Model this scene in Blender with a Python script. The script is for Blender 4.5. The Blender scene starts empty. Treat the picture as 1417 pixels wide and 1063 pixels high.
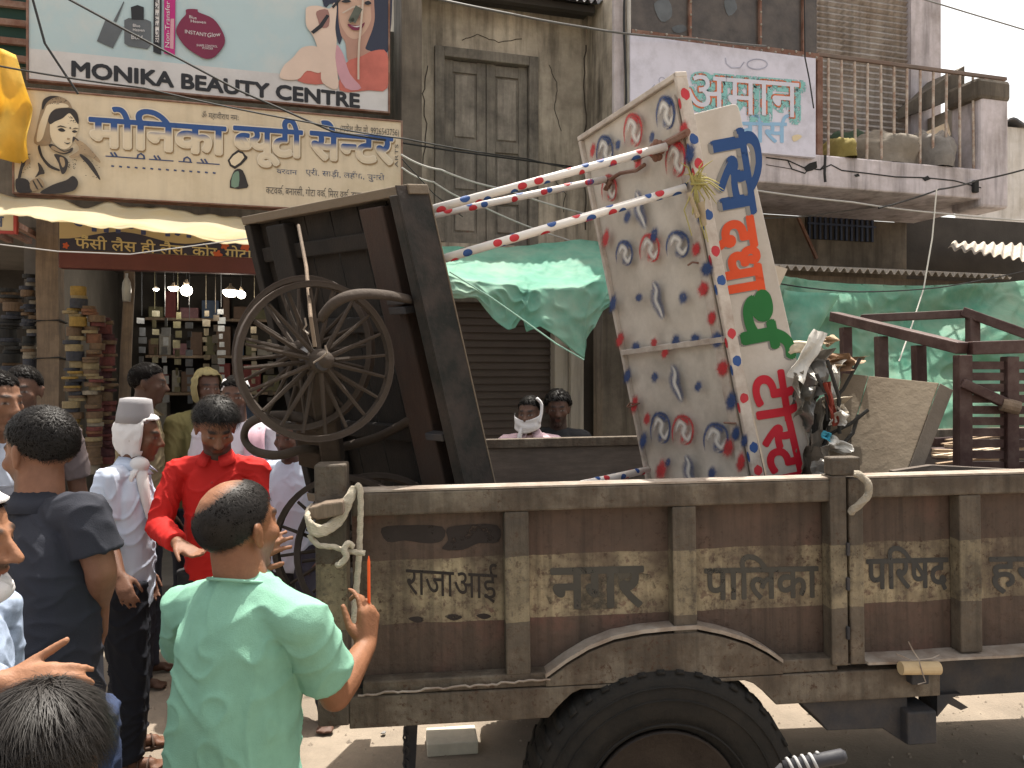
import bpy, bmesh, math, random
import numpy as np
from mathutils import Vector as V, Matrix as MT, noise
R = math.radians
random.seed(7)
scene = bpy.context.scene
col = scene.collection

# ------------------------------------------------------------------ camera
F_PX, CX, CY, CAM_Z = 1080.0, 708.5, 515.0, 1.8
cam_d = bpy.data.cameras.new('camera'); cam = bpy.data.objects.new('camera', cam_d); col.objects.link(cam)
cam_d.sensor_width = 36.0; cam_d.lens = F_PX / 1417 * 36.0
cam_d.shift_y = -(531.5 - CY) / 1417
cam_d.clip_start = 0.05; cam_d.clip_end = 800
cam.location = (0, 0, CAM_Z); cam.rotation_euler = (R(90), 0, 0)
scene.camera = cam
# ------------------------------------------------------------------ light
SUN_EL, SUN_AZ = 72.0, 14.0          # azimuth from +Y towards +X
sd = V((math.sin(R(SUN_AZ)) * math.cos(R(SUN_EL)), math.cos(R(SUN_AZ)) * math.cos(R(SUN_EL)), math.sin(R(SUN_EL))))
sun_d = bpy.data.lights.new('sun', 'SUN'); sun_d.energy = 4.2; sun_d.angle = R(0.5); sun_d.color = (1, .95, .86)
sun = bpy.data.objects.new('sun', sun_d); col.objects.link(sun)
sun.rotation_euler = sd.to_track_quat('Z', 'Y').to_euler(); sun.location = (0, 0, 30)
world = bpy.data.worlds.new('World'); scene.world = world; world.use_nodes = True
wn = world.node_tree; bg = wn.nodes['Background']
sky = wn.nodes.new('ShaderNodeTexSky'); sky.sky_type = 'NISHITA'; sky.sun_disc = False
sky.sun_elevation = R(SUN_EL); sky.sun_rotation = R(SUN_AZ); sky.dust_density = 4.0; sky.air_density = 1.2; sky.ozone_density = 1.0
hs = wn.nodes.new('ShaderNodeHueSaturation'); hs.inputs['Saturation'].default_value = .5       # hazy, whitish midday sky
tint = wn.nodes.new('ShaderNodeMix'); tint.data_type = 'RGBA'; tint.blend_type = 'MULTIPLY'; tint.inputs[0].default_value = 1; tint.inputs[7].default_value = (1.08, 1.0, .88, 1)
wn.links.new(sky.outputs[0], hs.inputs['Color']); wn.links.new(hs.outputs[0], tint.inputs[6]); wn.links.new(tint.outputs[2], bg.inputs[0]); bg.inputs[1].default_value = 0.145
scene.view_settings.view_transform = 'Standard'; scene.view_settings.look = 'None'
scene.view_settings.exposure = 1.15; scene.view_settings.gamma = 1.0
try:
    scene.cycles.max_bounces = 6; scene.cycles.diffuse_bounces = 4; scene.cycles.transparent_max_bounces = 12
except Exception:
    pass

# ------------------------------------------------------------------ projection helpers
def P(px, py, d):
    return V(((px - CX) * d / F_PX, d, CAM_Z - (py - CY) * d / F_PX))
class Frame:
    """a real-world local frame: x along, y away from the street, z up"""
    def __init__(s, o, yaw=0, pitch=0, roll=0):
        s.m = MT.Translation(V(o)) @ MT.Rotation(R(yaw), 4, 'Z') @ MT.Rotation(R(-pitch), 4, 'Y') @ MT.Rotation(R(roll), 4, 'X')
        s.i = s.m.inverted(); s.yaw = yaw
    def at(s, px, py, off=0.0):
        o = s.i @ V((0, 0, CAM_Z)); d = (s.i.to_3x3() @ V(((px - CX) / F_PX, 1, -(py - CY) / F_PX)))
        t = (off - o.y) / d.y
        return o + d * t
    def w(s, x, y, z): return s.m @ V((x, y, z))

# ------------------------------------------------------------------ objects
ROOTM = {}
def tag(o, label=None, cat=None, group=None, kind=None):
    if label: o['label'] = label
    if cat: o['category'] = cat
    if group: o['group'] = group
    if kind: o['kind'] = kind
    return o
def thing(name, label, cat, loc=(0, 0, 0), rotz=0, group=None, mtx=None):
    o = bpy.data.objects.new(name, None); col.objects.link(o)
    m = mtx if mtx is not None else MT.Translation(V(loc)) @ MT.Rotation(rotz, 4, 'Z')
    o.matrix_world = m; o.empty_display_size = .1
    ROOTM[o.name] = m.copy()
    return tag(o, label, cat, group)
def link_mesh(name, vs, fs, mats, root=None, smooth=False, bevel=0, mis=None, colors=None):
    """vs in world coordinates"""
    me = bpy.data.meshes.new(name)
    if root is not None:
        rm = ROOTM[root.name]; inv = rm.inverted()
        vs = [inv @ V(p) for p in vs]; loc = None
    else:
        a = np.array([tuple(p) for p in vs]); lo, hi = a.min(0), a.max(0)
        loc = V(((lo[0] + hi[0]) / 2, (lo[1] + hi[1]) / 2, lo[2])); vs = [V(p) - loc for p in vs]
    me.from_pydata([tuple(p) for p in vs], [], fs)
    for m in (mats if isinstance(mats, (list, tuple)) else [mats]): me.materials.append(m)
    if mis: me.polygons.foreach_set('material_index', mis)
    if smooth: me.polygons.foreach_set('use_smooth', [True] * len(me.polygons))
    if colors is not None:
        ca = me.color_attributes.new('Col', 'FLOAT_COLOR', 'POINT')
        ca.data.foreach_set('color', np.asarray(colors, dtype=np.float32).ravel())
    me.update()
    o = bpy.data.objects.new(name, me); col.objects.link(o)
    if root is not None:
        o.parent = root; ROOTM[o.name] = ROOTM[root.name]
    else:
        o.location = loc; ROOTM[o.name] = MT.Translation(loc)
    if bevel:
        b = o.modifiers.new('bevel', 'BEVEL'); b.width = bevel; b.segments = 2; b.limit_method = 'ANGLE'; b.angle_limit = R(40)
    return o
def basis(d):
    d = V(d).normalized(); a = V((0, 0, 1)) if abs(d.z) < .9 else V((1, 0, 0))
    x = d.cross(a).normalized(); return x, d.cross(x).normalized(), d
class MB:
    def __init__(s, m=None): s.v, s.f, s.mi, s.m, s.c = [], [], [], m, 0
    def pt(s, p):
        p = V(p); return s.m @ p if s.m else p
    def add(s, vs, fs):
        n = len(s.v); s.v += [s.pt(p) for p in vs]; s.f += [tuple(i + n for i in f) for f in fs]; s.mi += [s.c] * len(fs); return s
    def hexa(s, p):      # bottom 4, top 4
        return s.add(p, [(3, 2, 1, 0), (4, 5, 6, 7), (0, 1, 5, 4), (1, 2, 6, 5), (2, 3, 7, 6), (3, 0, 4, 7)])
    def box(s, x0, x1, y0, y1, z0, z1):
        return s.hexa([(x0, y0, z0), (x1, y0, z0), (x1, y1, z0), (x0, y1, z0), (x0, y0, z1), (x1, y0, z1), (x1, y1, z1), (x0, y1, z1)])
    def beam(s, a, b, w, h, up=(0, 0, 1)):
        a, b = V(a), V(b); d = (b - a).normalized(); u = V(up); u = V((0, 1, 0)) if abs(d.dot(u)) > .98 else u; x = d.cross(u).normalized(); u = x.cross(d)
        x *= w / 2; u *= h / 2
        return s.hexa([a - x - u, a + x - u, b + x - u, b - x - u, a - x + u, a + x + u, b + x + u, b - x + u])
    def prism(s, poly, vec):
        n = len(poly); vec = V(vec); a = [V(p) for p in poly]
        fs = [tuple(range(n)), tuple(range(2 * n - 1, n - 1, -1))] + [((i + 1) % n, i, n + i, n + (i + 1) % n) for i in range(n)]
        return s.add(a + [p + vec for p in a], fs)
    def poly(s, pts): return s.add(pts, [tuple(range(len(pts)))])
    def tube(s, path, r, n=8, cap=True, flat=1.0, closed=False):
        path = [V(p) for p in path]; k = len(path); rs = r if isinstance(r, (list, tuple)) else [r] * k
        vs = []; x = None
        for i, p in enumerate(path):
            if closed: d = path[(i + 1) % k] - path[i - 1]
            else: d = path[min(i + 1, k - 1)] - path[max(i - 1, 0)]
            if d.length < 1e-9: d = V((0, 0, 1))
            d.normalize()
            if x is None: x = basis(d)[0]
            x = (x - d * x.dot(d)); x = x.normalized() if x.length > 1e-6 else basis(d)[0]
            y = d.cross(x)
            for j in range(n):
                t = 2 * math.pi * j / n
                vs.append(p + x * (math.cos(t) * rs[i]) + y * (math.sin(t) * rs[i] * flat))
        fs = []
        for i in range(k if closed else k - 1):
            q = (i + 1) % k
            for j in range(n):
                fs.append((i * n + j, i * n + (j + 1) % n, q * n + (j + 1) % n, q * n + j))
        if cap and not closed:
            fs += [tuple(range(n - 1, -1, -1)), tuple(range((k - 1) * n, k * n))]
        return s.add(vs, fs)
    def capsule(s, a, b, r0, r1, n=12, h=4):
        a, b = V(a), V(b); d = b - a
        d = d.normalized() if d.length > 1e-6 else V((0, 0, 1))
        path, rs = [], []
        for i in range(h + 1):
            t = math.pi / 2 * i / h
            path.append(a - d * (math.cos(t) * r0)); rs.append(max(math.sin(t) * r0, r0 * .05))
        for i in range(h + 1):
            t = math.pi / 2 * i / h
            path.append(b + d * (math.sin(t) * r1)); rs.append(max(math.cos(t) * r1, r1 * .05))
        return s.tube(path, rs, n)
    def lathe(s, prof, n, o, ax, closed=False, x0=None):
        x, y, d = basis(ax); o = V(o); vs = []
        if x0 is not None: x = V(x0).normalized(); y = d.cross(x)
        for (r, z) in prof:
            for j in range(n):
                t = 2 * math.pi * j / n; vs.append(o + d * z + x * (r * math.cos(t)) + y * (r * math.sin(t)))
        k = len(prof); fs = []
        for i in range(k if closed else k - 1):
            q = (i + 1) % k
            for j in range(n): fs.append((i * n + j, i * n + (j + 1) % n, q * n + (j + 1) % n, q * n + j))
        if not closed: fs += [tuple(range(n - 1, -1, -1)), tuple(range((k - 1) * n, k * n))]
        return s.add(vs, fs)
    def ellip(s, c, r, rot=None, n=16, h=10):
        c = V(c); r = r if isinstance(r, (list, tuple)) else (r, r, r); vs = []
        for i in range(h + 1):
            a = -math.pi / 2 + math.pi * i / h; ca = max(math.cos(a), .02)
            for j in range(n):
                t = 2 * math.pi * j / n
                q = V((r[0] * ca * math.cos(t), r[1] * ca * math.sin(t), r[2] * math.sin(a)))
                vs.append(c + (rot @ q if rot else q))
        fs = [(i * n + j, i * n + (j + 1) % n, (i + 1) * n + (j + 1) % n, (i + 1) * n + j) for i in range(h) for j in range(n)]
        fs += [tuple(range(n - 1, -1, -1)), tuple(range(h * n, (h + 1) * n))]
        return s.add(vs, fs)
    def grid(s, nu, nv, fn, thick=0.0, tdir=None):
        vs = [V(fn(i / nu, j / nv)) for j in range(nv + 1) for i in range(nu + 1)]
        w = nu + 1
        fs = [(j * w + i, j * w + i + 1, (j + 1) * w + i + 1, (j + 1) * w + i) for j in range(nv) for i in range(nu)]
        if not thick: return s.add(vs, fs)
        n = len(vs); td = V(tdir or (0, 1, 0)) * thick
        vs2 = [p + td for p in vs]; fs2 = [tuple(n + q for q in reversed(f)) for f in fs]
        rim = [j for j in range(w)] + [w * (j + 1) + nu for j in range(nv)] + [w * nv + i for i in range(nu - 1, -1, -1)] + [w * j for j in range(nv - 1, 0, -1)]
        k = len(rim); fr = [(rim[(i + 1) % k], rim[i], rim[i] + n, rim[(i + 1) % k] + n) for i in range(k)]
        return s.add(vs + vs2, fs + fs2 + fr)
    def build(s, name, mats, root=None, smooth=False, bevel=0, colors=None):
        return link_mesh(name, s.v, s.f, mats, root, smooth, bevel, s.mi if isinstance(mats, (list, tuple)) else None, colors)
def spline(pts, n=6, closed=True):
    out = []; k = len(pts); pts = [V(p) if len(p) == 3 else V((p[0], p[1], 0)) for p in pts]
    for i in range(k if closed else k - 1):
        g = (lambda q: pts[q % k]) if closed else (lambda q: pts[max(0, min(k - 1, q))])
        p0, p1, p2, p3 = g(i - 1), g(i), g(i + 1), g(i + 2)
        for j in range(n):
            t = j / n
            out.append(.5 * ((2 * p1) + (p2 - p0) * t + (2 * p0 - 5 * p1 + 4 * p2 - p3) * t * t + (3 * p1 - p0 - 3 * p2 + p3) * t ** 3))
    if not closed: out.append(pts[-1])
    return out
def sag(a, b, s, n=16):
    a, b = V(a), V(b)
    return [a.lerp(b, i / n) - V((0, 0, s * 4 * (i / n) * (1 - i / n))) for i in range(n + 1)]

# ------------------------------------------------------------------ materials
def srgb(r, g, b):
    f = lambda c: c / 12.92 if c <= .04045 else ((c + .055) / 1.055) ** 2.4
    return (f(r / 255), f(g / 255), f(b / 255), 1)
class NT:
    def __init__(s, m): s.t = m.node_tree
    def n(s, typ, **kw):
        x = s.t.nodes.new('ShaderNode' + typ)
        for k, v in kw.items():
            if k.startswith('i_'):
                x.inputs[int(k[2:]) if k[2:].isdigit() else k[2:].replace('_', ' ')].default_value = v
            else: setattr(x, k, v)
        return x
    def l(s, a, b): s.t.links.new(a, b)
def mix(nt, fac, a, b, blend='MIX'):
    m = nt.n('Mix', data_type='RGBA', blend_type=blend)
    for k, v in ((0, fac), (6, a), (7, b)):
        if hasattr(v, 'is_linked') or hasattr(v, 'links'): nt.l(v, m.inputs[k])
        else: m.inputs[k].default_value = v
    return m.outputs[2]
def noise_fac(nt, co, scale, lo, hi, detail=6, rough=.6, stretch=None, w=None):
    if stretch:
        mp = nt.n('Mapping'); mp.inputs['Scale'].default_value = stretch; nt.l(co, mp.inputs[0]); co = mp.outputs[0]
    n = nt.n('TexNoise'); n.inputs['Scale'].default_value = scale; n.inputs['Detail'].default_value = detail; n.inputs['Roughness'].default_value = rough
    nt.l(co, n.inputs['Vector'])
    r = nt.n('MapRange'); r.inputs[1].default_value = lo; r.inputs[2].default_value = hi
    nt.l(n.outputs[0], r.inputs[0]); return r.outputs[0]
def mat(name, c, rough=.8, var=.25, scale=3.0, bump=.15, bscale=40.0, metal=0.0, dirt=None, damt=.5, dscale=2.0, streak=None, c2=None, c2lo=.45, c2hi=.6, c2scale=4.0, trans=0.0, alpha_wear=None, valpha=None, coat=0, spec=.3, vcol=False, stretch=None, band=None, speck=None):
    m = bpy.data.materials.new(name); m.use_nodes = True; nt = NT(m); b = m.node_tree.nodes['Principled BSDF']
    c = c if len(c) == 4 else (*c, 1)
    tc = nt.n('TexCoord'); co = tc.outputs['Object']
    if vcol:
        a = nt.n('VertexColor', layer_name='Col'); cur = a.outputs[0]
    else:
        rgb = nt.n('RGB'); rgb.outputs[0].default_value = c; cur = rgb.outputs[0]
    if c2 is not None:
        cur = mix(nt, noise_fac(nt, co, c2scale, c2lo, c2hi, stretch=stretch), cur, c2 if len(c2) == 4 else (*c2, 1))
    if band is not None:                     # painted stripe between two heights (object coordinates) with ragged edges
        z0, z1, bc, wear = band
        sp = nt.n('SeparateXYZ'); nt.l(co, sp.inputs[0])
        nz = nt.n('TexNoise'); nz.inputs['Scale'].default_value = 9; nz.inputs['Detail'].default_value = 5; nt.l(co, nz.inputs['Vector'])
        ad = nt.n('MathX' if False else 'Math', operation='MULTIPLY_ADD'); nt.l(nz.outputs[0], ad.inputs[0]); ad.inputs[1].default_value = .02; nt.l(sp.outputs[2], ad.inputs[2])
        g1 = nt.n('Math', operation='GREATER_THAN'); nt.l(ad.outputs[0], g1.inputs[0]); g1.inputs[1].default_value = z0 + .01
        g2 = nt.n('Math', operation='LESS_THAN'); nt.l(ad.outputs[0], g2.inputs[0]); g2.inputs[1].default_value = z1 + .01
        mu = nt.n('Math', operation='MULTIPLY'); nt.l(g1.outputs[0], mu.inputs[0]); nt.l(g2.outputs[0], mu.inputs[1])
        wf = noise_fac(nt, co, 45, wear - .03, wear + .07, 8, .7); wf2 = noise_fac(nt, co, 5, .36, .56, 4, .6)
        m2 = nt.n('Math', operation='MULTIPLY'); nt.l(wf, m2.inputs[0]); nt.l(wf2, m2.inputs[1])
        m4 = nt.n('Math', operation='MULTIPLY_ADD'); nt.l(m2.outputs[0], m4.inputs[0]); m4.inputs[1].default_value = .75; m4.inputs[2].default_value = .2
        m3 = nt.n('Math', operation='MULTIPLY'); nt.l(mu.outputs[0], m3.inputs[0]); nt.l(m4.outputs[0], m3.inputs[1])
        cur = mix(nt, m3.outputs[0], cur, bc)
    if var:
        v = nt.n('TexNoise'); v.inputs['Scale'].default_value = scale; v.inputs['Detail'].default_value = 8; v.inputs['Roughness'].default_value = .65
        if stretch:
            mp = nt.n('Mapping'); mp.inputs['Scale'].default_value = stretch; nt.l(co, mp.inputs[0]); nt.l(mp.outputs[0], v.inputs['Vector'])
        else: nt.l(co, v.inputs['Vector'])
        rp = nt.n('MapRange'); rp.inputs[1].default_value = .25; rp.inputs[2].default_value = .75
        rp.inputs[3].default_value = 1 - var; rp.inputs[4].default_value = 1 + var; nt.l(v.outputs[0], rp.inputs[0])
        cm = nt.n('CombineColor'); [nt.l(rp.outputs[0], cm.inputs[k]) for k in range(3)]
        cur = mix(nt, 1.0, cur, cm.outputs[0], 'MULTIPLY')
    if dirt is not None:
        dc = dirt if len(dirt) == 4 else (*dirt, 1)
        f = noise_fac(nt, co, dscale, .58 - damt * .35, .85 - damt * .2, 9, .7)
        cur = mix(nt, f, cur, dc)
    if streak is not None:
        sc_, amt = streak
        f = noise_fac(nt, co, sc_[2], .46, .70, 6, .6, stretch=(sc_[0], sc_[0], sc_[1]))
        ml = nt.n('Math', operation='MULTIPLY'); nt.l(f, ml.inputs[0]); ml.inputs[1].default_value = amt
        cur = mix(nt, ml.outputs[0], cur, (.02, .016, .012, 1))
    if speck is not None:                    # small chips, rust spots and pits
        f = noise_fac(nt, co, speck[0], speck[1], speck[2], 4, .75); f2 = noise_fac(nt, co, 3.1, .35, .6, 4, .6)
        ml = nt.n('Math', operation='MULTIPLY'); nt.l(f, ml.inputs[0]); nt.l(f2, ml.inputs[1])
        cur = mix(nt, ml.outputs[0], cur, (*speck[3], 1))
    nt.l(cur, b.inputs['Base Color'])
    b.inputs['Roughness'].default_value = rough; b.inputs['Metallic'].default_value = metal
    b.inputs['Specular IOR Level'].default_value = spec
    if coat: b.inputs['Coat Weight'].default_value = coat
    if bump:
        bn = nt.n('TexNoise'); bn.inputs['Scale'].default_value = bscale; bn.inputs['Detail'].default_value = 6; bn.inputs['Roughness'].default_value = .6
        if stretch:
            mp = nt.n('Mapping'); mp.inputs['Scale'].default_value = stretch; nt.l(co, mp.inputs[0]); nt.l(mp.outputs[0], bn.inputs['Vector'])
        else: nt.l(co, bn.inputs['Vector'])
        bp = nt.n('Bump'); bp.inputs['Strength'].default_value = bump; bp.inputs['Distance'].default_value = .01
        nt.l(bn.outputs[0], bp.inputs['Height']); nt.l(bp.outputs[0], b.inputs['Normal'])
    out = m.node_tree.nodes['Material Output']; sh = b.outputs[0]
    if trans:
        tr = nt.n('BsdfTranslucent'); nt.l(cur, tr.inputs[0])
        mx = nt.n('MixShader'); mx.inputs[0].default_value = trans; nt.l(sh, mx.inputs[1]); nt.l(tr.outputs[0], mx.inputs[2]); sh = mx.outputs[0]
    if alpha_wear:
        sc_, lo, hi = alpha_wear
        f = noise_fac(nt, co, sc_, lo, hi, 7, .7)
        tp = nt.n('BsdfTransparent'); mx = nt.n('MixShader'); nt.l(f, mx.inputs[0]); nt.l(tp.outputs[0], mx.inputs[1]); nt.l(sh, mx.inputs[2]); sh = mx.outputs[0]
    if valpha:
        a = nt.n('VertexColor', layer_name='Col'); sp_ = nt.n('SeparateColor'); nt.l(a.outputs[0], sp_.inputs[0]); f = noise_fac(nt, co, valpha[0], .25, .75, 5, .7)
        ml = nt.n('Math', operation='MULTIPLY_ADD'); nt.l(f, ml.inputs[0]); ml.inputs[1].default_value = valpha[1]; ml.inputs[2].default_value = 1 - valpha[1] * .5
        m2 = nt.n('Math', operation='MULTIPLY', use_clamp=True); nt.l(ml.outputs[0], m2.inputs[0]); nt.l(sp_.outputs[0], m2.inputs[1])
        tp = nt.n('BsdfTransparent'); mx = nt.n('MixShader'); nt.l(m2.outputs[0], mx.inputs[0]); nt.l(tp.outputs[0], mx.inputs[1]); nt.l(sh, mx.inputs[2]); sh = mx.outputs[0]
    nt.l(sh, out.inputs[0])
    return m
def emit(name, c, s):
    m = bpy.data.materials.new(name); m.use_nodes = True; b = m.node_tree.nodes['Principled BSDF']
    b.inputs['Base Color'].default_value = (*c[:3], 1); b.inputs['Emission Color'].default_value = (*c[:3], 1); b.inputs['Emission Strength'].default_value = s
    return m
def plain(name, c, rough=.7, **k): return mat(name, c, rough, var=k.pop('var', .12), bump=k.pop('bump', .05), **k)

# ------------------------------------------------------------------ lettering
_tc = {}
def _geo(body, bold):
    k = (body, bold)
    if k in _tc: return _tc[k]
    cu = bpy.data.curves.new('lettering', 'FONT'); cu.body = body; cu.size = 1.0; cu.offset = bold; cu.resolution_u = 3
    o = bpy.data.objects.new('lettering', cu); col.objects.link(o)
    dg = bpy.context.evaluated_depsgraph_get(); ev = o.evaluated_get(dg); me = ev.to_mesh()
    vs = [(v.co.x, v.co.y) for v in me.vertices]; fs = [tuple(p.vertices) for p in me.polygons]
    ev.to_mesh_clear(); bpy.data.objects.remove(o); bpy.data.curves.remove(cu)
    _tc[k] = (vs, fs); return _tc[k]
def _ext(body):
    vs, _ = _geo(body, 0.0); return (min(p[0] for p in vs), max(p[0] for p in vs)) if vs else (0, 0)
def _adv(body): return _ext(body + 'I')[1] - _ext('I')[1]
def lettering(text, bold=0.0):
    """visual-order Devanagari or Latin; '~' after a consonant = half form, '^' = reph on the glyph before"""
    runs, cur = [], ''
    for ch in text:
        if ch == '~':
            if len(cur) > 1: runs.append(('r', cur[:-1]))
            runs.append(('h', cur[-1])); cur = ''
        elif ch == '^':
            runs.append(('r', cur)); runs.append(('p', '')); cur = ''
        else: cur += ch
    if cur: runs.append(('r', cur))
    V2, F2, x = [], [], 0.0
    for kind, s in runs:
        if kind == 'p':
            vs, fs = _geo('े', bold)
            if vs:
                mx = max(p[0] for p in vs); n = len(V2)
                V2 += [(x - .03 - (p[0] - mx) - .12, p[1]) for p in vs]; F2 += [tuple(i + n for i in reversed(f)) for f in fs]
            continue
        vs, fs = _geo(s, bold)
        if kind == 'h':
            lo, hi = _ext(s); cut = lo + (hi - lo) * .66
            bm = bmesh.new(); bv = [bm.verts.new((p[0], p[1], 0)) for p in vs]
            for f in fs:
                try: bm.faces.new([bv[i] for i in f])
                except Exception: pass
            bmesh.ops.bisect_plane(bm, geom=bm.verts[:] + bm.edges[:] + bm.faces[:], plane_co=(cut, 0, 0), plane_no=(1, 0, 0), clear_outer=True)
            bm.verts.index_update(); vs = [(v.co.x, v.co.y) for v in bm.verts]; fs = [tuple(v.index for v in f.verts) for f in bm.faces]; bm.free()
            n = len(V2); V2 += [(p[0] + x, p[1]) for p in vs]; F2 += [tuple(i + n for i in f) for f in fs]; x += cut
        else:
            n = len(V2); V2 += [(p[0] + x, p[1]) for p in vs]; F2 += [tuple(i + n for i in f) for f in fs]; x += _adv(s)
    return V2, F2, x
def text_on(mb, text, A, B, C, bold=0.0, cap=None):
    """A,B baseline ends, C = point above A at head-line height; all local 3D points"""
    fat = max(0.0, bold - .018); vs, fs, w = lettering(text, 0.0)
    if not vs: return
    lo = min(p[0] for p in vs); hi = max(p[0] for p in vs)
    if cap is None:
        g, _ = _geo('क' if ord(max(text)) > 0x900 else 'H', 0.0); cap = max(p[1] for p in g)
    A, B, C = V(A), V(B), V(C)
    nrm = (B - A).cross(C - A).normalized(); ey = (C - A) / cap; em = ey.length; exu = (B - A).normalized() * em
    if nrm.y > 0: nrm = -nrm
    if mb.m is not None and nrm.y == 0: pass
    sh = [(0, 0)] + ([(fat * math.cos(k * math.pi / 5), fat * math.sin(k * math.pi / 5)) for k in range(10)] if fat > 0 else [])
    for i, (dx, dy) in enumerate(sh):
        mb.add([A + (B - A) * ((p[0] - lo) / (hi - lo)) + (C - A) * (p[1] / cap) + exu * dx + ey * dy + nrm * (.00008 * i) for p in vs], fs)
def px_text(mb, fr, text, a, b, top, off, bold=0.0):
    """baseline from pixel a to pixel b on plane y=off of the frame; top = pixel height above a"""
    A, B = fr.at(*a, off), fr.at(*b, off); C = fr.at(a[0], a[1] - top, off)
    C = V((A.x, off, C.z)); text_on(mb, text, A, B, C, bold)
def px_poly(mb, fr, pts, off, n=0):
    if n: pts = [(p.x, p.y) for p in spline(pts, n)]
    mb.poly([fr.at(p[0], p[1], off) for p in pts])
def px_line(mb, fr, pts, off, r):
    """flat painted stroke"""
    q = [fr.at(p[0], p[1], off) for p in pts]; L, Rr = [], []
    for i, p in enumerate(q):
        d = q[min(i + 1, len(q) - 1)] - q[max(i - 1, 0)]; nrm = V((-d.z, 0, d.x)).normalized() * r
        L.append(p + nrm); Rr.append(p - nrm)
    n = len(q); mb.add(L + Rr, [(i, n + i, n + i + 1, i + 1) for i in range(n - 1)])
# ------------------------------------------------------------------ palette of the street
M = {}
M['ground'] = mat('dusty_road', (.22, .18, .14), .95, .3, 1.3, .5, 60, dirt=(.17, .14, .11), damt=.6, dscale=3, c2=(.27, .225, .175), c2scale=.6)
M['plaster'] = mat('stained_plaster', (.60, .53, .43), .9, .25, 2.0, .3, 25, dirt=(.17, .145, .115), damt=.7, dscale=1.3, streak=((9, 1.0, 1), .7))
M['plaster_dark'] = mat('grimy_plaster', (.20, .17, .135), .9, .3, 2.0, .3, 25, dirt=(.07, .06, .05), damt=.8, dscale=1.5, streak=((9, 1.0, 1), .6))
M['pale_wall'] = mat('pale_plaster', (.36, .325, .28), .9, .15, 2.0, .2, 25, dirt=(.3, .26, .2), damt=.5, dscale=2, streak=((10, 1, 1), .4))
M['lavender'] = mat('lavender_plaster', (.55, .505, .53), .9, .12, 2.0, .2, 30, dirt=(.28, .24, .22), damt=.55, dscale=2.2, streak=((10, 1, 1), .45))
M['lilac_board'] = mat('lilac_board', (.58, .57, .66), .6, .06, 3.0, .05, 30, dirt=(.36, .35, .40), damt=.3, dscale=4)
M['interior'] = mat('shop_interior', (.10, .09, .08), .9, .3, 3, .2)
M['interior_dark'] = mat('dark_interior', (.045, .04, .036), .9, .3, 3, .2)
M['old_wood'] = mat('old_grey_wood', (.24, .215, .18), .85, .3, 3.0, .35, 30, stretch=(12, 12, 1), dirt=(.06, .055, .05), damt=.6, dscale=3)
M['old_wood2'] = mat('old_grey_wood_panel', (.30, .27, .23), .85, .3, 3.0, .35, 30, stretch=(14, 14, 1.2), dirt=(.08, .07, .06), damt=.6, dscale=3)
M['post_wood'] = mat('weathered_post', (.21, .155, .11), .85, .35, 4.0, .5, 30, stretch=(10, 10, .8), dirt=(.07, .055, .045), damt=.6)
M['corr_dark'] = mat('dull_roof_sheet', (.12, .13, .15), .6, .25, 2, .1, metal=.3, dirt=(.09, .06, .04), damt=.5)
M['corr_pale'] = mat('asbestos_sheet', (.42, .38, .33), .85, .25, 3, .2, dirt=(.22, .18, .14), damt=.6)
M['shutter'] = mat('grey_shutter', (.41, .375, .35), .65, .15, 3, .05, metal=.1, dirt=(.2, .15, .11), damt=.5, streak=((14, 1, 1), .5))
M['rust'] = mat('rusty_paint', (.17, .085, .06), .8, .35, 6, .3, 50, dirt=(.28, .2, .16), damt=.4, dscale=8)
M['rail_bar'] = mat('pale_rail_paint', (.48, .43, .37), .7, .2, 8, .15, dirt=(.2, .08, .04), damt=.6, dscale=14)
M['brown_shutter'] = mat('brown_shutter', (.062, .045, .036), .7, .25, 3, .1, dirt=(.06, .045, .035), damt=.5)
M['blue_grille'] = mat('blue_grille_paint', (.035, .05, .09), .6, .3, 6, .1)
M['white_house'] = mat('white_house_wall', (.66, .63, .60), .9, .1, 2, .1, dirt=(.4, .36, .3), damt=.4, streak=((8, 1, 1), .3))
M['tarp'] = mat('green_tarp', (.17, .43, .32), .7, .22, 5, .8, 10, dirt=(.36, .47, .37), damt=.5, dscale=2.4, trans=.38)
M['tarp_dark'] = mat('deep_green_tarp', (.085, .29, .195), .6, .25, 3, .8, 9, dirt=(.27, .38, .27), damt=.7, dscale=1.8, trans=.35)
M['awning'] = mat('cream_awning', (.76, .69, .52), .75, .10, 4, .3, 20, dirt=(.66, .54, .28), damt=.35, trans=.65)
M['yellow_tarp'] = mat('yellow_tarp', (.85, .62, .14), .65, .15, 4, .3, 15, trans=.6)
M['black_cable'] = mat('black_cable', (.02, .02, .02), .6, .1, 5, 0)
M['pale_cable'] = mat('pale_cable', (.40, .39, .37), .6, .1, 5, 0)
M['pvc'] = mat('white_pipe', (.5, .49, .47), .5, .15, 5, 0, dirt=(.25, .22, .18), damt=.5)
M['black'] = mat('sooty_black', (.02, .02, .02), .8, .2, 5, .1)

# ------------------------------------------------------------------ ground
g = MB(); 
g.grid(60, 60, lambda u, v: (-60 + 120 * u, -20 + 140 * v, 0))
tag(g.build('ground', M['ground']), kind='structure')
far = MB(); far.grid(8, 8, lambda u, v: (-400 + 800 * u, -200 + 800 * v, -.02)); tag(far.build('far_ground', M['ground']), kind='structure')

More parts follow.
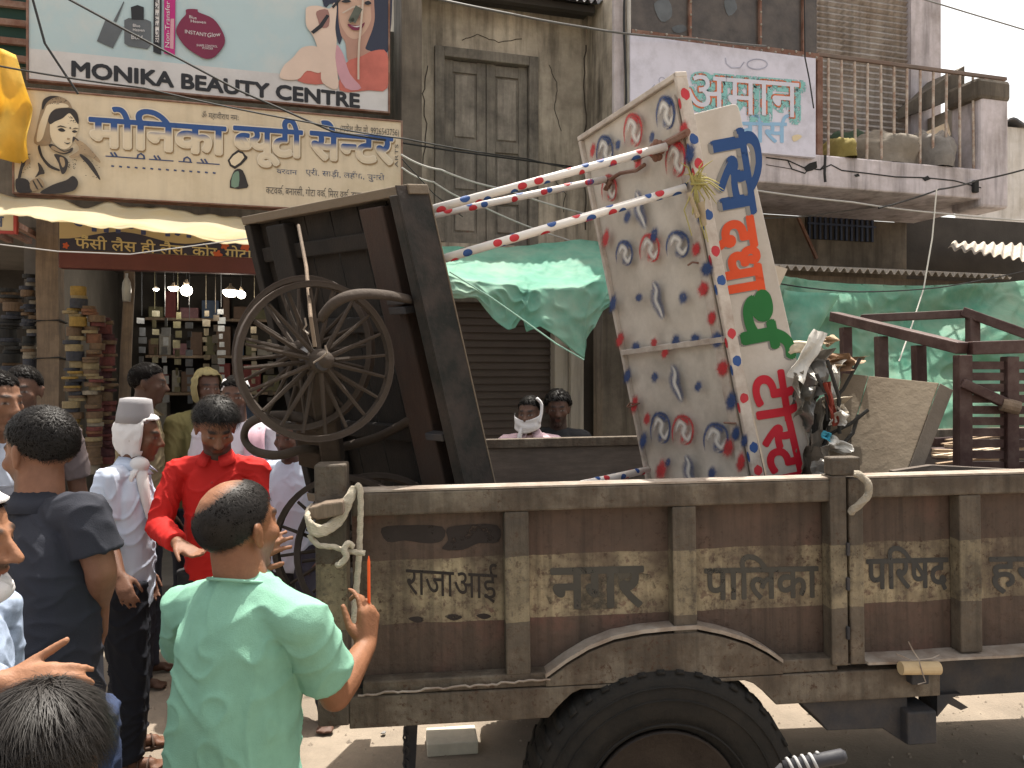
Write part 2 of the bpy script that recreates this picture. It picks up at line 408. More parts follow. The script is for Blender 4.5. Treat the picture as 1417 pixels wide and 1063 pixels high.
FA = Frame((0, 7.3, 0), 16)
def fz(px, py, off): return FA.at(px, py, off).z
def fx(px, off, py=300): return FA.at(px, py, off).x
def fbox(mb, px0, py0, px1, py1, off, depth, fr=None):
    fr = fr or FA
    x0 = fr.at(px0, (py0 + py1) / 2, off).x; x1 = fr.at(px1, (py0 + py1) / 2, off).x
    c = (px0 + px1) / 2; zt = fr.at(c, py0, off).z; zb = fr.at(c, py1, off).z
    mb.box(x0, x1, off, off + depth, zb, zt); return x0, x1, zb, zt
def fmb(): return MB(FA.m)
def fthing(name, label, cat, px, off, group=None):
    return thing(name, label, cat, mtx=FA.m @ MT.Translation((fx(px, off), off, 0)), group=group)

# ------------------------------------------------------------------ left shop building
xL = fx(-260, 0); xA = fx(545, 0)           # shop spans to here
shop = fthing('shop_building', 'lace shop with a dark open front under two big signboards', 'shop', 280, 0)
b = fmb()
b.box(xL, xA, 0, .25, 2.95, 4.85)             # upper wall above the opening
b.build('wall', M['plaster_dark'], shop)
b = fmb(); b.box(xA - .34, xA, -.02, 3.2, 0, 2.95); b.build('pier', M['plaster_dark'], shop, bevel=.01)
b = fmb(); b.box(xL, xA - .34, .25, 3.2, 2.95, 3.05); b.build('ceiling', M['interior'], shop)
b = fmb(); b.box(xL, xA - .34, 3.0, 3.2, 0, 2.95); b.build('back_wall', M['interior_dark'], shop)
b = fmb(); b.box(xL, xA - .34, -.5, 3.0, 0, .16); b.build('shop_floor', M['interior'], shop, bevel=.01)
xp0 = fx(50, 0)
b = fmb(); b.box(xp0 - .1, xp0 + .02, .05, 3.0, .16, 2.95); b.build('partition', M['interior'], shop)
# shelves of goods inside
b = fmb()
for k in range(5): b.box(fx(200, 2.4), fx(420, 2.4), 2.45, 2.95, .7 + k * .42, .73 + k * .42)
b.build('shelf', M['post_wood'], shop)
goods = [mat('goods_%s' % n, c, .7, .3, 20, .1) for n, c in (('pale', (.16, .15, .135)), ('blue', (.04, .06, .10)), ('brown', (.08, .05, .035)), ('red', (.10, .02, .02)), ('olive', (.08, .075, .04)), ('pink', (.14, .07, .08)))]
random.seed(3)
for k in range(5):
    x = fx(203, 2.4); xe = fx(418, 2.4)
    while x < xe - .1:
        w = random.uniform(.07, .2); h = random.uniform(.1, .34)
        b = fmb(); b.box(x, x + w, 2.5, 2.8, .732 + k * .42, .732 + k * .42 + h)
        o = b.build('carton', random.choice(goods), None, bevel=.008)
        tag(o, 'small boxed goods crowded on the dark shelves inside the lace shop', 'box', 'boxed goods on the shop shelves')
        x += w + random.uniform(.005, .05)
# hanging strips of goods inside the shop (chains of sachets catching light)
strip_m = [mat('sachet_%d' % i, c, .35, .3, 30, .2, spec=.6) for i, c in enumerate([(.16, .165, .17), (.11, .10, .06), (.06, .065, .075), (.12, .10, .07), (.05, .04, .03)])]
for i, (px, y0, y1, off) in enumerate([(228, 440, 560, 1.1), (246, 432, 548, 1.3), (262, 446, 560, .9), (285, 430, 540, 1.2), (298, 436, 560, 1.0), (306, 428, 530, 1.5), (214, 430, 545, 1.4), (196, 440, 560, 1.2), (352, 452, 560, 1.1), (374, 470, 560, 1.2)]):
    b = fmb(); p0 = FA.at(px, y0, off); p1 = FA.at(px, y1, off); n = 9
    for k in range(n):
        z = p0.z + (p1.z - p0.z) * k / n; h = (p0.z - p1.z) / n * random.uniform(.55, .9); w = random.uniform(.018, .042); a = random.uniform(-.9, .9)
        dx, dy = math.cos(a) * w, math.sin(a) * w; x = p0.x + random.uniform(-.012, .012)
        b.hexa([(x - dx, off - dy, z - h), (x + dx, off + dy, z - h), (x + dx, off + dy + .012, z - h), (x - dx, off - dy + .012, z - h), (x - dx, off - dy, z), (x + dx, off + dy, z), (x + dx, off + dy + .012, z), (x - dx, off - dy + .012, z)])
    b.tube([(p0.x, off + .006, p0.z + .02), (p0.x, off + .006, 2.94)], .003, 5)
    tag(b.build('sachet_strip', strip_m[i % 5]), 'hanging strip of shiny sachets inside the lace shop', 'goods strip', 'sachet strips hanging in the shop')
# bulbs that are switched on
bulb_m = emit('lit_bulb', (1.0, .93, .8), 9.0); cap_m = plain('lamp_cap', (.25, .2, .15), .4)
bl = [('small far bulb, dimmest and leftmost in the shop', 216, 400, .028, 1.9, 'dome'), ('lit half dome lamp left of the round globe', 240, 398, .05, 1.2, 'dome'), ('lit round globe bulb beside the half dome lamp', 258, 402, .055, 1.15, 'globe'), ('lit striped dome lamp nearest the cart wheels', 319, 403, .075, .95, 'dome'), ('small lit bulb touching the striped dome lamp', 334, 408, .04, 1.1, 'globe')]
for lab, px, py, r, off, kind in bl:
    c = FA.at(px, py, off); w = FA.m @ c
    t = thing('hanging_lamp', lab, 'lamp', (w.x, w.y, w.z - r), group='lit lamps hanging in the shop')
    b = MB()
    if kind == 'dome': b.lathe([(.002, -r * .75), (r * .5, -r * .68), (r * .85, -r * .4), (r, 0), (r * .96, .004)], 18, w, (0, 0, 1))
    else: b.ellip(w, (r, r, r * .95), None, 18, 12)
    b.build('bulb', bulb_m, t, smooth=True)
    b = MB(); top = r * .95 if kind != 'dome' else 0
    b.lathe([(r * .9 if kind == 'dome' else r * .4, top), (r * .5, top + r * .45), (.012, top + r * .7), (.012, top + r)], 14, w, (0, 0, 1)); b.build('cap', cap_m, t, smooth=True)
    b = MB(); b.tube([w + V((0, 0, top + r * .9)), V((w.x, w.y, 2.95))], .004, 5); b.build('flex', M['black_cable'], t)
    ld = bpy.data.lights.new('bulb_light', 'POINT'); ld.energy = 2.2 * (r / .05) ** 2; ld.color = (1, .9, .75); ld.shadow_soft_size = r
    lo = bpy.data.objects.new('bulb_light', ld); col.objects.link(lo); lo.parent = t; lo.location = (0, -.05, -r * .6)

# ------------------------------------------------------------------ signboards on the left shop
def board(name, label, px0, px1, yt, yb, off, th, face, frame=None, fw=.018):
    """yt,yb: pixel heights at the horizontal middle"""
    t = fthing(name, label, 'signboard', (px0 + px1) / 2, off)
    x0 = FA.at(px0, (yt + yb) / 2, off).x; x1 = FA.at(px1, (yt + yb) / 2, off).x; c = (px0 + px1) / 2
    zt, zb = FA.at(c, yt, off).z, FA.at(c, yb, off).z
    b = fmb(); b.box(x0, x1, off, off + th, zb, zt); b.build('panel', face, t)
    if frame:
        b = fmb(); 
        b.box(x0 - fw, x0, off - .012, off + th, zb - fw, zt + fw); b.box(x1, x1 + fw, off - .012, off + th, zb - fw, zt + fw)
        b.box(x0, x1, off - .012, off + th, zt, zt + fw); b.box(x0, x1, off - .012, off + th, zb - fw, zb)
        b.build('frame', frame, t, bevel=.003)
    b = fmb()
    for k in (.15, .5, .85):
        x = x0 + (x1 - x0) * k; b.box(x - .02, x + .02, off + th + .002, .0, (zt + zb) / 2 - .02, (zt + zb) / 2 + .02)
    b.build('bracket', M['rust'], t)
    return t, (x0, x1, zb, zt)
def decal(mb, name, m, t): return mb.build(name, m, t)

S1 = -.50
m_s1 = mat('pale_blue_flex', (.39, .50, .53), .45, .05, 2, .03, dirt=(.50, .53, .52), damt=.3, dscale=3)
m_s1w = mat('white_flex', (.56, .545, .54), .45, .06, 2, .03, dirt=(.45, .43, .42), damt=.4, dscale=3)
t, (x0, x1, zb, zt) = board('shop_sign', 'pale blue beauty centre signboard with cosmetics and a smiling woman, above the cream board', 40, 537, -58, 132, S1, .05, m_s1, M['rust'], .016)
s = S1 - .003
b = fmb(); zband = FA.at(286, 92, S1).z; b.box(x0 + .002, x1 - .002, s, s + .002, zb + .002, zband); b.build('white_band', m_s1w, t)
ink = plain('sign_black', (.022, .022, .026), .5); s -= .003
b = fmb(); px_text(b, FA, 'MONIKA BEAUTY CENTRE', (100, 105), (497, 149), 20, s, .062); b.build('lettering', ink, t)
grey = plain('print_grey', (.10, .11, .12), .4, var=.3); pink = plain('print_magenta', (.42, .02, .17), .4); mar = plain('print_maroon', (.17, .02, .055), .4); pale = plain('print_white', (.6, .58, .58), .5); pinkw = plain('print_pale_pink', (.55, .3, .35), .5)
sk = [plain('print_skin_%d' % i, c, .5, var=.1) for i, c in enumerate([(.60, .47, .39), (.50, .33, .25), (.38, .22, .17), (.28, .15, .13)])]
cloth = plain('print_coral', (.46, .13, .10), .5, var=.3); cloth2 = plain('print_pink_cloth', (.50, .27, .31), .5); hairm = plain('print_hair', (.03, .035, .06), .5)
def shapes(root, name, items, off0):
    for i, (m, pts, n) in enumerate(items):
        bb = fmb(); px_poly(bb, FA, pts, off0 - .0012 * i, n); bb.build(name, m, root)
# cosmetics
shapes(t, 'printed_cosmetics', [
    (grey, [(146, 27), (171, 38), (156, 67), (134, 57)], 0), (grey, [(157, 29), (171, 2), (172, 3), (161, 31)], 0),
    (grey, [(172, 28), (178, 25), (202, 27), (209, 30), (209, 62), (204, 68), (178, 64), (172, 60)], 0), (ink, [(181, 10), (190, 7), (199, 10), (199, 28), (182, 27)], 0),
    (ink, [(213, -30), (224, -30), (223, 76), (212, 72)], 0), (pale, [(215, -28), (221, -28), (220, 60), (215, 58)], 0), (pink, [(227, -30), (243, -30), (242, 78), (227, 74)], 0), (pinkw, [(236, 26), (241, 26), (240, 68), (235, 67)], 0),
    (mar, [(258, 13), (273, 13), (275, 17), (295, 26), (308, 44), (311, 60), (300, 76), (291, 81), (280, 80), (258, 66), (246, 50), (244, 40), (250, 28), (257, 20)], 4)], s)
s2 = s - .014
b = fmb(); px_text(b, FA, 'INSTANT', (256, 46), (286, 51), 5, s2, .01); px_text(b, FA, 'Glow', (287, 52), (305, 50), 6, s2); px_text(b, FA, 'Blue', (262, 25), (272, 27), 4, s2); px_text(b, FA, 'Heaven', (264, 31), (285, 33), 4, s2)
px_text(b, FA, 'Blue', (184, 37), (194, 38), 4, s2); px_text(b, FA, 'Heaven', (184, 43), (200, 44), 4, s2); px_text(b, FA, 'Bold', (182, 54), (197, 55), 6, s2, .02)
px_text(b, FA, 'SHAPE CONTROL', (272, 64), (301, 66), 3, s2); px_text(b, FA, 'POWDER', (280, 68), (295, 69), 3, s2)
A = FA.at(219.5, 60, s2); Bq = FA.at(219.5, -20, s2); Cq = A + V((-.028, 0, 0)); 
b.build('small_lettering', pale, t)
b = fmb(); text_on(b, 'BIG EYE KAJAL', A, Bq, Cq); b.build('small_lettering', ink, t)
b = fmb(); A = FA.at(234.3, 66, s2); Bq = FA.at(234.8, 2, s2); text_on(b, 'Non-Transfer', A, Bq, A + V((-.03, 0, 0)), .01); b.build('small_lettering', pale, t)
# printed woman (a generic smiling face with raised hand)
shapes(t, 'printed_woman', [
    (hairm, [(447, -56), (536, -56), (537, 70), (515, 74), (492, 62), (478, 40), (470, 62), (464, 40), (460, 5), (448, 8)], 3),
    (sk[2], [(474, -56), (510, -56), (518, 10), (517, 35), (508, 60), (506, 68), (515, 74), (500, 95), (482, 85), (478, 60), (471, 45), (468, 10)], 4),
    (sk[1], [(470, -56), (506, -56), (513, 12), (512, 32), (500, 50), (488, 54), (477, 44), (469, 20)], 4),
    (cloth, [(470, 125), (478, 88), (500, 78), (518, 70), (536, 74), (536, 122), (510, 125)], 3),
    (cloth, [(412, 112), (425, 95), (447, 92), (448, 116)], 3),
    (cloth2, [(465, 62), (475, 75), (484, 102), (500, 122), (478, 122), (464, 90)], 3),
    (sk[0], [(425, 10), (440, 8), (456, 12), (462, 4), (466, 10), (464, 38), (466, 58), (464, 80), (468, 122), (446, 114), (444, 90), (438, 62), (432, 48), (424, 36), (423, 20)], 4),
    (sk[0], [(388, 108), (392, 92), (405, 80), (418, 66), (436, 64), (444, 72), (444, 100), (425, 98), (412, 110)], 4),
    (sk[3], [(438, 16), (454, 14), (455, 36), (444, 38), (440, 28)], 3),
    (ink, [(430, 44), (442, 34), (452, 20), (456, 22), (446, 38), (434, 47)], 0), (ink, [(459, 9), (470, -2), (472, 0), (461, 12)], 0),
    (mar, [(481, 33), (489, 35), (498, 35), (505, 31), (500, 40), (490, 42), (484, 38)], 3), (pale, [(485, 35), (492, 36.5), (501, 34.5), (494, 38)], 3),
    (ink, [(472, 2), (480, -1), (486, 2), (479, 4)], 3), (ink, [(504, 4), (510, 1), (514, 5), (508, 7)], 3),
    (sk[3], [(489, 20), (496, 14), (498, 24), (490, 27)], 3)], s)
b = fmb(); px_line(b, FA, [(501, -54), (502, 4), (500, 30), (497, 60), (496, 85), (496, 110)], s - .025, .008); px_line(b, FA, [(474, 18), (488, 10), (499, 8)], s - .025, .005); b.build('torn_strip', plain('torn_flex', (.5, .42, .35), .8), t)
b = fmb(); px_line(b, FA, [(487, 30), (492, 20), (497, 10)], s - .0255, .03); px_line(b, FA, [(483, 30), (490, 26)], s - .0255, .014); b.build('torn_patch', plain('grey_patch', (.11, .12, .1), .8, var=.5), t)

# cream board
S2 = -.90
m_s2 = mat('cream_board', (.60, .505, .37), .55, .06, 2, .04, 20, dirt=(.46, .37, .25), damt=.35, dscale=2.2, streak=((12, 1, 1), .12))
t, (x0, x1, zb, zt) = board('shop_sign', 'faded cream signboard with a bride drawing and half bleached blue Hindi lettering', 20, 555, 146, 281, S2, .10, m_s2, M['rust'], .012)
s = S2 - .004
zb_l = FA.at(290, 216, S2).z; zt_l = FA.at(290, 176, S2).z
def fade_mat(name, top, bot, z0, z1):
    m = mat(name, top, .6, .1, 5, 0); nt = NT(m); bs = m.node_tree.nodes['Principled BSDF']
    tc = nt.n('TexCoord'); sp = nt.n('SeparateXYZ'); nt.l(tc.outputs['Object'], sp.inputs[0]); nz = nt.n('TexNoise'); nz.inputs['Scale'].default_value = 12; nt.l(tc.outputs['Object'], nz.inputs[0])
    ad = nt.n('Math', operation='MULTIPLY_ADD'); nt.l(nz.outputs[0], ad.inputs[0]); ad.inputs[1].default_value = .03; nt.l(sp.outputs[2], ad.inputs[2])
    mr = nt.n('MapRange'); mr.inputs[1].default_value = z0; mr.inputs[2].default_value = z1; nt.l(ad.outputs[0], mr.inputs[0])
    nt.l(mix(nt, mr.outputs[0], bot, top), bs.inputs['Base Color']); return m
blue_fade = fade_mat('half_bleached_blue', srgb(48, 78, 132), (.60, .51, .38, 1), FA.at(290, 194, S2).z + .015, FA.at(290, 186, S2).z + .015)
outl = plain('letter_outline', (.66, .58, .46), .6, var=.05); shad = plain('letter_relief', (.27, .185, .10), .7)
HW = [('मोिनका', (124, 201), (312, 213), 38), ('ब~यूटी', (324, 211), (418, 217), 36), ('से', (430, 218), (470, 221), 36), ('न~टर', (471, 221), (543, 226), 36)]
for dx, dy, bold, off, m in ((1.0, 2.0, .075, s, shad), (0, 0, .070, s - .003, outl), (0, 0, .042, s - .006, blue_fade)):
    b = fmb()
    for w, a, c, h in HW: px_text(b, FA, w, (a[0] + dx, a[1] + dy), (c[0] + dx, c[1] + dy), h, off, bold)
    b.build('lettering', m, t)
nav = plain('small_navy', (.05, .07, .15), .6); dk = plain('small_dark', (.09, .085, .08), .6)
# bleached second line: only the tops of its letters are left
b = fmb()
for xa, xb in ((146, 200), (206, 240), (247, 266), (272, 304)):
    ya = 216 + (xa - 146) * .074; yb = 216 + (xb - 146) * .074; px_line(b, FA, [(xa, ya), (xb, yb)], s, .004)
for x_, k in ((157, 2), (195, 1), (217, 2), (259, 1), (282, 2)):
    y_ = 216 + (x_ - 146) * .074
    if k == 2:
        for q in (0, 5): px_line(b, FA, [(x_ - 4 + q, y_ - 6), (x_ + q, y_)], s, .006)
    else: px_line(b, FA, [(x_ - 5, y_), (x_ - 4, y_ - 5), (x_, y_ - 7), (x_ + 4, y_ - 4), (x_ + 5, y_ + 1)], s, .006)
for q in range(14):
    x_ = 154 + q * 10.8; y_ = 229 + (x_ - 146) * .068; px_line(b, FA, [(x_, y_), (x_ + 4, y_ + .8)], s, .006)
b.build('bleached_lettering', nav, t)
b = fmb(); px_text(b, FA, '(मुकेश जैन मो. 9926543756)', (471, 182), (552, 188), 8, s, .012); px_text(b, FA, 'ॐ महावीराय नमः', (279, 163), (330, 167), 7, s); b.build('small_lettering', dk, t)
b = fmb(); px_text(b, FA, 'वरदान', (383, 240), (411, 242), 6, s, .01); px_text(b, FA, 'एरी, साड़ी, लहँगा, चुनरी', (423, 242), (532, 250), 7, s, .01); b.build('small_lettering', mat('worn_small_navy', (.06, .09, .16), .6, .1, alpha_wear=(40, .40, .5)), t)
b = fmb(); px_text(b, FA, 'कटवक^, बनारसी, गोटा वक^, िमरर वक^, डायमण~ड वक^, मोती वक^', (368, 268), (556, 279), 9, s, .012); b.build('small_lettering', dk, t)
b = fmb(); A = FA.at(551, 232, s); B_ = FA.at(551, 200, s); text_on(b, 'ARTS', A, B_, A + V((-.025, 0, 0))); b.build('small_lettering', dk, t)
# bride drawing
bd = plain('bride_dark', (.035, .03, .03), .6, var=.4); bs_ = plain('bride_shade', (.30, .22, .14), .6, var=.3); bl_ = plain('bride_light', (.64, .54, .39), .6, var=.06)
Q = lambda pts: [(10 + x * .1506, 120 + y * .1506) for x, y in pts]
shapes(t, 'bride_drawing', [
    (bs_, Q([(310, 200), (330, 120), (400, 85), (480, 90), (560, 130), (600, 200), (650, 260), (640, 420), (560, 420), (420, 470), (380, 540), (250, 520), (270, 380)]), 4),
    (bl_, Q([(340, 230), (370, 170), (450, 150), (540, 160), (560, 190), (450, 200), (390, 260), (360, 350), (320, 480), (270, 500), (290, 360)]), 4),
    (bd, Q([(318, 190), (335, 120), (400, 85), (480, 95), (420, 105), (360, 150), (330, 210)]), 3),
    (bl_, Q([(395, 330), (420, 260), (560, 230), (640, 290), (655, 380), (620, 470), (570, 560), (500, 575), (430, 520), (395, 440)]), 4),
    (bd, Q([(395, 345), (375, 300), (420, 220), (540, 195), (620, 215), (655, 290), (650, 345), (600, 270), (565, 245), (510, 290), (440, 320)]), 4),
    (bd, Q([(465, 395), (500, 380), (535, 405), (500, 415)]), 3), (bd, Q([(595, 410), (620, 400), (645, 415), (615, 425)]), 3),
    (bd, Q([(455, 375), (490, 355), (550, 380), (490, 368)]), 2), (bd, Q([(595, 390), (625, 378), (655, 385), (625, 388)]), 2),
    (bd, Q([(520, 510), (550, 518), (580, 512), (555, 530)]), 3), (bd, Q([(570, 378), (580, 372), (588, 382), (578, 388)]), 2), (bs_, Q([(555, 470), (580, 480), (560, 490), (548, 482)]), 3),
    (bd, Q([(380, 540), (420, 530), (520, 590), (600, 560), (590, 600), (520, 620), (430, 590)]), 4),
    (bs_, Q([(400, 560), (430, 545), (520, 600), (580, 580), (520, 610), (430, 585)]), 3),
    (bd, Q([(300, 540), (330, 640), (400, 720), (480, 760), (470, 775), (380, 740), (310, 650), (280, 560)]), 3),
    (bd, Q([(170, 590), (190, 680), (150, 740), (120, 850), (95, 850), (130, 700)]), 4), (bs_, Q([(190, 640), (215, 690), (160, 750), (140, 810), (160, 720)]), 3),
    (bd, Q([(280, 700), (310, 720), (345, 795), (300, 810), (255, 835), (290, 770)]), 3),
    (bd, Q([(75, 860), (120, 840), (190, 860), (230, 960), (180, 975), (90, 965)]), 3),
    (bs_, Q([(210, 870), (300, 840), (340, 920), (230, 960)]), 3), (bd, Q([(268, 850), (280, 848), (330, 925), (318, 930)]), 0), (bd, Q([(230, 865), (240, 860), (285, 940), (273, 945)]), 0),
    (bd, Q([(300, 975), (420, 900), (540, 860), (600, 820), (640, 850), (650, 900), (600, 960), (440, 985)]), 3),
    (bs_, Q([(570, 640), (640, 600), (660, 560), (600, 480), (620, 460), (655, 490), (720, 530), (840, 660), (850, 700), (770, 650), (700, 620), (610, 660)]), 3),
    (bd, Q([(600, 470), (615, 460), (660, 495), (640, 495), (625, 480), (600, 520)]), 2),
    (bd, Q([(680, 620), (770, 690), (850, 830), (840, 850), (740, 720), (670, 640)]), 3),
    (bd, Q([(430, 620), (520, 640), (560, 690), (540, 780), (500, 800), (470, 700)]), 3), (bs_, Q([(480, 650), (520, 660), (530, 720), (505, 740)]), 3)], s)
rnd = random.Random(5); b = fmb()
for _ in range(130):
    x, y = rnd.choice([(rnd.uniform(680, 840), rnd.uniform(530, 700)), (rnd.uniform(380, 560), rnd.uniform(105, 160)), (rnd.uniform(560, 640), rnd.uniform(650, 760)), (rnd.uniform(130, 210), rnd.uniform(600, 800)), (rnd.uniform(720, 850), rnd.uniform(720, 840)), (rnd.uniform(560, 640), rnd.uniform(270, 340))])
    if 680 < x and y < 700 and y < 530 + (x - 680) * .62: continue
    r_ = rnd.uniform(3, 9); px_poly(b, FA, Q([(x - r_, y), (x, y - r_ * .6), (x + r_, y + r_ * .2), (x, y + r_ * .6)]), s - .05)
b.build('bride_ornament', bd, t)
# perfume bottle drawing
shapes(t, 'printed_bottle', [(bd, [(315, 222), (330, 207), (340, 215), (342, 220), (325, 234)], 2), (bl_, [(318, 222), (330, 211), (338, 218), (325, 230)], 2), (bd, [(322, 240), (328, 234), (336, 236), (342, 252), (342, 260), (318, 260)], 2), (plain('print_green', (.16, .24, .18), .6), [(322, 242), (328, 237), (331, 240), (330, 258), (320, 258)], 2)], s)

# navy fascia board below the awning
S3 = -.55
m_cr = mat('fascia_cream', (.44, .33, .16), .6, .1, 3, .05); m_nv = mat('fascia_navy', (.035, .032, .05), .6, .15, 4, .05); m_rd = mat('fascia_red_beam', (.10, .03, .026), .6, .2, 4, .1)
t, (x0, x1, zb, zt) = board('shop_sign', 'narrow navy and cream fascia board with yellow Hindi lettering under the awning', 82, 372, 300, 352, S3, .06, m_cr)
s = S3 - .003
b = fmb(); zm = FA.at(227, 330, S3).z; pts = [(x0 + .002, s, zb + .002), (x1 - .002, s, zb + .002)] + [(x1 - .002 + (x0 - x1 + .004) * k / 24, s, zm + .035 * math.sin(k / 24 * 11)) for k in range(25)]
b.poly(pts); b.build('navy_band', m_nv, t)
b = fmb(); px_text(b, FA, 'फैंसी लैस ही लैस, कोर, गोटा.', (104, 343), (352, 360), 13, s - .003, .03); b.build('lettering', plain('fascia_gold', (.50, .39, .17), .5), t)
b = fmb(); px_text(b, FA, 'मोिनका', (100, 318), (270, 329), 24, s - .003, .04); b.build('lettering', plain('fascia_blue', (.05, .06, .14), .5), t)
fl = plain('fascia_flower', (.45, .09, .03), .6)
for px, py, r_ in ((301, 353, 6), (91, 340, 4), (311, 340, 5), (340, 340, 7)):
    b = fmb(); px_poly(b, FA, [(px + r_ * (1 + .25 * math.cos(5 * a)) * math.cos(a), py + r_ * (1 + .25 * math.cos(5 * a)) * math.sin(a)) for a in [2 * math.pi * k / 30 for k in range(30)]], s - .005); b.build('flower', fl, t)
b = fmb(); b.box(x0, x1 + .1, S3 - .02, S3 + .08, zb - .13, zb - .003); b.build('beam', m_rd, t, bevel=.006)

# cream awning over the shop front
aw = MB()
def awn(u, v):
    px = -30 + u * 395 ; 
    a = FA.m @ FA.at(px, 268 + 34 * u, -.88); c = FA.m @ FA.at(px, 297 + 44 * u ** 1.3, -1.75)
    p = a.lerp(c, v); p.z += -.03 * math.sin(v * 3.1) + .007 * math.sin(u * 31 + v * 4) + .01 * math.sin(u * 13 - v * 7)
    if v < .1: p.z += .05 * noise.noise(V((u * 12, 0, 3)))
    if v > .9: p.z += .012 * noise.noise(V((u * 25, 1, 3)))
    return p
aw.grid(70, 14, awn, .004, (0, 0, -1))
tag(aw.build('awning', M['awning'], None, smooth=True), 'sunlit cream cloth awning stretched below the faded cream signboard', 'awning')
# yellow tarp and slatted screen at the far left
yt = MB()
yt.grid(16, 20, lambda u, v: FA.m @ (FA.at(-60 + u * (78 + 24 * min(1, v * 2)), 72 + v * 150, -1.0) + V((0, .05 * math.sin(u * 14 + v * 3) + .1 * noise.noise(V((u * 3, v * 3, 1))), 0))), .004, (0, 1, 0))
tag(yt.build('tarp', M['yellow_tarp'], None, smooth=True), 'bright yellow sunlit tarp hanging left of the signboards', 'tarp')
t = fthing('slatted_screen', 'dark green screen with reddish wooden slats at the upper left corner', 'screen', 10, -.3)
b = fmb(); fbox(b, -120, -120, 40, 84, -.3, .03); b.build('backing', plain('dark_green_mesh', (.02, .05, .04), .8), t)
b = fmb()
for y in (-30, 0, 26, 52, 76): fbox(b, -120, y - 6, 40, y + 3, -.345, .04)
b.build('slat', M['rust'], t, bevel=.004)
# neighbour's little sign + stall goods
t, _ = board('shop_sign', 'corner of a small cream and red framed sign at the left edge', -70, 19, 284, 318, -1.0, .03, plain('small_cream', (.5, .45, .33), .6), plain('small_red', (.3, .05, .05), .6), .02)
b = fmb(); px_text(b, FA, 'नाम', (-30, 312), (5, 314), 14, -1.004, .03); b.build('lettering', nav, t)

# wooden posts at the shop front
t = fthing('wooden_post', 'thick squared wooden post left of the hanging lace rolls', 'post', 66, -.45)
b = fmb(); x0 = fx(50, -.45); x1 = fx(81, -.45)
zz = [0, .5, 1.0, 1.5, 2.0, 2.5, 3.0]
for k in range(6):
    j0, j1 = .006 * math.sin(k * 2.1), .006 * math.sin((k + 1) * 2.1)
    b.hexa([(x0 + j0, -.45, zz[k]), (x1 + j0, -.45, zz[k]), (x1 + j0, -.28, zz[k]), (x0 + j0, -.28, zz[k]), (x0 + j1, -.45, zz[k + 1]), (x1 + j1, -.45, zz[k + 1]), (x1 + j1, -.28, zz[k + 1]), (x0 + j1, -.28, zz[k + 1])])
b.build('timber', M['post_wood'], t)
b = fmb()
for z in (1.9, 2.18):
    b.tube([(x0 - .012, -.462, z), (x1 + .012, -.462, z + .01), (x1 + .012, -.268, z), (x0 - .012, -.268, z - .01)], .007, 6, closed=True)
b.build('binding', M['black'], t)
t = fthing('wooden_post', 'thin crooked pole with a bottle tied on, right of the lace rolls', 'post', 174, -.3)
b = fmb(); x = fx(174, -.3); b.tube([(x + .02 * math.sin(z * 3), -.25, z) for z in (0, .5, 1, 1.5, 2, 2.5, 2.95)], [.055, .05, .05, .045, .042, .04, .04], 10); b.build('timber', M['post_wood'], t, smooth=True)
b = fmb(); z = fz(174, 400, -.3); b.lathe([(.03, -.1), (.035, 0), (.03, .05), (.012, .09), (.012, .12)], 12, (x + .01, -.32, z), (0, 0, 1)); b.build('bottle', plain('dusty_bottle', (.35, .35, .33), .3), t, smooth=True)
# columns of lace rolls
def lace(px, y0, y1, off, r, cols, label, seed):
    rn = random.Random(seed); t = fthing('lace_rolls', label, 'lace rolls', px, off, 'columns of lace rolls hanging at the shop front')
    x = fx(px, off); z = fz(px, y0, off); ze = max(fz(px, y1, off), .4)
    groups = {}
    while z > ze:
        h = rn.choice([.018, .022, .022, .03, .03, .05, .07]); c = rn.randrange(len(cols)); rr = r * rn.uniform(.92, 1.05); dx, dy = rn.uniform(-.005, .005), rn.uniform(-.005, .005)
        b = fmb(); z2 = z - h
        b.lathe([(.02, z2), (rr * .97, z2), (rr, z2 + h * .15), (rr, z - h * .15), (rr * .97, z - .0005), (.02, z - .0005)], 22, (x + dx, off + dy, 0), (rn.uniform(-.015, .015), rn.uniform(-.015, .015), 1))
        z = z2 - .0005; b.build('lace_roll', cols[c], t, smooth=False)
lm = [mat('lace_%s' % n, c, .8, .3, 40, .4, 90) for n, c in (('gold', (.20, .13, .035)), ('straw', (.19, .15, .085)), ('rust', (.13, .06, .035)), ('red', (.10, .03, .028)), ('white', (.19, .165, .13)), ('navy', (.03, .032, .042)), ('brown', (.10, .065, .04)), ('maroon', (.065, .025, .028)))]
lace(103, 396, 650, -.62, .058, [lm[0], lm[1], lm[0], lm[6], lm[1], lm[5]], 'mustard and straw column of lace rolls next to the thick post', 2)
lace(129, 424, 650, -.62, .055, [lm[2], lm[4], lm[6], lm[1], lm[3], lm[6]], 'red and white striped column of lace rolls right of the mustard one', 4)
lace(149, 440, 650, -.45, .055, [lm[7], lm[6], lm[7], lm[3]], 'dim maroon column of lace rolls, furthest right of the row', 8)
lace(44, 380, 520, -.3, .05, [lm[5], lm[6], M['black'], lm[4]], 'black and grey stack of rolls left of the thick post', 9)
lace(16, 400, 560, -.1, .08, [lm[5], M['black'], lm[6]], 'dark stack of rolls at the left edge of the shop', 12)

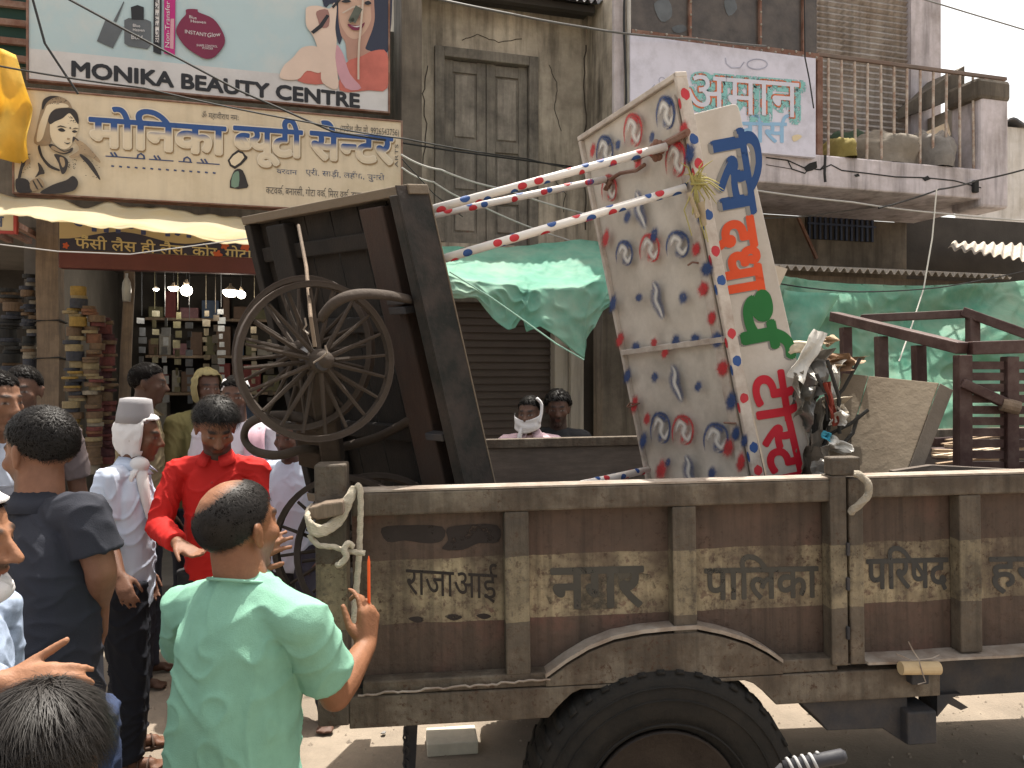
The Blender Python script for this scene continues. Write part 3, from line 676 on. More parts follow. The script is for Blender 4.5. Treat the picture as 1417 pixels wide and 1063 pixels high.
# ------------------------------------------------------------------ the old house with the wooden door
BO_ = -1.0
xB = fx(812, 0)
house = fthing('old_house', 'old stained plaster house with a grey double door upstairs', 'house', 680, 0)
b = fmb(); d0, d1 = fx(601, 0), fx(744, 0); dzt = fz(672, 72, 0); dzb = fz(672, 338, 0)
b.box(xA, d0, 0, .3, 2.7, 5.5); b.box(d1, xB, 0, .3, 2.7, 5.5); b.box(d0, d1, 0, .3, dzt, 5.5); b.box(d0, d1, 0, .3, 2.7, dzb)
b.build('wall', M['plaster'], house)
b = fmb(); b.box(xB, xB + .25, BO_ + .065, .3, 2.72, 5.6); b.build('side_wall', M['plaster'], house)
b = fmb(); b.box(xA, xA + .17, -.5, -.005, 3.1, 5.6); b.build('pilaster', M['plaster_dark'], house)
b = fmb(); fw = .09
b.box(d0, d0 + fw, -.03, .12, dzb, dzt); b.box(d1 - fw, d1, -.03, .12, dzb, dzt); b.box(d0 + fw, d1 - fw, -.03, .12, dzt - fw, dzt); b.build('door_frame', M['old_wood'], house, bevel=.006)
for k in (0, 1):
    m0 = d0 + fw + .004; m1 = d1 - fw - .004; mid = (m0 + m1) / 2; a, c = (m0, mid - .004) if k == 0 else (mid + .004, m1)
    b = fmb(); zt2, zb2 = dzt - fw - .004, dzb; b.box(a, c, .05, .085, zb2, zt2); 
    st = .085
    b.box(a, a + st, .03, .048, zb2, zt2); b.box(c - st, c, .03, .048, zb2, zt2)
    hs = [zt2, zt2 - .75, zt2 - 1.2, zb2 + .06]
    for q, z in enumerate([zt2 - .11, zt2 - .82, zt2 - 1.3, zb2]): b.box(a + st, c - st, .03, .048, z, z + .1)
    leaf = b.build('door', M['old_wood'], house, bevel=.004)
    for (za, zc) in ((zt2 - .7, zt2 - .13), (zt2 - 1.18, zt2 - .84), (zb2 + .12, zt2 - 1.32)):
        b = fmb(); b.box(a + st + .02, c - st - .02, .036, .049, za, zc); b.build('door_panel', M['old_wood2'], leaf, bevel=.006)
# corrugated roof over the door
def corr(mb, a, b_, c, d, n, amp, th=.006, nv=4):
    """sheet with waves running from edge a-b to edge c-d"""
    a, b_, c, d = V(a), V(b_), V(c), V(d); nrm = (b_ - a).cross(c - a).normalized()
    if nrm.z < 0: nrm = -nrm
    mb.grid(n * 8, nv, lambda u, v: a.lerp(b_, u).lerp(c.lerp(d, u), v) + nrm * (amp * math.sin(u * n * 2 * math.pi)), th, -nrm)
b = fmb(); xr0, xr1 = xA - .1, fx(850, -.4, 5)
zr = fz(840, 4, -.4)
corr(b, (xr0, -.4, zr), (xr1, -.4, zr), (xr0, .4, zr + .38), (xr1, .4, zr + .38), 30, .018)
b.build('roof', M['corr_dark'], house)
b = fmb(); b.box(xr0 + .1, xr1 - .15, -.3, -.23, zr - .06, zr - .0); b.box(xr0 + .1, xr1 - .15, -.1, -.02, zr - .0, zr + .12); b.build('roof_beam', M['interior_dark'], house)
# ground floor of the old house
b = fmb(); b.box(xA, xB, .02, .3, 2.45, 2.7); b.build('lintel', M['plaster_dark'], house)
b = fmb(); rn = random.Random(12)
for pts, w_ in (([(811, 62), (808, 110), (812, 160), (807, 215), (811, 270), (808, 330)], .007), ([(760, 90), (772, 120), (768, 150), (780, 190)], .004), ([(592, 90), (586, 130), (590, 180), (584, 240)], .005), ([(640, 55), (660, 48), (690, 58), (730, 52)], .004), ([(768, 250), (782, 268), (778, 300)], .004), ([(750, 340), (790, 344), (806, 338)], .005)):
    q = []
    for i in range(len(pts) - 1):
        for k in range(5): q.append((pts[i][0] + (pts[i + 1][0] - pts[i][0]) * k / 5 + rn.uniform(-1.5, 1.5), pts[i][1] + (pts[i + 1][1] - pts[i][1]) * k / 5 + rn.uniform(-1, 1)))
    px_line(b, FA, q, -.003, w_)
b.build('crack', mat('wall_crack', (.06, .05, .04), .9, .2), house)
s0, s1 = xA - .1, fx(762, .1)
b = fmb(); ns = 34; z1 = 2.45
prof = [(s0, .0), (s1, .0)]
for k in range(ns):
    za, zc = .1 + (z1 - .1) * k / ns, .1 + (z1 - .1) * (k + 1) / ns
    b.hexa([(s0, .1, za), (s1, .1, za), (s1, .14, za), (s0, .14, za), (s0, .118, zc), (s1, .118, zc), (s1, .14, zc), (s0, .14, zc)])
b.build('brown_shutter', M['brown_shutter'], house)
b = fmb(); b.box(s1, fx(786, 0), -.02, .3, 0, 2.45); b.box(fx(790, -.08), fx(808, -.08), -.08, .3, 0, 2.45); b.build('pillar', M['pale_wall'], house, bevel=.008)
b = fmb(); b.box(fx(808, .2), xB + .9, .6, .7, 0, 2.45); b.build('dark_doorway', M['interior_dark'], house)

# ------------------------------------------------------------------ right building with balcony
BO = -1.0
xe = fx(1395, BO, 250); xb0 = xB + .25; xs1 = fx(1255, 0, 100); xs0 = fx(1130, 0, 100); xw = fx(1296, 0, 100)
rb = fthing('corner_building', 'lavender building with a railed balcony, roller shutter and cracked slab', 'building', 1100, 0)
zs_t = fz(1180, 218, BO); zs_b = fz(1180, 262, BO)
b = fmb(); b.box(xb0, xe, BO, .2, zs_b, zs_t); slab = b.build('balcony_slab', M['lavender'], rb, bevel=.015)
b = fmb()
def crack(pts, w):
    px_line(b, FA, pts, BO - .003, w)
crack([(1060, 218), (1090, 222), (1112, 232), (1135, 235), (1150, 228), (1165, 236), (1200, 240), (1240, 245), (1280, 246), (1320, 250), (1365, 262)], .006)
crack([(1090, 222), (1096, 234), (1114, 240), (1120, 232)], .006); crack([(1135, 235), (1143, 226)], .006); crack([(1060, 228), (1096, 234)], .003)
px_poly(b, FA, [(1112, 232), (1120, 226), (1130, 223), (1131, 232), (1124, 236), (1116, 238)], BO - .004); px_poly(b, FA, [(1182, 242), (1188, 240), (1190, 244), (1184, 245)], BO - .004); px_poly(b, FA, [(1276, 247), (1284, 243), (1288, 248), (1280, 251)], BO - .004)
b.build('crack', M['black'], slab)
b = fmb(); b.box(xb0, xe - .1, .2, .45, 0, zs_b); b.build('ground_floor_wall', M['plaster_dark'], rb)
b = fmb(); b.box(xb0, xs0, .05, .3, zs_t, 7.4); b.box(xs1, xw, -.06, .3, zs_t, 7.4); b.box(xs0, xs1, .05, .3, 6.7, 7.4); b.build('upper_wall', M['lavender'], rb)
b = fmb(); b.box(xs0, xw, .1, 3.0, 7.4, 7.5); b.build('roof', M['plaster'], rb)
b = fmb(); ns = 46
for k in range(ns):
    za, zc = zs_t + (6.7 - zs_t) * k / ns, zs_t + (6.7 - zs_t) * (k + 1) / ns; zm_ = (za + zc) / 2
    b.hexa([(xs0, .02, za), (xs1, .02, za), (xs1, .06, za), (xs0, .06, za), (xs0, -.015, zm_), (xs1, -.015, zm_), (xs1, .06, zm_), (xs0, .06, zm_)])
    b.hexa([(xs0, -.015, zm_), (xs1, -.015, zm_), (xs1, .06, zm_), (xs0, .06, zm_), (xs0, .012, zc), (xs1, .012, zc), (xs1, .06, zc), (xs0, .06, zc)])
b.build('roller_shutter', M['shutter'], rb)
# end pillar + sloped parapet wall
b = fmb(); pz = fz(1375, 112, BO)
b.box(fx(1356, BO, 200), xe, BO - .01, BO + .35, fz(1375, 288, BO), pz); b.build('end_pillar', M['lavender'], rb, bevel=.03)
b = fmb(); b.box(fx(1352, BO - .02, 130), xe + .01, BO - .03, BO + .37, fz(1375, 140, BO), pz + .012); b.build('pillar_cap', M['plaster_dark'], rb, bevel=.04)
b = fmb(); x = xe - .06; b.prism([(x, BO + .36, zs_t), (x, BO + .36, pz - .05), (x, .9, pz - .1), (x, .9, zs_t)], (.05, 0, 0)); b.build('parapet', M['plaster'], rb)
b = fmb(); b.hexa([(xe - .5, .12, zs_t + .75), (xe - .065, -.55, zs_t + .9), (xe - .065, 1.2, zs_t + .9), (xe - .5, 1.2, zs_t + .75), (xe - .5, .12, zs_t + .8), (xe - .065, -.55, zs_t + 1.2), (xe - .065, 1.2, zs_t + 1.2), (xe - .5, 1.2, zs_t + .8)])
b.build('lean_to', M['plaster_dark'], rb)
# railing
ro = BO + .06; zr_t = fz(1260, 90, ro)
b = fmb(); b.box(fx(1130, ro), fx(1392, ro, 100), ro - .016, ro + .016, zr_t - .034, zr_t); rail = b.build('railing', mat('dull_rail', (.17, .135, .115), .75, .3, 8, .2, dirt=(.12, .06, .04), damt=.5), rb, bevel=.004)
for k in range(13):
    px = 1146 + k * 18.2; x = fx(px, ro, 160); b = fmb(); lean = random.uniform(-.012, .012); b.tube([(x + lean, ro, zs_t), (x, ro, zr_t - .04)], .0125, 8); b.build('bar', M['rail_bar'], rail)
b = fmb(); x = fx(1133, ro - .01, 150); b.box(x - .03, x + .03, ro - .03, ro + .03, zs_t, zr_t - .046); b.build('post', M['rust'], rail, bevel=.004)
b = fmb(); x = fx(1362, ro, 200); b.box(x - .03, x + .02, ro - .03, ro + .02, zs_t - .05, zr_t - .046); b.build('post', M['rust'], rail, bevel=.004)
b = fmb(); x = fx(1352, BO - .04, 262); z = fz(1352, 258, BO); b.box(x - .03, x + .03, BO - .04, BO - .004, z - .07, z + .05); b.build('stay_bracket', M['black'], rail, bevel=.01)
# glazed screens over the store sign
b = fmb(); zf = fz(1000, 58, BO)
x0, x1 = fx(873, BO, 40), fx(1132, BO, 40)
b.box(x0, x1, BO + .02, BO + .05, zf, 7.0); b.build('screen_pane', mat('dark_screen', (.065, .055, .05), .3, .4, 6, .1, dirt=(.12, .1, .085), damt=.5, dscale=5), rb)
b = fmb(); b.box(x0, x1, BO - .02, BO + .06, zf - .06, zf)
for px in (955, 1052, 1112): x = fx(px, BO, 30); b.box(x - .012, x + .012, BO - .01, BO + .06, zf, 7.0)
b.build('screen_frame', M['rust'], rb, bevel=.003)
b = fmb(); rn = random.Random(2)
for k in range(26):
    x = x0 + (x1 - x0) * (k + .5) / 26; b.ellip((x, BO - .024, zf - .012 - .03 * (k % 2)), .011, None, 8, 5)
for px in (955, 1052):
    for k in range(5): b.ellip((fx(px, BO, 30), BO - .013, zf + .08 + k * .11), .01, None, 8, 5)
b.build('screen_rivet', M['pale_wall'], rb)
b = fmb(); px_poly(b, FA, [(905, 5), (925, 0), (930, 22), (915, 30)], BO + .016, 3); px_poly(b, FA, [(1002, 2), (1014, -4), (1020, 12), (1008, 22)], BO + .016, 3); px_poly(b, FA, [(930, 38), (945, 34), (950, 42), (936, 46)], BO + .016, 3); b.build('curtain_motif', plain('curtain_print', (.10, .11, .12), .7, var=.5), rb)
b = fmb(); x = fx(869, BO, 60); b.tube([(x, BO - .02, zs_b + .02), (x, BO - .02, 7)], .017, 8); b.build('drain_pipe', M['pvc'], rb, smooth=True)
b = fmb(); x = fx(858, BO, 60); b.box(x - .05, x + .045, BO + .005, BO + .06, 2.72, 7); b.build('pilaster', M['lavender'], rb, bevel=.01)
b = fmb(); x = fx(865, BO - .05, 100); b.tube([(x + .01 * math.sin(z * 5), BO - .05, z) for z in np.linspace(zs_t - .1, 6.5, 20)], .01, 6); b.build('down_cable', M['black_cable'], rb)
# ventilation grille in the ground floor wall
gx0, gx1, gz0, gz1 = fx(1114, .2), fx(1208, .2), fz(1160, 333, .2), fz(1160, 292, .2)
b = fmb(); b.box(gx0, gx1, .185, .198, gz0, gz1); gr = b.build('grille', M['interior_dark'], rb)
b = fmb()
for k in range(13): x = gx0 + (gx1 - gx0) * (k + .5) / 13; b.box(x - .012, x + .012, .165, .183, gz0, gz1)
b.box(gx0, gx1, .15, .163, (gz0 + gz1) / 2 - .01, (gz0 + gz1) / 2 + .01); b.build('grille_bar', M['blue_grille'], gr)
b = fmb(); p = FA.at(1104, 300, .1); q = FA.at(1130, 358, .1); b.beam(p, q, .03, .03); b.build('stay', M['rust'], rb)
# store signboard
t = fthing('shop_sign', 'lilac store signboard with peeling orange and teal Hindi lettering', 'signboard', 1000, BO - .05)
sx0, sx1 = fx(872, BO - .05, 130), fx(1129, BO - .05, 130); szt, szb = fz(1000, 64, BO - .05), fz(1000, 207, BO - .05)
b = fmb(); b.box(sx0, sx1, BO - .05, BO - .005, szb, szt); b.build('panel', M['lilac_board'], t, bevel=.004)
s = BO - .053
teal = mat('peeling_teal', (.22, .47, .46), .7, .1, 5, 0, alpha_wear=(22, .42, .5)); orange = mat('peeling_orange', (.55, .16, .07), .7, .1, 5, 0, alpha_wear=(10, .47, .56)); lblue = plain('pale_blue_paint', (.25, .42, .60), .7); lil = mat('lilac_fill', (.56, .56, .64), .7, .05, 4, 0)
b = fmb(); px_text(b, FA, 'अमान', (952, 157), (1110, 167), 52, s, .10); b.build('lettering', teal, t)
b = fmb(); px_text(b, FA, 'अमान', (950, 153), (1106, 163), 50, s - .002, .05); b.build('lettering', orange, t)
b = fmb(); px_text(b, FA, 'अमान', (950, 153), (1106, 163), 50, s - .004, .012); b.build('lettering', lil, t)
b = fmb(); px_text(b, FA, 'स~टोस^', (1002, 196), (1095, 197), 27, s, .04); b.build('lettering', lblue, t)
b = fmb(); px_line(b, FA, [(1004 + 0, 80), (1005, 88), (1012, 94), (1024, 94), (1030, 86)], s, .005); px_line(b, FA, [(1048 + 14 * math.cos(a), 89 + 7 * math.sin(a)) for a in np.linspace(0, 6.283, 20)], s, .005); px_line(b, FA, [(916 + 4 * math.cos(a), 111 + 4 * math.sin(a)) for a in np.linspace(0, 6.283, 16)], s, .004); px_line(b, FA, [(905, 128), (902, 122), (906, 117)], s, .004); b.build('ornament', mat('faded_ornament', (.35, .36, .45), .7), t)
b = fmb(); px_poly(b, FA, [(1096, 189), (1104, 186), (1110, 189), (1104, 194), (1098, 196)], s, 2); b.build('ornament', plain('faded_yellow', (.60, .5, .33), .7), t)
# things on the balcony
def sack(name, label, px0, px1, y0, y1, off, m, seed, cat):
    b = MB(); x0, x1 = fx(px0, off, (y0 + y1) / 2), fx(px1, off, (y0 + y1) / 2); zt_ = fz((px0 + px1) / 2, y0, off); c = V(((x0 + x1) / 2, off, zs_t)); rx = (x1 - x0) / 2; rz = zt_ - zs_t
    b.m = FA.m; n, h = 28, 14; vs = []
    for i in range(h + 1):
        a = math.pi / 2 * i / h
        for j in range(n):
            t_ = 2 * math.pi * j / n; d = V((math.cos(t_) * math.cos(a) ** .6, math.sin(t_) * math.cos(a) ** .6, math.sin(a) ** .8))
            k = 1 + .22 * noise.noise(d * 1.8 + V((seed, 0, 0))) + .08 * noise.noise(d * 6 + V((seed, 3, 0)))
            vs.append(c + V((d.x * rx * k, d.y * .28 * k, max(0, d.z * rz * k))))
    b.add(vs, [(i * n + j, i * n + (j + 1) % n, (i + 1) * n + (j + 1) % n, (i + 1) * n + j) for i in range(h) for j in range(n)])
    return tag(b.build(name, m, None, smooth=True), label, cat)
sack('cloth_heap', 'crumpled dark green cloth heap behind the balcony bars', 1140, 1196, 186, 206, -.45, mat('green_cloth', (.035, .06, .035), .9, .3, 10, .6, 25), 1, 'cloth')
sack('sack', 'small yellow bundle at the left end of the balcony floor', 1140, 1168, 196, 212, -.78, mat('yellow_sack', (.20, .16, .05), .9, .25, 10, .5, 25), 4, 'sack')
sack('sack', 'long grey dusty sack lying in the middle of the balcony', 1168, 1268, 186, 216, -.72, mat('grey_sack', (.19, .165, .135), .9, .25, 10, .5, 25), 6, 'sack')
sack('sack', 'grey plastic sack at the right end of the balcony floor', 1258, 1308, 186, 220, -.74, mat('plastic_sack', (.17, .155, .14), .7, .3, 10, .5, 25), 9, 'sack')
b = fmb(); p = [FA.at(1272, 188, -.5), FA.at(1312, 170, -.5), FA.at(1316, 186, -.7), FA.at(1300, 205, -.75)]; b.prism(p, (0, .015, .01))
tag(b.build('cardboard_sheet', mat('sunlit_cardboard', (.5, .4, .28), .9, .2), None), 'bright torn cardboard sheet leaning by the right end sack', 'cardboard')
# side canopy (corrugated) over the green tarp and shed roofs on the right
t = fthing('canopy', 'long corrugated canopy edge above the green tarp', 'canopy', 1200, -1.0)
b = fmb(); cz = fz(1230, 376, -1.15); cx0, cx1 = fx(1040, -1.15, 376), fx(1400, -1.15, 376); corr(b, (cx0, -1.15, cz), (cx1, -1.15, cz), (cx0, .18, cz + .22), (cx1, .18, cz + .22), 34, .02); b.build('sheet', M['corr_pale'], t)
b = fmb(); b.box(cx0, cx1, -1.0, -.94, cz - .1, cz - .04); b.build('batten', M['post_wood'], t)
t = fthing('shed_roof', 'small sunlit corrugated roof at the right edge above the canopy', 'roof', 1380, -.5)
b = fmb(); corr(b, FA.at(1312, 343, -.9), FA.at(1470, 368, -.9), FA.at(1318, 335, .1), FA.at(1470, 340, .1), 12, .02); b.build('sheet', M['corr_pale'], t)
b = fmb(); b.box(xe - .12, fx(1480, .1, 340), .3, .36, 0, zs_b + .12); b.build('shed_wall', M['interior_dark'], t)
wh = fthing('white_house', 'plain white house wall beyond the balcony pillar', 'house', 1400, 2.2)
b = fmb(); b.box(fx(1345, 2.2, 250), fx(1700, 2.2, 250), 2.2, 2.5, 0, fz(1417, 178, 2.2)); b.build('wall', M['white_house'], wh)
b = fmb(); corr(b, (fx(1345, 2.2, 250), 2.1, fz(1417, 178, 2.2)), (fx(1700, 2.2, 250), 2.1, fz(1417, 178, 2.2) + .5), (fx(1345, 2.2, 250), 3.6, fz(1417, 160, 2.2)), (fx(1700, 2.2, 250), 3.6, fz(1417, 150, 2.2) + .6), 10, .05, .03); b.build('roof', M['corr_dark'], wh)

# ------------------------------------------------------------------ green tarps
tp = MB()
bot = [(600, 408), (622, 412), (642, 414), (660, 416), (682, 440), (703, 456), (713, 456), (722, 440), (728, 458), (745, 452), (770, 470), (808, 498), (812, 470), (822, 452), (834, 430), (850, 420), (870, 440)]
def lerp_tab(tab, u):
    s_ = u * (len(tab) - 1); i = min(int(s_), len(tab) - 2); f = s_ - i; return (tab[i][0] + (tab[i + 1][0] - tab[i][0]) * f, tab[i][1] + (tab[i + 1][1] - tab[i][1]) * f)
def tarp_l(u, v):
    bx, by = lerp_tab(bot, u); tx = 596 + 280 * u; ty = 338 + 5 * math.sin(u * 6)
    off_t, off_m, off_b = -.75, -1.75, -1.78
    mx = tx * .6 + bx * .4; my = 376 + 28 * math.sin(u * 3.14) ** .7 * (.6 + .4 * u)
    if v < .55: k = v / .55; a, c = FA.at(tx, ty, off_t), FA.at(mx, my, off_m)
    else: k = (v - .55) / .45; a, c = FA.at(mx, my, off_m), FA.at(bx, by, off_b)
    p = a.lerp(c, k); w_ = noise.noise(V((u * 6, v * 3, 2)))
    p += V((0, -.04 * w_ - .03 * (1 - abs(noise.noise(V((u * 11 + v * 3, v * 5 - u * 4, 8))))) ** 4, .025 * noise.noise(V((u * 9 + v * 4, v * 2, 7))) - (.05 * math.sin(k * 3.14) if v < .55 else 0)))
    return FA.m @ p
tp.grid(120, 60, tarp_l, .003, (0, 1, .2))
tag(tp.build('tarp', M['tarp'], None, smooth=True), 'pale green tarp with ragged hanging tips below the upstairs door', 'tarp')
b = MB(); b.tube([FA.m @ FA.at(x, y, -1.86) for x, y in ((622, 376), (680, 412), (720, 440), (770, 476), (808, 498))], .006, 6); tag(b.build('stitched_rope', plain('cord_green', (.3, .5, .4), .7)), 'pale cord stitched slantwise along the torn edge of the pale green tarp', 'cord')
t2 = MB()
def tarp_r(u, v):
    tx = 1030 + 420 * u; ty = 378 + 20 * math.sin(u * 2.6) - 4 * u; by = 590 + 40 * u
    a, c = FA.at(tx, ty, -1.25), FA.at(tx + 10, by, -1.95)
    p = a.lerp(c, v); p += V((0, -.11 * math.sin(u * 9 + v * 2.3) * v ** .5 - .16 * noise.noise(V((u * 5 + v * 2, v * 3.2, 3))) + .05 * math.sin(v * 16 + u * 7) * u - .035 * (1 - abs(noise.noise(V((u * 13 + v * 5, v * 7 - u * 3, 8))))) ** 4 + .012 * noise.noise(V((u * 40, v * 16, 2))), 0))
    return FA.m @ p
t2.grid(150, 76, tarp_r, .003, (0, 1, 0))
tag(t2.build('tarp', M['tarp_dark'], None, smooth=True), 'long deep green tarp hanging under the corrugated canopy', 'tarp')
t3 = MB(); t3.grid(14, 16, lambda u, v: FA.m @ (FA.at(1085 + u * (70 - 30 * v), 400 + 8 * u + v * (115 - 40 * u), -1.62) + V((0, .06 * math.sin(u * 5 + v * 3) + .04 * noise.noise(V((u * 4, v * 4, 5))), 0))), .003, (0, 1, 0))
tag(t3.build('tarp', M['tarp'], None, smooth=True), 'small bright green tarp flap beside the red lettered board', 'tarp')
t4 = MB(); t4.add([FA.m @ FA.at(x, y, -1.5) for x, y in ((1216, 462), (1214, 520), (1195, 545))] + [FA.m @ FA.at(x, y, -1.5) for x, y in ((1228, 478), (1226, 560), (1262, 560))], [(0, 1, 2), (3, 4, 5)])
tag(t4.build('tarp_scrap', M['tarp'], None), 'two narrow green tarp points hanging behind the brown rack', 'tarp')
b = fmb(); b.prism([FA.at(x, y, -1.7) for x, y in ((1068, 366), (1090, 372), (1078, 398), (1062, 392))], (.01, .05, .01)); tag(b.build('cardboard_piece', mat('carton_piece', (.5, .42, .33), .9, .2), None), 'small torn carton piece sticking out above the small tarp flap', 'cardboard')

# ------------------------------------------------------------------ overhead cables
def cable(label, pts, r, m, drop=.0):
    w = [FA.m @ FA.at(p[0], p[1], p[2]) for p in pts]; path = []
    for i in range(len(w) - 1): path += sag(w[i], w[i + 1], drop, 14)[(1 if i else 0):]
    b = MB(); b.tube(path, r, 6); tag(b.build('cable', m), label, 'cable', 'overhead cables')
cable('black cable slanting down across the pale blue signboard to the door', [(60, -20, -1.3), (180, 45, -1.3), (330, 125, -1.3), (460, 182, -1.2), (620, 208, -.5), (800, 232, -.2)], .008, M['black_cable'])
cable('thin cable from the left edge across the cream signboard top', [(-20, 88, -1.4), (200, 122, -1.4), (430, 170, -1.3), (560, 192, -1.2), (730, 220, -.6), (830, 240, -.6)], .006, M['black_cable'], .01)
cable('black cable running steeply down the left end of the pale blue signboard', [(40, -20, -1.2), (62, 60, -1.2), (108, 130, -1.2)], .008, M['black_cable'])
cable('bright cable along the corrugated roof to the store sign', [(560, -12, -1.25), (710, 20, -1.25), (810, 38, -1.15), (880, 48, -1.15), (960, 54, -1.1), (1060, 64, -1.1)], .009, mat('shiny_cable', (.10, .1, .1), .3, .1, 5, 0), .005)
cable('pale cable from the cream board down past the door', [(555, 214, -1.0), (610, 235, -.9), (700, 262, -.7), (830, 300, -.6)], .008, M['pale_cable'], .02)
cable('second pale cable under the cream board corner', [(556, 232, -1.0), (600, 252, -.9), (660, 282, -.8), (780, 330, -.6), (850, 345, -.7)], .007, M['pale_cable'], .02)
cable('thin dark cable from the cream board to the cart top', [(556, 220, -1.1), (600, 268, -1.0), (640, 300, -.8)], .004, M['black_cable'])
cable('long pale cable stretched under the balcony slab', [(1010, 258, -1.1), (1180, 280, -1.1), (1310, 296, -1.1), (1440, 306, -1.1)], .008, M['pale_cable'], .01)
cable('dark cable sagging beneath the long pale one', [(1010, 304, -.6), (1110, 300, -.6), (1215, 286, -.4)], .007, mat('grey_cable', (.09, .09, .09), .6), .0)
cable('cable from the stay bracket to the right edge', [(1216, 288, -1.15), (1300, 262, -1.15), (1352, 250, -1.15), (1440, 228, -1.3)], .009, M['black_cable'], .01)
cable('dark cable sagging over the deep green tarp', [(1075, 392, -1.5), (1180, 404, -1.5), (1300, 398, -1.5), (1440, 370, -1.5)], .006, M['black_cable'], .01)
cable('thin grey cable crossing the sky at the top right', [(1255, -8, -1.2), (1340, 18, -1.2), (1440, 48, -1.2)], .007, mat('sky_cable', (.2, .2, .2), .6), .0)
cable('cable coming down from the rusty screens over the lilac signboard', [(1113, 0, -1.12), (1114, 80, -1.12), (1120, 110, -1.12), (1126, 150, -1.12)], .006, M['black_cable'])
cable('black cable hanging down over the slab crack', [(1142, 215, -1.05), (1141, 240, -1.05), (1142, 252, -1.05)], .012, M['black_cable'])
cable('slim white cord from the balcony down to the brown rack', [(1296, 262, -1.3), (1290, 330, -1.35), (1278, 400, -1.4), (1262, 450, -1.5), (1244, 500, -1.6)], .006, plain('white_cord', (.6, .58, .52), .7))
cable('thin cable low across the left shop front', [(-20, 336, -1.9), (80, 348, -1.9), (180, 352, -1.9), (345, 330, -1.9)], .004, M['pale_cable'], .0)
# ------------------------------------------------------------------ tractor trailer
T = Frame((-.4536, 2.35, 0), 5.5, .8)
M['steel'] = mat('worn_trailer_steel', (.112, .084, .060), .75, .5, 7, .6, 38, speck=(55, .56, .66, (.055, .03, .018)), dirt=(.055, .043, .033), damt=.65, dscale=2.5, c2=(.15, .125, .095), c2scale=7, streak=((30, 1.5, 1), .5))
bz0, bz1 = T.at(600, 866).z, T.at(600, 776).z
band = (.36, .295, .185, 1)
M['side_paint'] = mat('red_oxide_side', (.104, .064, .048), .7, .5, 5, .6, 30, speck=(48, .56, .66, (.045, .025, .016)), dirt=(.065, .048, .037), damt=.75, dscale=3, c2=(.14, .055, .042), c2lo=.56, c2hi=.7, c2scale=2.5, streak=((34, 1.2, 1), .55), band=(bz0, bz1, band, .42))
M['post_paint'] = mat('stake_paint', (.12, .095, .07), .7, .5, 7, .6, 38, speck=(55, .56, .66, (.055, .03, .018)), dirt=(.055, .045, .036), damt=.7, dscale=5, streak=((30, 1.5, 1), .5), band=(bz0 + .008, bz1 + .008, band, .40))
M['chassis'] = mat('chassis_dark', (.03, .03, .034), .75, .3, 5, .3, dirt=(.07, .055, .045), damt=.45, dscale=6)
M['tyre'] = mat('dusty_tyre', (.009, .0085, .008), .85, .3, 6, .4, 60, dirt=(.024, .02, .016), damt=.45, dscale=5)
M['rim'] = mat('rim_brown', (.018, .012, .010), .6, .3, 6, .3, dirt=(.035, .027, .021), damt=.5, dscale=6)
M['edge'] = mat('pale_steel_edge', (.30, .26, .22), .6, .25, 12, .2, dirt=(.14, .09, .06), damt=.5, dscale=10)
trailer = thing('tractor_trailer', 'grimy brown municipal tractor trailer with worn cream Hindi lettering along its side', 'trailer', mtx=T.m)
tm = lambda: MB(T.m)
def tb(mb, px0, py0, px1, py1, off, dep):
    c = (px0 + px1) / 2; cy = (py0 + py1) / 2
    x0, x1 = T.at(px0, cy, off).x, T.at(px1, cy, off).x; z1, z0 = T.at(c, py0, off).z, T.at(c, py1, off).z
    mb.box(x0, x1, off, off + dep, z0, z1); return x0, x1, z0, z1
X0 = T.at(437, 700, -.02).x; XP = T.at(1172, 700, -.02).x; X1 = XP + 2.3; WD = 1.66
zt = T.at(600, 679, -.02).z; zrb = T.at(600, 711, -.02).z
zfl = T.at(600, 940, 0).z
b = tm(); b.box(X0 + .1, X1, .03, .036, zfl, zt - .02); b.build('side_panel', M['side_paint'], trailer)
b = tm(); b.box(X0 + .105, XP - .045, -.028, .029, zrb, zt); b.build('top_rail', M['steel'], trailer, bevel=.006)
b = tm(); b.box(XP + .045, X1, -.028, .029, zrb + .008, zt); b.build('top_rail', M['steel'], trailer, bevel=.006)
# the paler lip along the rails
for xa, xb in ((X0 + .106, XP - .046), (XP + .046, X1)):
    b = tm(); b.box(xa, xb, -.026, .05, zt + .001, zt + .007); b.build('rail_lip', M['edge'], trailer)
for px0, px1 in ((699, 733), (931, 964)):
    b = tm(); xa, xb, za, zc = tb(MB(), px0, 713, px1, 934 if px0 < 800 else 878, -.022, .05); b.box(xa, xb, -.026, .028, za, zrb - .0005); b.build('stake', M['post_paint'], trailer, bevel=.005)
b = tm(); xa, xb, za, zc = tb(MB(), 1328, 693, 1358, 903, -.022, .05); b.box(xa, xb, -.026, .028, za, zrb + .0075); b.build('stake', M['post_paint'], trailer, bevel=.005)
b = tm(); tb(b, 437, 643, 481, 1006, -.03, .09); b.build('corner_post', M['post_paint'], trailer, bevel=.006)
b = tm(); tb(b, 1150, 633, 1191, 658, -.035, .05); tb(b, 1150, 658.5, 1173, 922, -.035, .06); b.build('centre_post', M['post_paint'], trailer, bevel=.005)
b = tm(); tb(b, 1176, 662, 1196, 920, -.03, .05); b.build('centre_post', M['post_paint'], trailer, bevel=.005)
b = tm()
for y in (752, 800, 868): tb(b, 1172.5, y, 1177, y + 18, -.045, .03)
b.build('hinge', M['chassis'], trailer, bevel=.003)
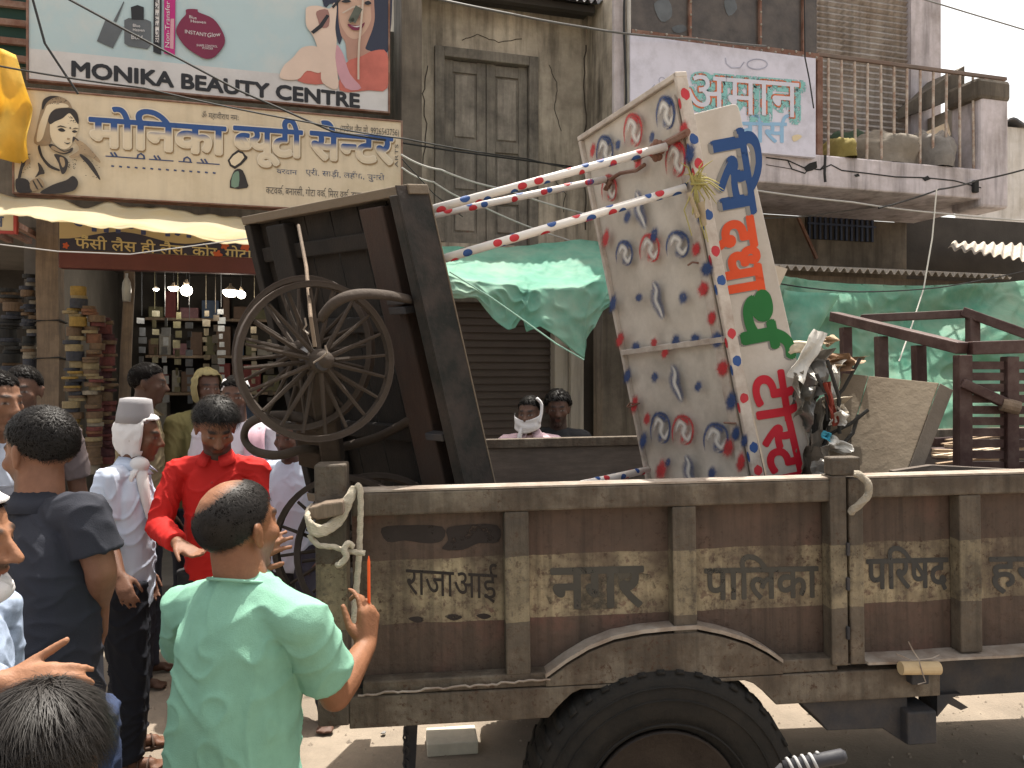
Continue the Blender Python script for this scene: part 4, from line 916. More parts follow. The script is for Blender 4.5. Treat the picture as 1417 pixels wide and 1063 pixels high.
# bottom ledge, tyre cut-out beam, wheel-arch plate
wc = T.at(921, 1119, -.03); WR = .446
b = tm(); zl1, zl0 = T.at(600, 938, -.02).z, T.at(600, 957, -.02).z
b.box(X0 + .13, T.at(757, 945, -.02).x, -.025, .03, zl0, zl1); b.build('ledge', M['steel'], trailer, bevel=.005)
b = tm(); b.box(T.at(1062, 930, -.02).x, XP - .04, -.025, .03, zl0, T.at(1120, 911, -.02).z); b.build('ledge', M['steel'], trailer, bevel=.005)
def arch_poly(xa, xb, ztop, zbot, off, r, ctr):
    pts = [(xa, off, ztop), (xb, off, ztop), (xb, off, zbot)]
    a0 = math.acos(max(-1, min(1, 0))); out = []
    zc = zbot
    k = math.sqrt(max(r * r - (zbot - ctr.z) ** 2, 0)); a1 = math.atan2(zbot - ctr.z, k); a2 = math.pi - a1
    for i in range(25):
        a = a1 + (a2 - a1) * i / 24; x, z = ctr.x + r * math.cos(a), ctr.z + r * math.sin(a)
        if z < ztop - .012: out.append((x, off, z))
        else: out.append((x, off, ztop - .012))
    return pts + out + [(xa, off, zbot)]
zb1, zb0 = zl0 - .002, T.at(600, 1003, -.03).z
b = tm(); b.prism(arch_poly(X0 + .09, XP + .3, zb1, zb0, -.03, WR * 1.05, wc), (0, .075, 0)); b.build('lower_beam', M['steel'], trailer, bevel=.004)
# ragged weld line on the beam
b = tm(); rn = random.Random(4)
pts = [(T.at(495 + i * 6.2, 962 - i * .5, -.035).x, -.034, T.at(495 + i * 6.2, 962 - i * .5, -.035).z + rn.uniform(-.004, .004)) for i in range(44)]; b.tube(pts, .0035, 5); b.build('weld', M['edge'], trailer)
arch = [(755, 943), (785, 921), (815, 903), (850, 889), (890, 881), (930, 877), (965, 875), (1000, 882), (1035, 893), (1062, 907), (1084, 922)]
def arch_pts(off, dy=0): return [T.at(x, y + dy, off) for x, y in arch]
b = tm(); top = arch_pts(-.03); zb_ = zb1 + .002
low = [V((top[-1].x, -.03, zb_)), V((top[0].x, -.03, zb_))]
b.prism(top + low, (0, .055, 0)); b.build('arch_plate', M['steel'], trailer, bevel=.003)
b = tm()
tp_ = arch_pts(-.032, -4)
for i in range(len(tp_) - 1): 
    p, q = tp_[i], tp_[i + 1]; b.hexa([p, q, q + V((0, .06, 0)), p + V((0, .06, 0)), p + V((0, 0, .012)), q + V((0, 0, .012)), q + V((0, .06, .012)), p + V((0, .06, .012))])
b.build('arch_lip', M['edge'], trailer)
# front half: floor lip, chassis rail, brackets
b = tm(); z1_, z0_ = T.at(1290, 910, -.03).z, T.at(1290, 918, -.03).z; n = 24
b.grid(n, 1, lambda u, v: (XP + .05 + u * (X1 - XP - .05), -.045 + .08 * v, z1_ + .012 * math.sin(u * 17) * noise.noise(V((u * 9, 1, 1))) + .006 * v), .008, (0, 0, -1)); b.build('floor_lip', M['edge'], trailer)
b = tm(); b.box(XP + .305, X1, .02, .12, T.at(1350, 963, .02).z, z1_ - .016); b.box(X0 + .3, XP + .25, .5, .6, zb0 + .0, zb0 + .12); b.box(X0 + .3, XP + .25, 1.1, 1.2, zb0, zb0 + .12); b.build('chassis_rail', M['chassis'], trailer, bevel=.006)
b = tm(); b.prism([T.at(x, y, -.01) for x, y in ((1110, 975), (1132, 996), (1145, 1012), (1222, 1009), (1256, 1031), (1256, 960), (1180, 960), (1110, 968))], (0, .18, 0)); b.build('bracket', M['chassis'], trailer, bevel=.005)
b = tm(); tb(b, 1256, 985, 1297, 1031, -.05, .25); b.build('bracket', M['chassis'], trailer, bevel=.006)
b = tm(); b.prism([T.at(x, y, .0) for x, y in ((1297, 962), (1297, 992), (1312, 974), (1330, 983), (1340, 979), (1318, 966), (1330, 960))], (0, .1, 0)); b.build('bracket', M['chassis'], trailer)
b = tm(); p, q = T.at(1246, 918, -.07), T.at(1299, 918, -.07); b.lathe([(.001, 0), (.02, 0), (.02, (q - p).length), (.001, (q - p).length)], 14, p - V((0, 0, .015)), (q - p), False); b.build('pivot_pin', mat('cream_pin', (.45, .34, .2), .7, .2, 8), trailer)
b = tm(); tb(b, 1262, 926, 1286, 948, -.06, .06); b.build('pin_housing', M['chassis'], trailer, bevel=.004)
b = tm(); b.tube([T.at(x, y, -.09) for x, y in ((1257, 888), (1263, 900), (1271, 912), (1276, 930), (1281, 944), (1270, 947))], .002, 5); b.tube([T.at(x, y, -.09) for x, y in ((1240, 905), (1262, 914), (1290, 911), (1300, 906))], .002, 5); b.build('tie_wire', M['edge'], trailer)
# bed, far side, head board, drawbar
b = tm(); b.box(X0 + .1, X1, .037, WD - .01, zfl - .04, zfl - .005); b.build('bed_floor', M['chassis'], trailer)
M['inner'] = mat('inner_board', (.105, .085, .07), .8, .3, 5, .25, dirt=(.06, .05, .045), damt=.6, stretch=(1.5, 6, 10))
b = tm(); b.box(X0 + .1, X1, WD, WD + .02, zfl, zt - .045); b.build('far_side_panel', M['inner'], trailer)
b = tm(); b.box(X0 + .1, X1, WD - .015, WD + .04, zt - .043, zt + .004); b.build('top_rail', M['steel'], trailer, bevel=.004)
b = tm(); b.box(X1, X1 + .03, .03, WD, zfl, zt); b.build('head_board', M['steel'], trailer)
b = tm(); b.box(X0 + .02, X0 + .1, WD - .04, WD + .04, zfl - .2, zt + .08); b.build('corner_post', M['steel'], trailer, bevel=.005)
b = tm(); b.beam((X1, .5, zb0), (X1 + 1.4, .83, zb0 - .1), .1, .1); b.beam((X1, 1.16, zb0), (X1 + 1.4, .83, zb0 - .1), .1, .1); b.build('drawbar', M['chassis'], trailer)
# axle and wheels
b = tm(); b.beam((wc.x, .15, wc.z), (wc.x, WD - .15, wc.z), .1, .1, (0, 0, 1)); b.build('axle', M['chassis'], trailer)
b = tm()
for y in (.33, WD - .33):
    for k in range(5): b.prism([(wc.x - .45 + k * .07, y, zb0 - .005 - k * .014), (wc.x + .45 - k * .07, y, zb0 - .005 - k * .014), (wc.x + .45 - k * .07, y, zb0 - .016 - k * .014), (wc.x - .45 + k * .07, y, zb0 - .016 - k * .014)], (0, .06, 0))
b.build('leaf_spring', M['chassis'], trailer)
def wheel(y, sgn):
    b = tm(); prof = []
    for r, w in ((.235, .06), (.25, .085), (.30, .105), (.37, .112), (.405, .105), (.425, .09), (.434, .06), (.438, 0)): prof.append((r, w))
    full = [(r, -w) for r, w in prof] + [(r, w) for r, w in reversed(prof[:-1])]
    b.lathe([(r, z) for r, z in full], 56, (wc.x, y, wc.z), (0, -1, 0))
    # sidewall ribs
    for rr in (.385, .345, .27):
        b.lathe([(rr - .004, .108), (rr, .116), (rr + .004, .108), (rr, .104)], 56, (wc.x, y, wc.z), (0, -sgn, 0), True)
    # tread lugs
    for k in range(44):
        a = 2 * math.pi * k / 44; c, s_ = math.cos(a), math.sin(a); t_ = V((-s_, 0, c)); r_ = V((c, 0, s_)); o = V((wc.x, y, wc.z))
        for (w0, w1) in ((-.1, -.012), (.012, .1)):
            q = .012 if w0 < 0 else -.012
            p = lambda rr, w, tt: o + r_ * rr + V((0, w, 0)) + t_ * (tt + q * (1 if abs(w) > .05 else 0))
            b.hexa([p(.42, w0, -.014), p(.42, w1, -.014), p(.42, w1, .014), p(.42, w0, .014), p(.441 if abs(w0) < .05 else .428, w0, -.012), p(.441 if abs(w1) < .05 else .428, w1, -.012), p(.441 if abs(w1) < .05 else .428, w1, .012), p(.441 if abs(w0) < .05 else .428, w0, .012)])
    w = b.build('wheel', M['tyre'], trailer, smooth=True)
    b = tm(); b.lathe([(.23, .085), (.238, .095), (.24, .07), (.205, .06), (.2, .0), (.12, -.01), (.11, .02), (.06, .03), (.055, .06), (.001, .065), (.001, -.06), (.235, -.06)], 40, (wc.x, y, wc.z), (0, -sgn, 0)); b.build('rim', M['rim'], w, smooth=True)
    b = tm()
    for k in range(6):
        a = 2 * math.pi * k / 6; p = V((wc.x + .09 * math.cos(a), y - sgn * .012, wc.z + .09 * math.sin(a))); b.lathe([(.001, 0), (.014, 0), (.014, .022), (.001, .026)], 6, p, (0, -sgn, 0))
    b.build('wheel_nut', M['chassis'], w)
wheel(.055, 1); wheel(WD - .055, -1)
# lettering painted on the side
lt = mat('trailer_letters', (.048, .046, .043), .8, .2, 6, .1, alpha_wear=(20, .28, .40)); lt2 = mat('trailer_letters_faint', (.06, .055, .046), .8, .2, 6, .1, alpha_wear=(16, .30, .42))
lt3 = mat('trailer_letters_black', (.028, .022, .019), .8, .2, 6, .1, alpha_wear=(26, .32, .40))
s = .0285
b = tm(); px_text(b, T, 'राजाआई', (562, 822), (688, 829), 34, s, .02); b.build('painted_lettering', lt3, trailer)
b = tm(); px_text(b, T, 'नगर', (764, 842), (890, 838), 54, s, .04); b.build('painted_lettering', lt2, trailer)
b = tm(); px_text(b, T, 'पािलका', (976, 830), (1132, 826), 42, s, .036); b.build('painted_lettering', lt2, trailer)
b = tm(); px_text(b, T, 'पिरषद', (1200, 815), (1312, 812), 40, s, .036); b.build('painted_lettering', lt, trailer)
b = tm(); px_text(b, T, 'हरदा', (1370, 812), (1490, 810), 40, s, .036); b.build('painted_lettering', lt, trailer)
# overpainted patches
ov = mat('overpaint', (.03, .023, .021), .85, .3, 6, .2, alpha_wear=(14, .34, .42))
b = tm(); px_poly(b, T, [(528, 731), (560, 727), (612, 729), (612, 748), (590, 752), (560, 748), (536, 750)], s, 3); px_poly(b, T, [(618, 732), (640, 727), (688, 727), (690, 750), (662, 752), (640, 761), (612, 760), (620, 748)], s - .001, 3)
px_poly(b, T, [(565, 856), (578, 853), (590, 857), (578, 862)], s, 3); px_poly(b, T, [(615, 853), (628, 850), (640, 854), (628, 859)], s, 3); px_poly(b, T, [(659, 852), (670, 849), (680, 853), (670, 857)], s, 3); b.build('overpainted_patch', ov, trailer)
b = tm(); px_poly(b, T, [(764, 800), (835, 792), (900, 795), (905, 838), (860, 842), (764, 842)], s + .0005, 2); b.build('overpainted_patch', mat('faint_overpaint', (.075, .066, .052), .85, .3, 6, .1, alpha_wear=(7, .44, .6)), trailer)
# cleat on the corner post, hook hose at the centre post
b = tm(); b.prism([T.at(x, y, -.11) for x, y in ((426, 703), (440, 700), (447, 697), (474, 694), (475, 713), (440, 720), (428, 716))], (0, .07, 0)); b.build('cleat', M['post_wood'], trailer, bevel=.005)
# rope coiled on the corner post
M['rope'] = mat('pale_rope', (.52, .46, .36), .85, .15, 20, .8, 140, stretch=(1, 1, 3))
def rope_path(mb, pts, r=.0085, n=8):
    path = spline(pts, 8, False); mb.tube(path, r, n)
    for ph in (0, 2.1, 4.2):
        x = None; q = []
        L_ = 0
        for i, p in enumerate(path):
            d = (path[min(i + 1, len(path) - 1)] - path[max(i - 1, 0)]).normalized()
            if i: L_ += (p - path[i - 1]).length
            if x is None: x = basis(d)[0]
            x = (x - d * x.dot(d)).normalized(); y = d.cross(x); a = ph + L_ / r * .55
            q.append(p + (x * math.cos(a) + y * math.sin(a)) * r * .62)
        mb.tube(q, r * .55, 6)
def tpx(lst, off): return [T.m @ T.at(p[0], p[1], p[2] if len(p) > 2 else off) for p in lst]
b = MB()
for k in range(4):
    o = k * 2.8
    rope_path(b, tpx([(489 + k * 1.3, 674, -.045), (478 + o, 692, -.06), (466 + o * .6, 715 + o, -.07), (446, 730 + o * 1.1, -.12), (428 + o * .4, 722 + o * 1.6, -.13), (426 + o * .3, 708 + o * 1.8, -.1), (432, 700 + o * 2, .03)], 0), .0075)
rope_path(b, tpx([(494, 672, -.05), (498, 676, -.06), (499, 700, -.06), (498, 740, -.065), (496, 780, -.07), (492, 830, -.075), (489, 870, -.08)], 0), .0085)
rope_path(b, tpx([(428, 740, -.11), (440, 754, -.12), (462, 757, -.11), (478, 762, -.1), (490, 764, -.1), (505, 766, -.1)], 0), .0075)
rope_path(b, tpx([(488, 757, -.1), (482, 752, -.11), (476, 760, -.12), (479, 770, -.12), (472, 780, -.12), (466, 782, -.115)], 0), .0085)
tag(b.build('rope', M['rope'], None, smooth=True), 'pale twisted rope coiled over the trailer corner post and hanging beside it', 'rope')
b = MB(); rope_path(b, tpx([(1182, 656, -.05), (1190, 658, -.06), (1200, 668, -.07), (1202, 682, -.07), (1194, 694, -.07), (1182, 704, -.06), (1177, 710, -.05)], 0), .011)
tag(b.build('rope_end', mat('greyed_rope', (.33, .29, .23), .85, .15, 20, .8, 140), None, smooth=True), 'short curled rope end hooked over the rail by the centre post', 'rope')
# chain below the tail
b = MB(); 
for i in range(7):
    p = tpx([(560 + (i % 2) * 2, 1012 + i * 9, .25)], 0)[0]; b.tube([p + V((.009 * math.cos(a) * (i % 2), .009 * math.cos(a) * ((i + 1) % 2), .014 * math.sin(a))) for a in [k * math.pi / 5 for k in range(10)]], .004, 5, closed=True)
tag(b.build('chain', M['chassis'], None), 'short rusty chain hanging under the trailer tail', 'chain')
b = tm(); b.beam(T.at(570, 1000, .3), T.at(566, 1075, .3), .04, .04, (0, 1, 0)); b.build('support_leg', M['chassis'], trailer)
# block on the road, small litter
b = MB(); c = P(625, 1032, 3.75); b.m = MT.Translation((c.x, c.y, 0)) @ MT.Rotation(R(8), 4, 'Z'); b.box(-.12, .12, -.09, .09, .0, .06)
tag(b.build('paving_block', mat('pale_block', (.5, .46, .38), .9, .2, 8), None, bevel=.006), 'pale paving block lying on the road behind the trailer wheel', 'block')
rn = random.Random(21)
lit = [plain('litter_white', (.6, .58, .54), .8), plain('litter_tan', (.35, .27, .18), .8), plain('litter_grey', (.2, .19, .18), .8)]
for i in range(18):
    x, y = rn.uniform(-2.2, 3.2), rn.uniform(2.9, 5.2); r_ = rn.uniform(.012, .035); b = MB()
    pts = [(x + r_ * rn.uniform(.5, 1.2) * math.cos(a), y + r_ * rn.uniform(.5, 1.2) * math.sin(a), .006 + rn.uniform(0, .01)) for a in [k * 1.05 for k in range(6)]]
    b.prism(pts, (0, 0, .004)); tag(b.build('paper_scrap', lit[i % 3], None), 'small flat paper scrap lying on the dusty road', 'scrap', 'paper scraps on the road')

# loose grit on the road
rn = random.Random(77); b = MB()
for i in range(1500):
    x, y = rn.uniform(-3.2, 4.2), rn.uniform(2.6, 5.6); r_ = rn.uniform(.003, .011) * (1 if rn.random() < .9 else 1.8); a0 = rn.uniform(0, 6)
    vs = [(x + r_ * rn.uniform(.7, 1.2) * math.cos(a0 + k * 1.257), y + r_ * rn.uniform(.7, 1.2) * math.sin(a0 + k * 1.257), 0) for k in range(5)] + [(x, y, r_ * .9)]
    b.add(vs, [(k, (k + 1) % 5, 5) for k in range(5)])
tag(b.build('gravel', mat('road_grit', (.26, .215, .17), .95, .5, 60), None), 'loose grit scattered over the dusty road', kind='stuff')
# ------------------------------------------------------------------ the wooden handcart tipped into the trailer
M['cart_dark'] = mat('sooty_cart_wood', (.013, .0105, .009), .85, .35, 4, .4, 40, stretch=(5, 5, 1), dirt=(.028, .021, .016), damt=.5, dscale=4)
M['cart_red'] = mat('brown_cart_beam', (.042, .023, .016), .8, .35, 4, .4, 40, stretch=(8, 8, 1), dirt=(.035, .026, .022), damt=.6, dscale=4)
M['cart_rim'] = mat('lit_cart_plank', (.16, .125, .09), .85, .3, 6, .4, 40, dirt=(.10, .08, .06), damt=.5, dscale=6)  # paler tone carries the light caught by the end plank and edge
M['cart_green'] = mat('dark_green_cart', (.012, .013, .011), .75, .4, 6, .4, dirt=(.05, .035, .03), damt=.5, dscale=6)
M['cart_wheel'] = mat('old_wheel_wood', (.042, .03, .022), .85, .3, 8, .4, 50, dirt=(.05, .038, .03), damt=.5, dscale=8)
TR, TL, BR = P(578, 270, 2.62), P(356, 311, 3.2), P(676, 700, 2.66)
BL = TL + (BR - TR)
ew = (TR - TL); W_ = ew.length; ew.normalize(); ed = (BR - TR); L_ = ed.length * 1.04; ed.normalize()
en = ew.cross(ed).normalized()
if en.y > 0: en = -en
CM = MT(((ew.x, ed.x, en.x, TL.x), (ew.y, ed.y, en.y, TL.y), (ew.z, ed.z, en.z, TL.z), (0, 0, 0, 1)))   # cart frame: x width, y length, z out of the underside
CI = CM.inverted()
cart = thing('handcart', 'dark wooden four wheel handcart tipped on its end, spoked wheels facing the street', 'handcart', loc=P(520, 690, 2.9))
cm = lambda: MB(CM)
b = cm(); n = 6
for k in range(n): b.box(W_ * k / n + .003, W_ * (k + 1) / n - .003, 0, L_, -.03, 0)
b.build('platform', M['cart_dark'], cart)
b = cm(); b.box(-.02, W_ + .02, -.035, -.001, -.04, .055); b.build('end_board', M['cart_rim'], cart, bevel=.004)
b = cm(); b.box(-.02, W_ + .02, L_ + .001, L_ + .035, -.04, .055); b.build('end_board', M['cart_rim'], cart, bevel=.004)
b = cm(); b.box(W_ - .035, W_ + .004, 0, L_, .001, .10); b.build('side_board', M['cart_green'], cart, bevel=.004)
b = cm(); b.box(W_ + .004, W_ + .0145, -.03, L_, -.046, -.041); b.build('side_edge', M['cart_rim'], cart)  # thin pale strip painted in for the lit line along this edge
b = cm(); b.box(W_ + .005, W_ + .012, -.03, L_, -.04, .10); b.build('side_trim', M['cart_green'], cart)
b = cm(); b.box(-.02, .02, 0, L_, .001, .05); b.build('side_board', M['cart_dark'], cart, bevel=.004)
for xx, m_ in ((W_ * .80, M['cart_red']), (W_ * .20, M['cart_dark'])):
    b = cm(); b.box(xx - .06, xx + .06, .02, L_, .002, .055); b.build('beam', m_, cart, bevel=.006)
for yy in (.1, L_ * .36, L_ * .72):
    b = cm(); b.box(.03, W_ * .72, yy, yy + .06, .003, .03); b.build('cross_beam', M['cart_dark'], cart, bevel=.006)
b = cm()
for (xx, yy) in ((W_ * .86, L_ * .3), (W_ * .86, L_ * .33), (W_ * .9, L_ * .72)): b.box(xx - .03, xx + .05, yy, yy + .025, .056, .10)
b.build('iron_cleat', M['chassis'], cart, bevel=.003)
def hit(px, py, h):
    """point on the plane h metres out of the cart's underside"""
    o = CI @ V((0, 0, CAM_Z)); d = CI.to_3x3() @ V(((px - CX) / F_PX, 1, -(py - CY) / F_PX)); t = (h - o.z) / d.z
    return CM @ (o + d * t)
def spoked(c, ax, r, nsp, root, dish=.02):
    ax = V(ax).normalized(); x, y, _ = basis(ax)
    b = MB(); b.lathe([(r * .94, -.014), (r, -.014), (r, .014), (r * .94, .014)], 44, c, ax, True); w = b.build('wheel', M['cart_wheel'], root, smooth=False)
    b = MB(); b.lathe([(r * 1.001, -.015), (r * 1.015, -.015), (r * 1.015, .015), (r * 1.001, .015)], 44, c, ax, True); b.build('tyre', M['rust_dark'], w)
    b = MB(); b.lathe([(.001, -.09), (.024, -.08), (.038, -.03), (.038, .03), (.024, .08), (.001, .09)], 16, c, ax); b.build('hub', M['cart_wheel'], w, smooth=True)
    for k in range(nsp):
        a = 2 * math.pi * (k + .3) / nsp; d = x * math.cos(a) + y * math.sin(a); off = ax * (dish if k % 2 else -dish)
        b = MB(); b.tube([c + d * .035 + off, c + d * (r * .92)], [.0085, .0055], 6); b.build('spoke', M['cart_wheel'], w)
    return w
M['rust_dark'] = mat('rusty_iron_tyre', (.05, .036, .028), .7, .3, 10, .3, dirt=(.05, .035, .03), damt=.5)
cA, cB = hit(418, 488, .30), hit(440, 500, .42)
viewd = (V((0, 0, CAM_Z)) - cA).normalized()
axA = (viewd + V((-.52, 0, .10))).normalized(); axB = (viewd + V((.36, 0, .06))).normalized()
rA = 106 * cA.y / F_PX; rB = 110 * cB.y / F_PX
spoked(cA, axA, rA, 20, cart); spoked(cB, axB, rB, 20, cart)
b = MB(); b.tube([cA - axA * .12, cA, cB, cB + (cB - cA).normalized() * .08], [.028, .028, .028, .02], 10); b.build('axle', M['chassis'], cart)
# axle beam running down from the hubs and the lower pair of wheels
q0, q1 = hit(442, 505, .36), hit(462, 640, .2); b = MB(); b.beam(q0, q1, .075, .06, (0, 1, 0)); b.build('axle_beam', M['cart_wheel'], cart, bevel=.008)
b = MB(); b.beam(hit(425, 520, .3), hit(432, 640, .12), .09, .06, (0, 1, 0)); b.build('axle_beam', M['cart_wheel'], cart, bevel=.008)
cC, cD = hit(478, 758, .28), hit(520, 760, .22)
spoked(cC, (viewd + V((-.3, 0, 0))).normalized(), 100 * cC.y / F_PX, 14, cart); spoked(cD, (viewd + V((-.1, 0, .5))).normalized(), 108 * cD.y / F_PX, 14, cart)
b = MB(); b.tube([cC, cD], .026, 10); b.build('axle', M['chassis'], cart)
b = MB(); b.tube(spline([hit(x, y, h) for x, y, h in ((440, 592, .3), (415, 578, .34), (372, 576, .36), (345, 586, .36), (338, 606, .36), (352, 624, .36), (385, 630, .34), (420, 622, .3), (455, 622, .2), (520, 606, .08), (570, 580, .04))], 5, False), .014, 8, flat=1.3); b.build('leaf_spring', M['cart_wheel'], cart, smooth=True)
b = MB(); b.tube(spline([hit(x, y, h) for x, y, h in ((445, 440, .45), (462, 420, .45), (490, 408, .4), (530, 408, .3), (566, 414, .1))], 5, False), .012, 8, flat=1.6); b.build('leaf_spring', M['cart_wheel'], cart, smooth=True)
b = MB(); b.tube([hit(413, 312, .1), hit(424, 370, .3), hit(430, 440, .47), hit(436, 480, .48)], .006, 6); b.build('tie_rope', M['post_wood'], cart)
b = MB(); b.tube([hit(x, y, .5) for x, y in ((422, 440), (424, 450), (420, 456), (427, 462))], .003, 5); b.tube([hit(x, y, .5) for x, y in ((434, 502), (446, 494), (453, 488), (450, 478))], .003, 5); b.build('tie_thread', M['edge'], cart)

# ------------------------------------------------------------------ the tea stall: spotted roof panel, legs, name board
M['stall_white'] = mat('dusty_white_sheet', (.56, .515, .455), .6, .12, 3, .15, 30, dirt=(.40, .355, .30), damt=.4, dscale=2.5, c2=(.44, .40, .35), c2scale=2, streak=((8, 8, 1), .12))
M['stall_edge'] = mat('stall_rim_white', (.50, .45, .40), .6, .15, 6, .2, dirt=(.26, .2, .16), damt=.5, dscale=8)
red_s, blue_s = mat('sprayed_red_solid', (.42, .03, .04), .6, .2), mat('sprayed_blue_solid', (.025, .07, .22), .6, .2)
sTL, sTR, sBR = P(808, 194, 3.42), P(938, 110, 2.80), P(1050, 690, 2.86)
sBL = sTL + (sBR - sTR) * 1.0
ex = (sTR - sTL); SW = ex.length; ex.normalize(); ey = (sBR - sTR); ey = (ey - ex * ey.dot(ex)); SL = ey.length; ey.normalize(); ez = ex.cross(ey).normalized()
if ez.y > 0: ez = -ez
SM = MT(((ex.x, ey.x, ez.x, sTL.x), (ex.y, ey.y, ez.y, sTL.y), (ex.z, ey.z, ez.z, sTL.z), (0, 0, 0, 1))); SI = SM.inverted()
stall = thing('tea_stall', 'white tea stall on its side, sprayed red and blue, with a name board', 'tea stall', loc=P(960, 690, 3.0))
sm_ = lambda: MB(SM)
def shit(px, py, h=.003):
    o = SI @ V((0, 0, CAM_Z)); d = SI.to_3x3() @ V(((px - CX) / F_PX, 1, -(py - CY) / F_PX)); t = (h - o.z) / d.z
    return o + d * t
b = sm_()
def bulge(u, v): return (SW * u, SL * v, .006 * math.sin(u * 7) * math.sin(v * 9) + .004 * noise.noise(V((u * 5, v * 9, 1))))
b.grid(24, 48, bulge, .02, (0, 0, -1)); b.build('roof_panel', M['stall_white'], stall, smooth=False)
b = sm_(); r_ = .022
b.box(-.02, SW + .02, -r_, -.001, -.03, .02); b.box(-.02, -.001, 0, SL, -.03, .02); b.build('rim', M['stall_edge'], stall, bevel=.004)
b = sm_(); b.box(SW + .001, SW + .018, -.022, SL, -.03, .02); b.build('rim', M['stall_edge'], stall, bevel=.004)
ym = shit(935, 478).y; b = sm_(); b.box(0, SW, ym - .012, ym + .012, .012, .028); b.build('batten', M['stall_edge'], stall, bevel=.003)
b = sm_(); px_ = shit(975, 480); b.box(SW - .06, SW - .012, 0.05, SL, .012, .022); b.build('batten', M['stall_edge'], stall)
# sprayed S marks (a halo, white core strokes)
class SF:      # adapter so px_* helpers work on the panel
    def at(s, px, py, off): return shit(px, py, off)
sf = SF()
def blob(g, px, py, rx, ry, rot, h, seed, core=.9):
    rn_ = random.Random(seed); mb, cl = g; jit = [1 + .12 * rn_.uniform(-1, 1) for _ in range(20)]; vs = [shit(px, py, h)]; al = [core]
    for fr, a_ in ((.45, core), (.7, core * .62), (.88, core * .22), (1.08, 0)):
        for k in range(20):
            a = 2 * math.pi * k / 20; x, y = rx * fr * math.cos(a) * jit[k], ry * fr * math.sin(a) * jit[k]
            vs.append(shit(px + x * math.cos(rot) - y * math.sin(rot), py + x * math.sin(rot) + y * math.cos(rot), h)); al.append(a_)
    fs = [(0, 1 + k, 1 + (k + 1) % 20) for k in range(20)] + [(1 + r * 20 + k, 1 + (r + 1) * 20 + k, 1 + (r + 1) * 20 + (k + 1) % 20, 1 + r * 20 + (k + 1) % 20) for r in range(3) for k in range(20)]
    mb.add(vs, fs); cl += [(a, a, a, 1) for a in al]
def sstroke(g, pts, w, h, core=1.0, soft=True):
    mb, cl = g; q = [shit(p[0], p[1], h) for p in spline([(x, y) for x, y in pts], 5, False)]; n = len(q); rows = []
    prof = ((-1, 0), (-.55, core * .55), (0, core), (.55, core * .55), (1, 0)) if soft else ((-1, core), (0, core), (1, core))
    vs = []
    for i, p in enumerate(q):
        d = (q[min(i + 1, n - 1)] - q[max(i - 1, 0)]); nr = V((-d.y, d.x, 0)); nr = nr.normalized() if nr.length > 0 else V((1, 0, 0)); ww = w * math.sin(math.pi * (i + .6) / (n + .2)) ** .6
        e = min(1, min(i, n - 1 - i) / 3) if soft else 1
        for o, a in prof: vs.append(p + nr * (ww * o)); cl.append((a * e, a * e, a * e, 1))
    k = len(prof); mb.add(vs, [(i * k + j, i * k + j + 1, (i + 1) * k + j + 1, (i + 1) * k + j) for i in range(n - 1) for j in range(k - 1)])
marks = [(921, 158, 11, 20, 'b'), (876, 182, 11, 20, 'r'), (837, 210, 10, 18, 'b'), (935, 222, 12, 22, 'r'), (843, 262, 9, 16, 'r'), (938, 340, 14, 16, 'b'), (899, 345, 12, 17, 'r'), (864, 352, 10, 15, 'b'), (991, 608, 15, 18, 'b'), (945, 597, 13, 18, 'r'), (914, 594, 12, 19, 'b')]
groups = {k: (sm_(), []) for k in ('r', 'b', 'w')}
for i, (x, y, rx, ry, c) in enumerate(marks):
    rx, ry = rx * 1.12, ry * 1.12; blob(groups[c], x, y, rx * 1.35, ry * 1.3, .25, .0225, i, .12)
    O_ = [(x - rx * .9, y + ry * .9), (x - rx * 1.0, y - ry * .1), (x - rx * .5, y - ry * .95), (x + rx * .5, y - ry * .9), (x + rx * .95, y - ry * .2), (x + rx * .7, y + ry * .7), (x, y + ry * .95)]
    sstroke(groups[c], O_, .0125, .0235, .95); sstroke(groups[c], [(x - rx * .2, y + ry * .9), (x + rx * .1, y + ry * .4), (x + rx * .5, y + ry * .85)], .022, .024, .9); sstroke(groups[c], [(x - rx * .4, y - ry * .85), (x + rx * .2, y - ry * .75), (x + rx * .7, y - ry * .5)], .022, .0245, .9)
    S_ = [(x - rx * .75, y + ry * .1), (x - rx * .35, y - ry * .6), (x + rx * .15, y - ry * .35), (x + rx * .0, y + ry * .15), (x + rx * .45, y + ry * .55), (x + rx * .85, y - ry * .1)]
    sstroke(groups['w'], S_, .019, .026, 1.0)
for i, (x, y) in enumerate(((910, 415), (936, 530), (886, 290), (955, 655))):
    P_ = [(x - 8, y - 26), (x - 2, y - 14), (x - 3, y), (x + 3, y + 14), (x + 8, y + 28)]
    sstroke(groups['b'], P_, .044, .0235, 1.0); sstroke(groups['w'], P_, .018, .026, 1.0)
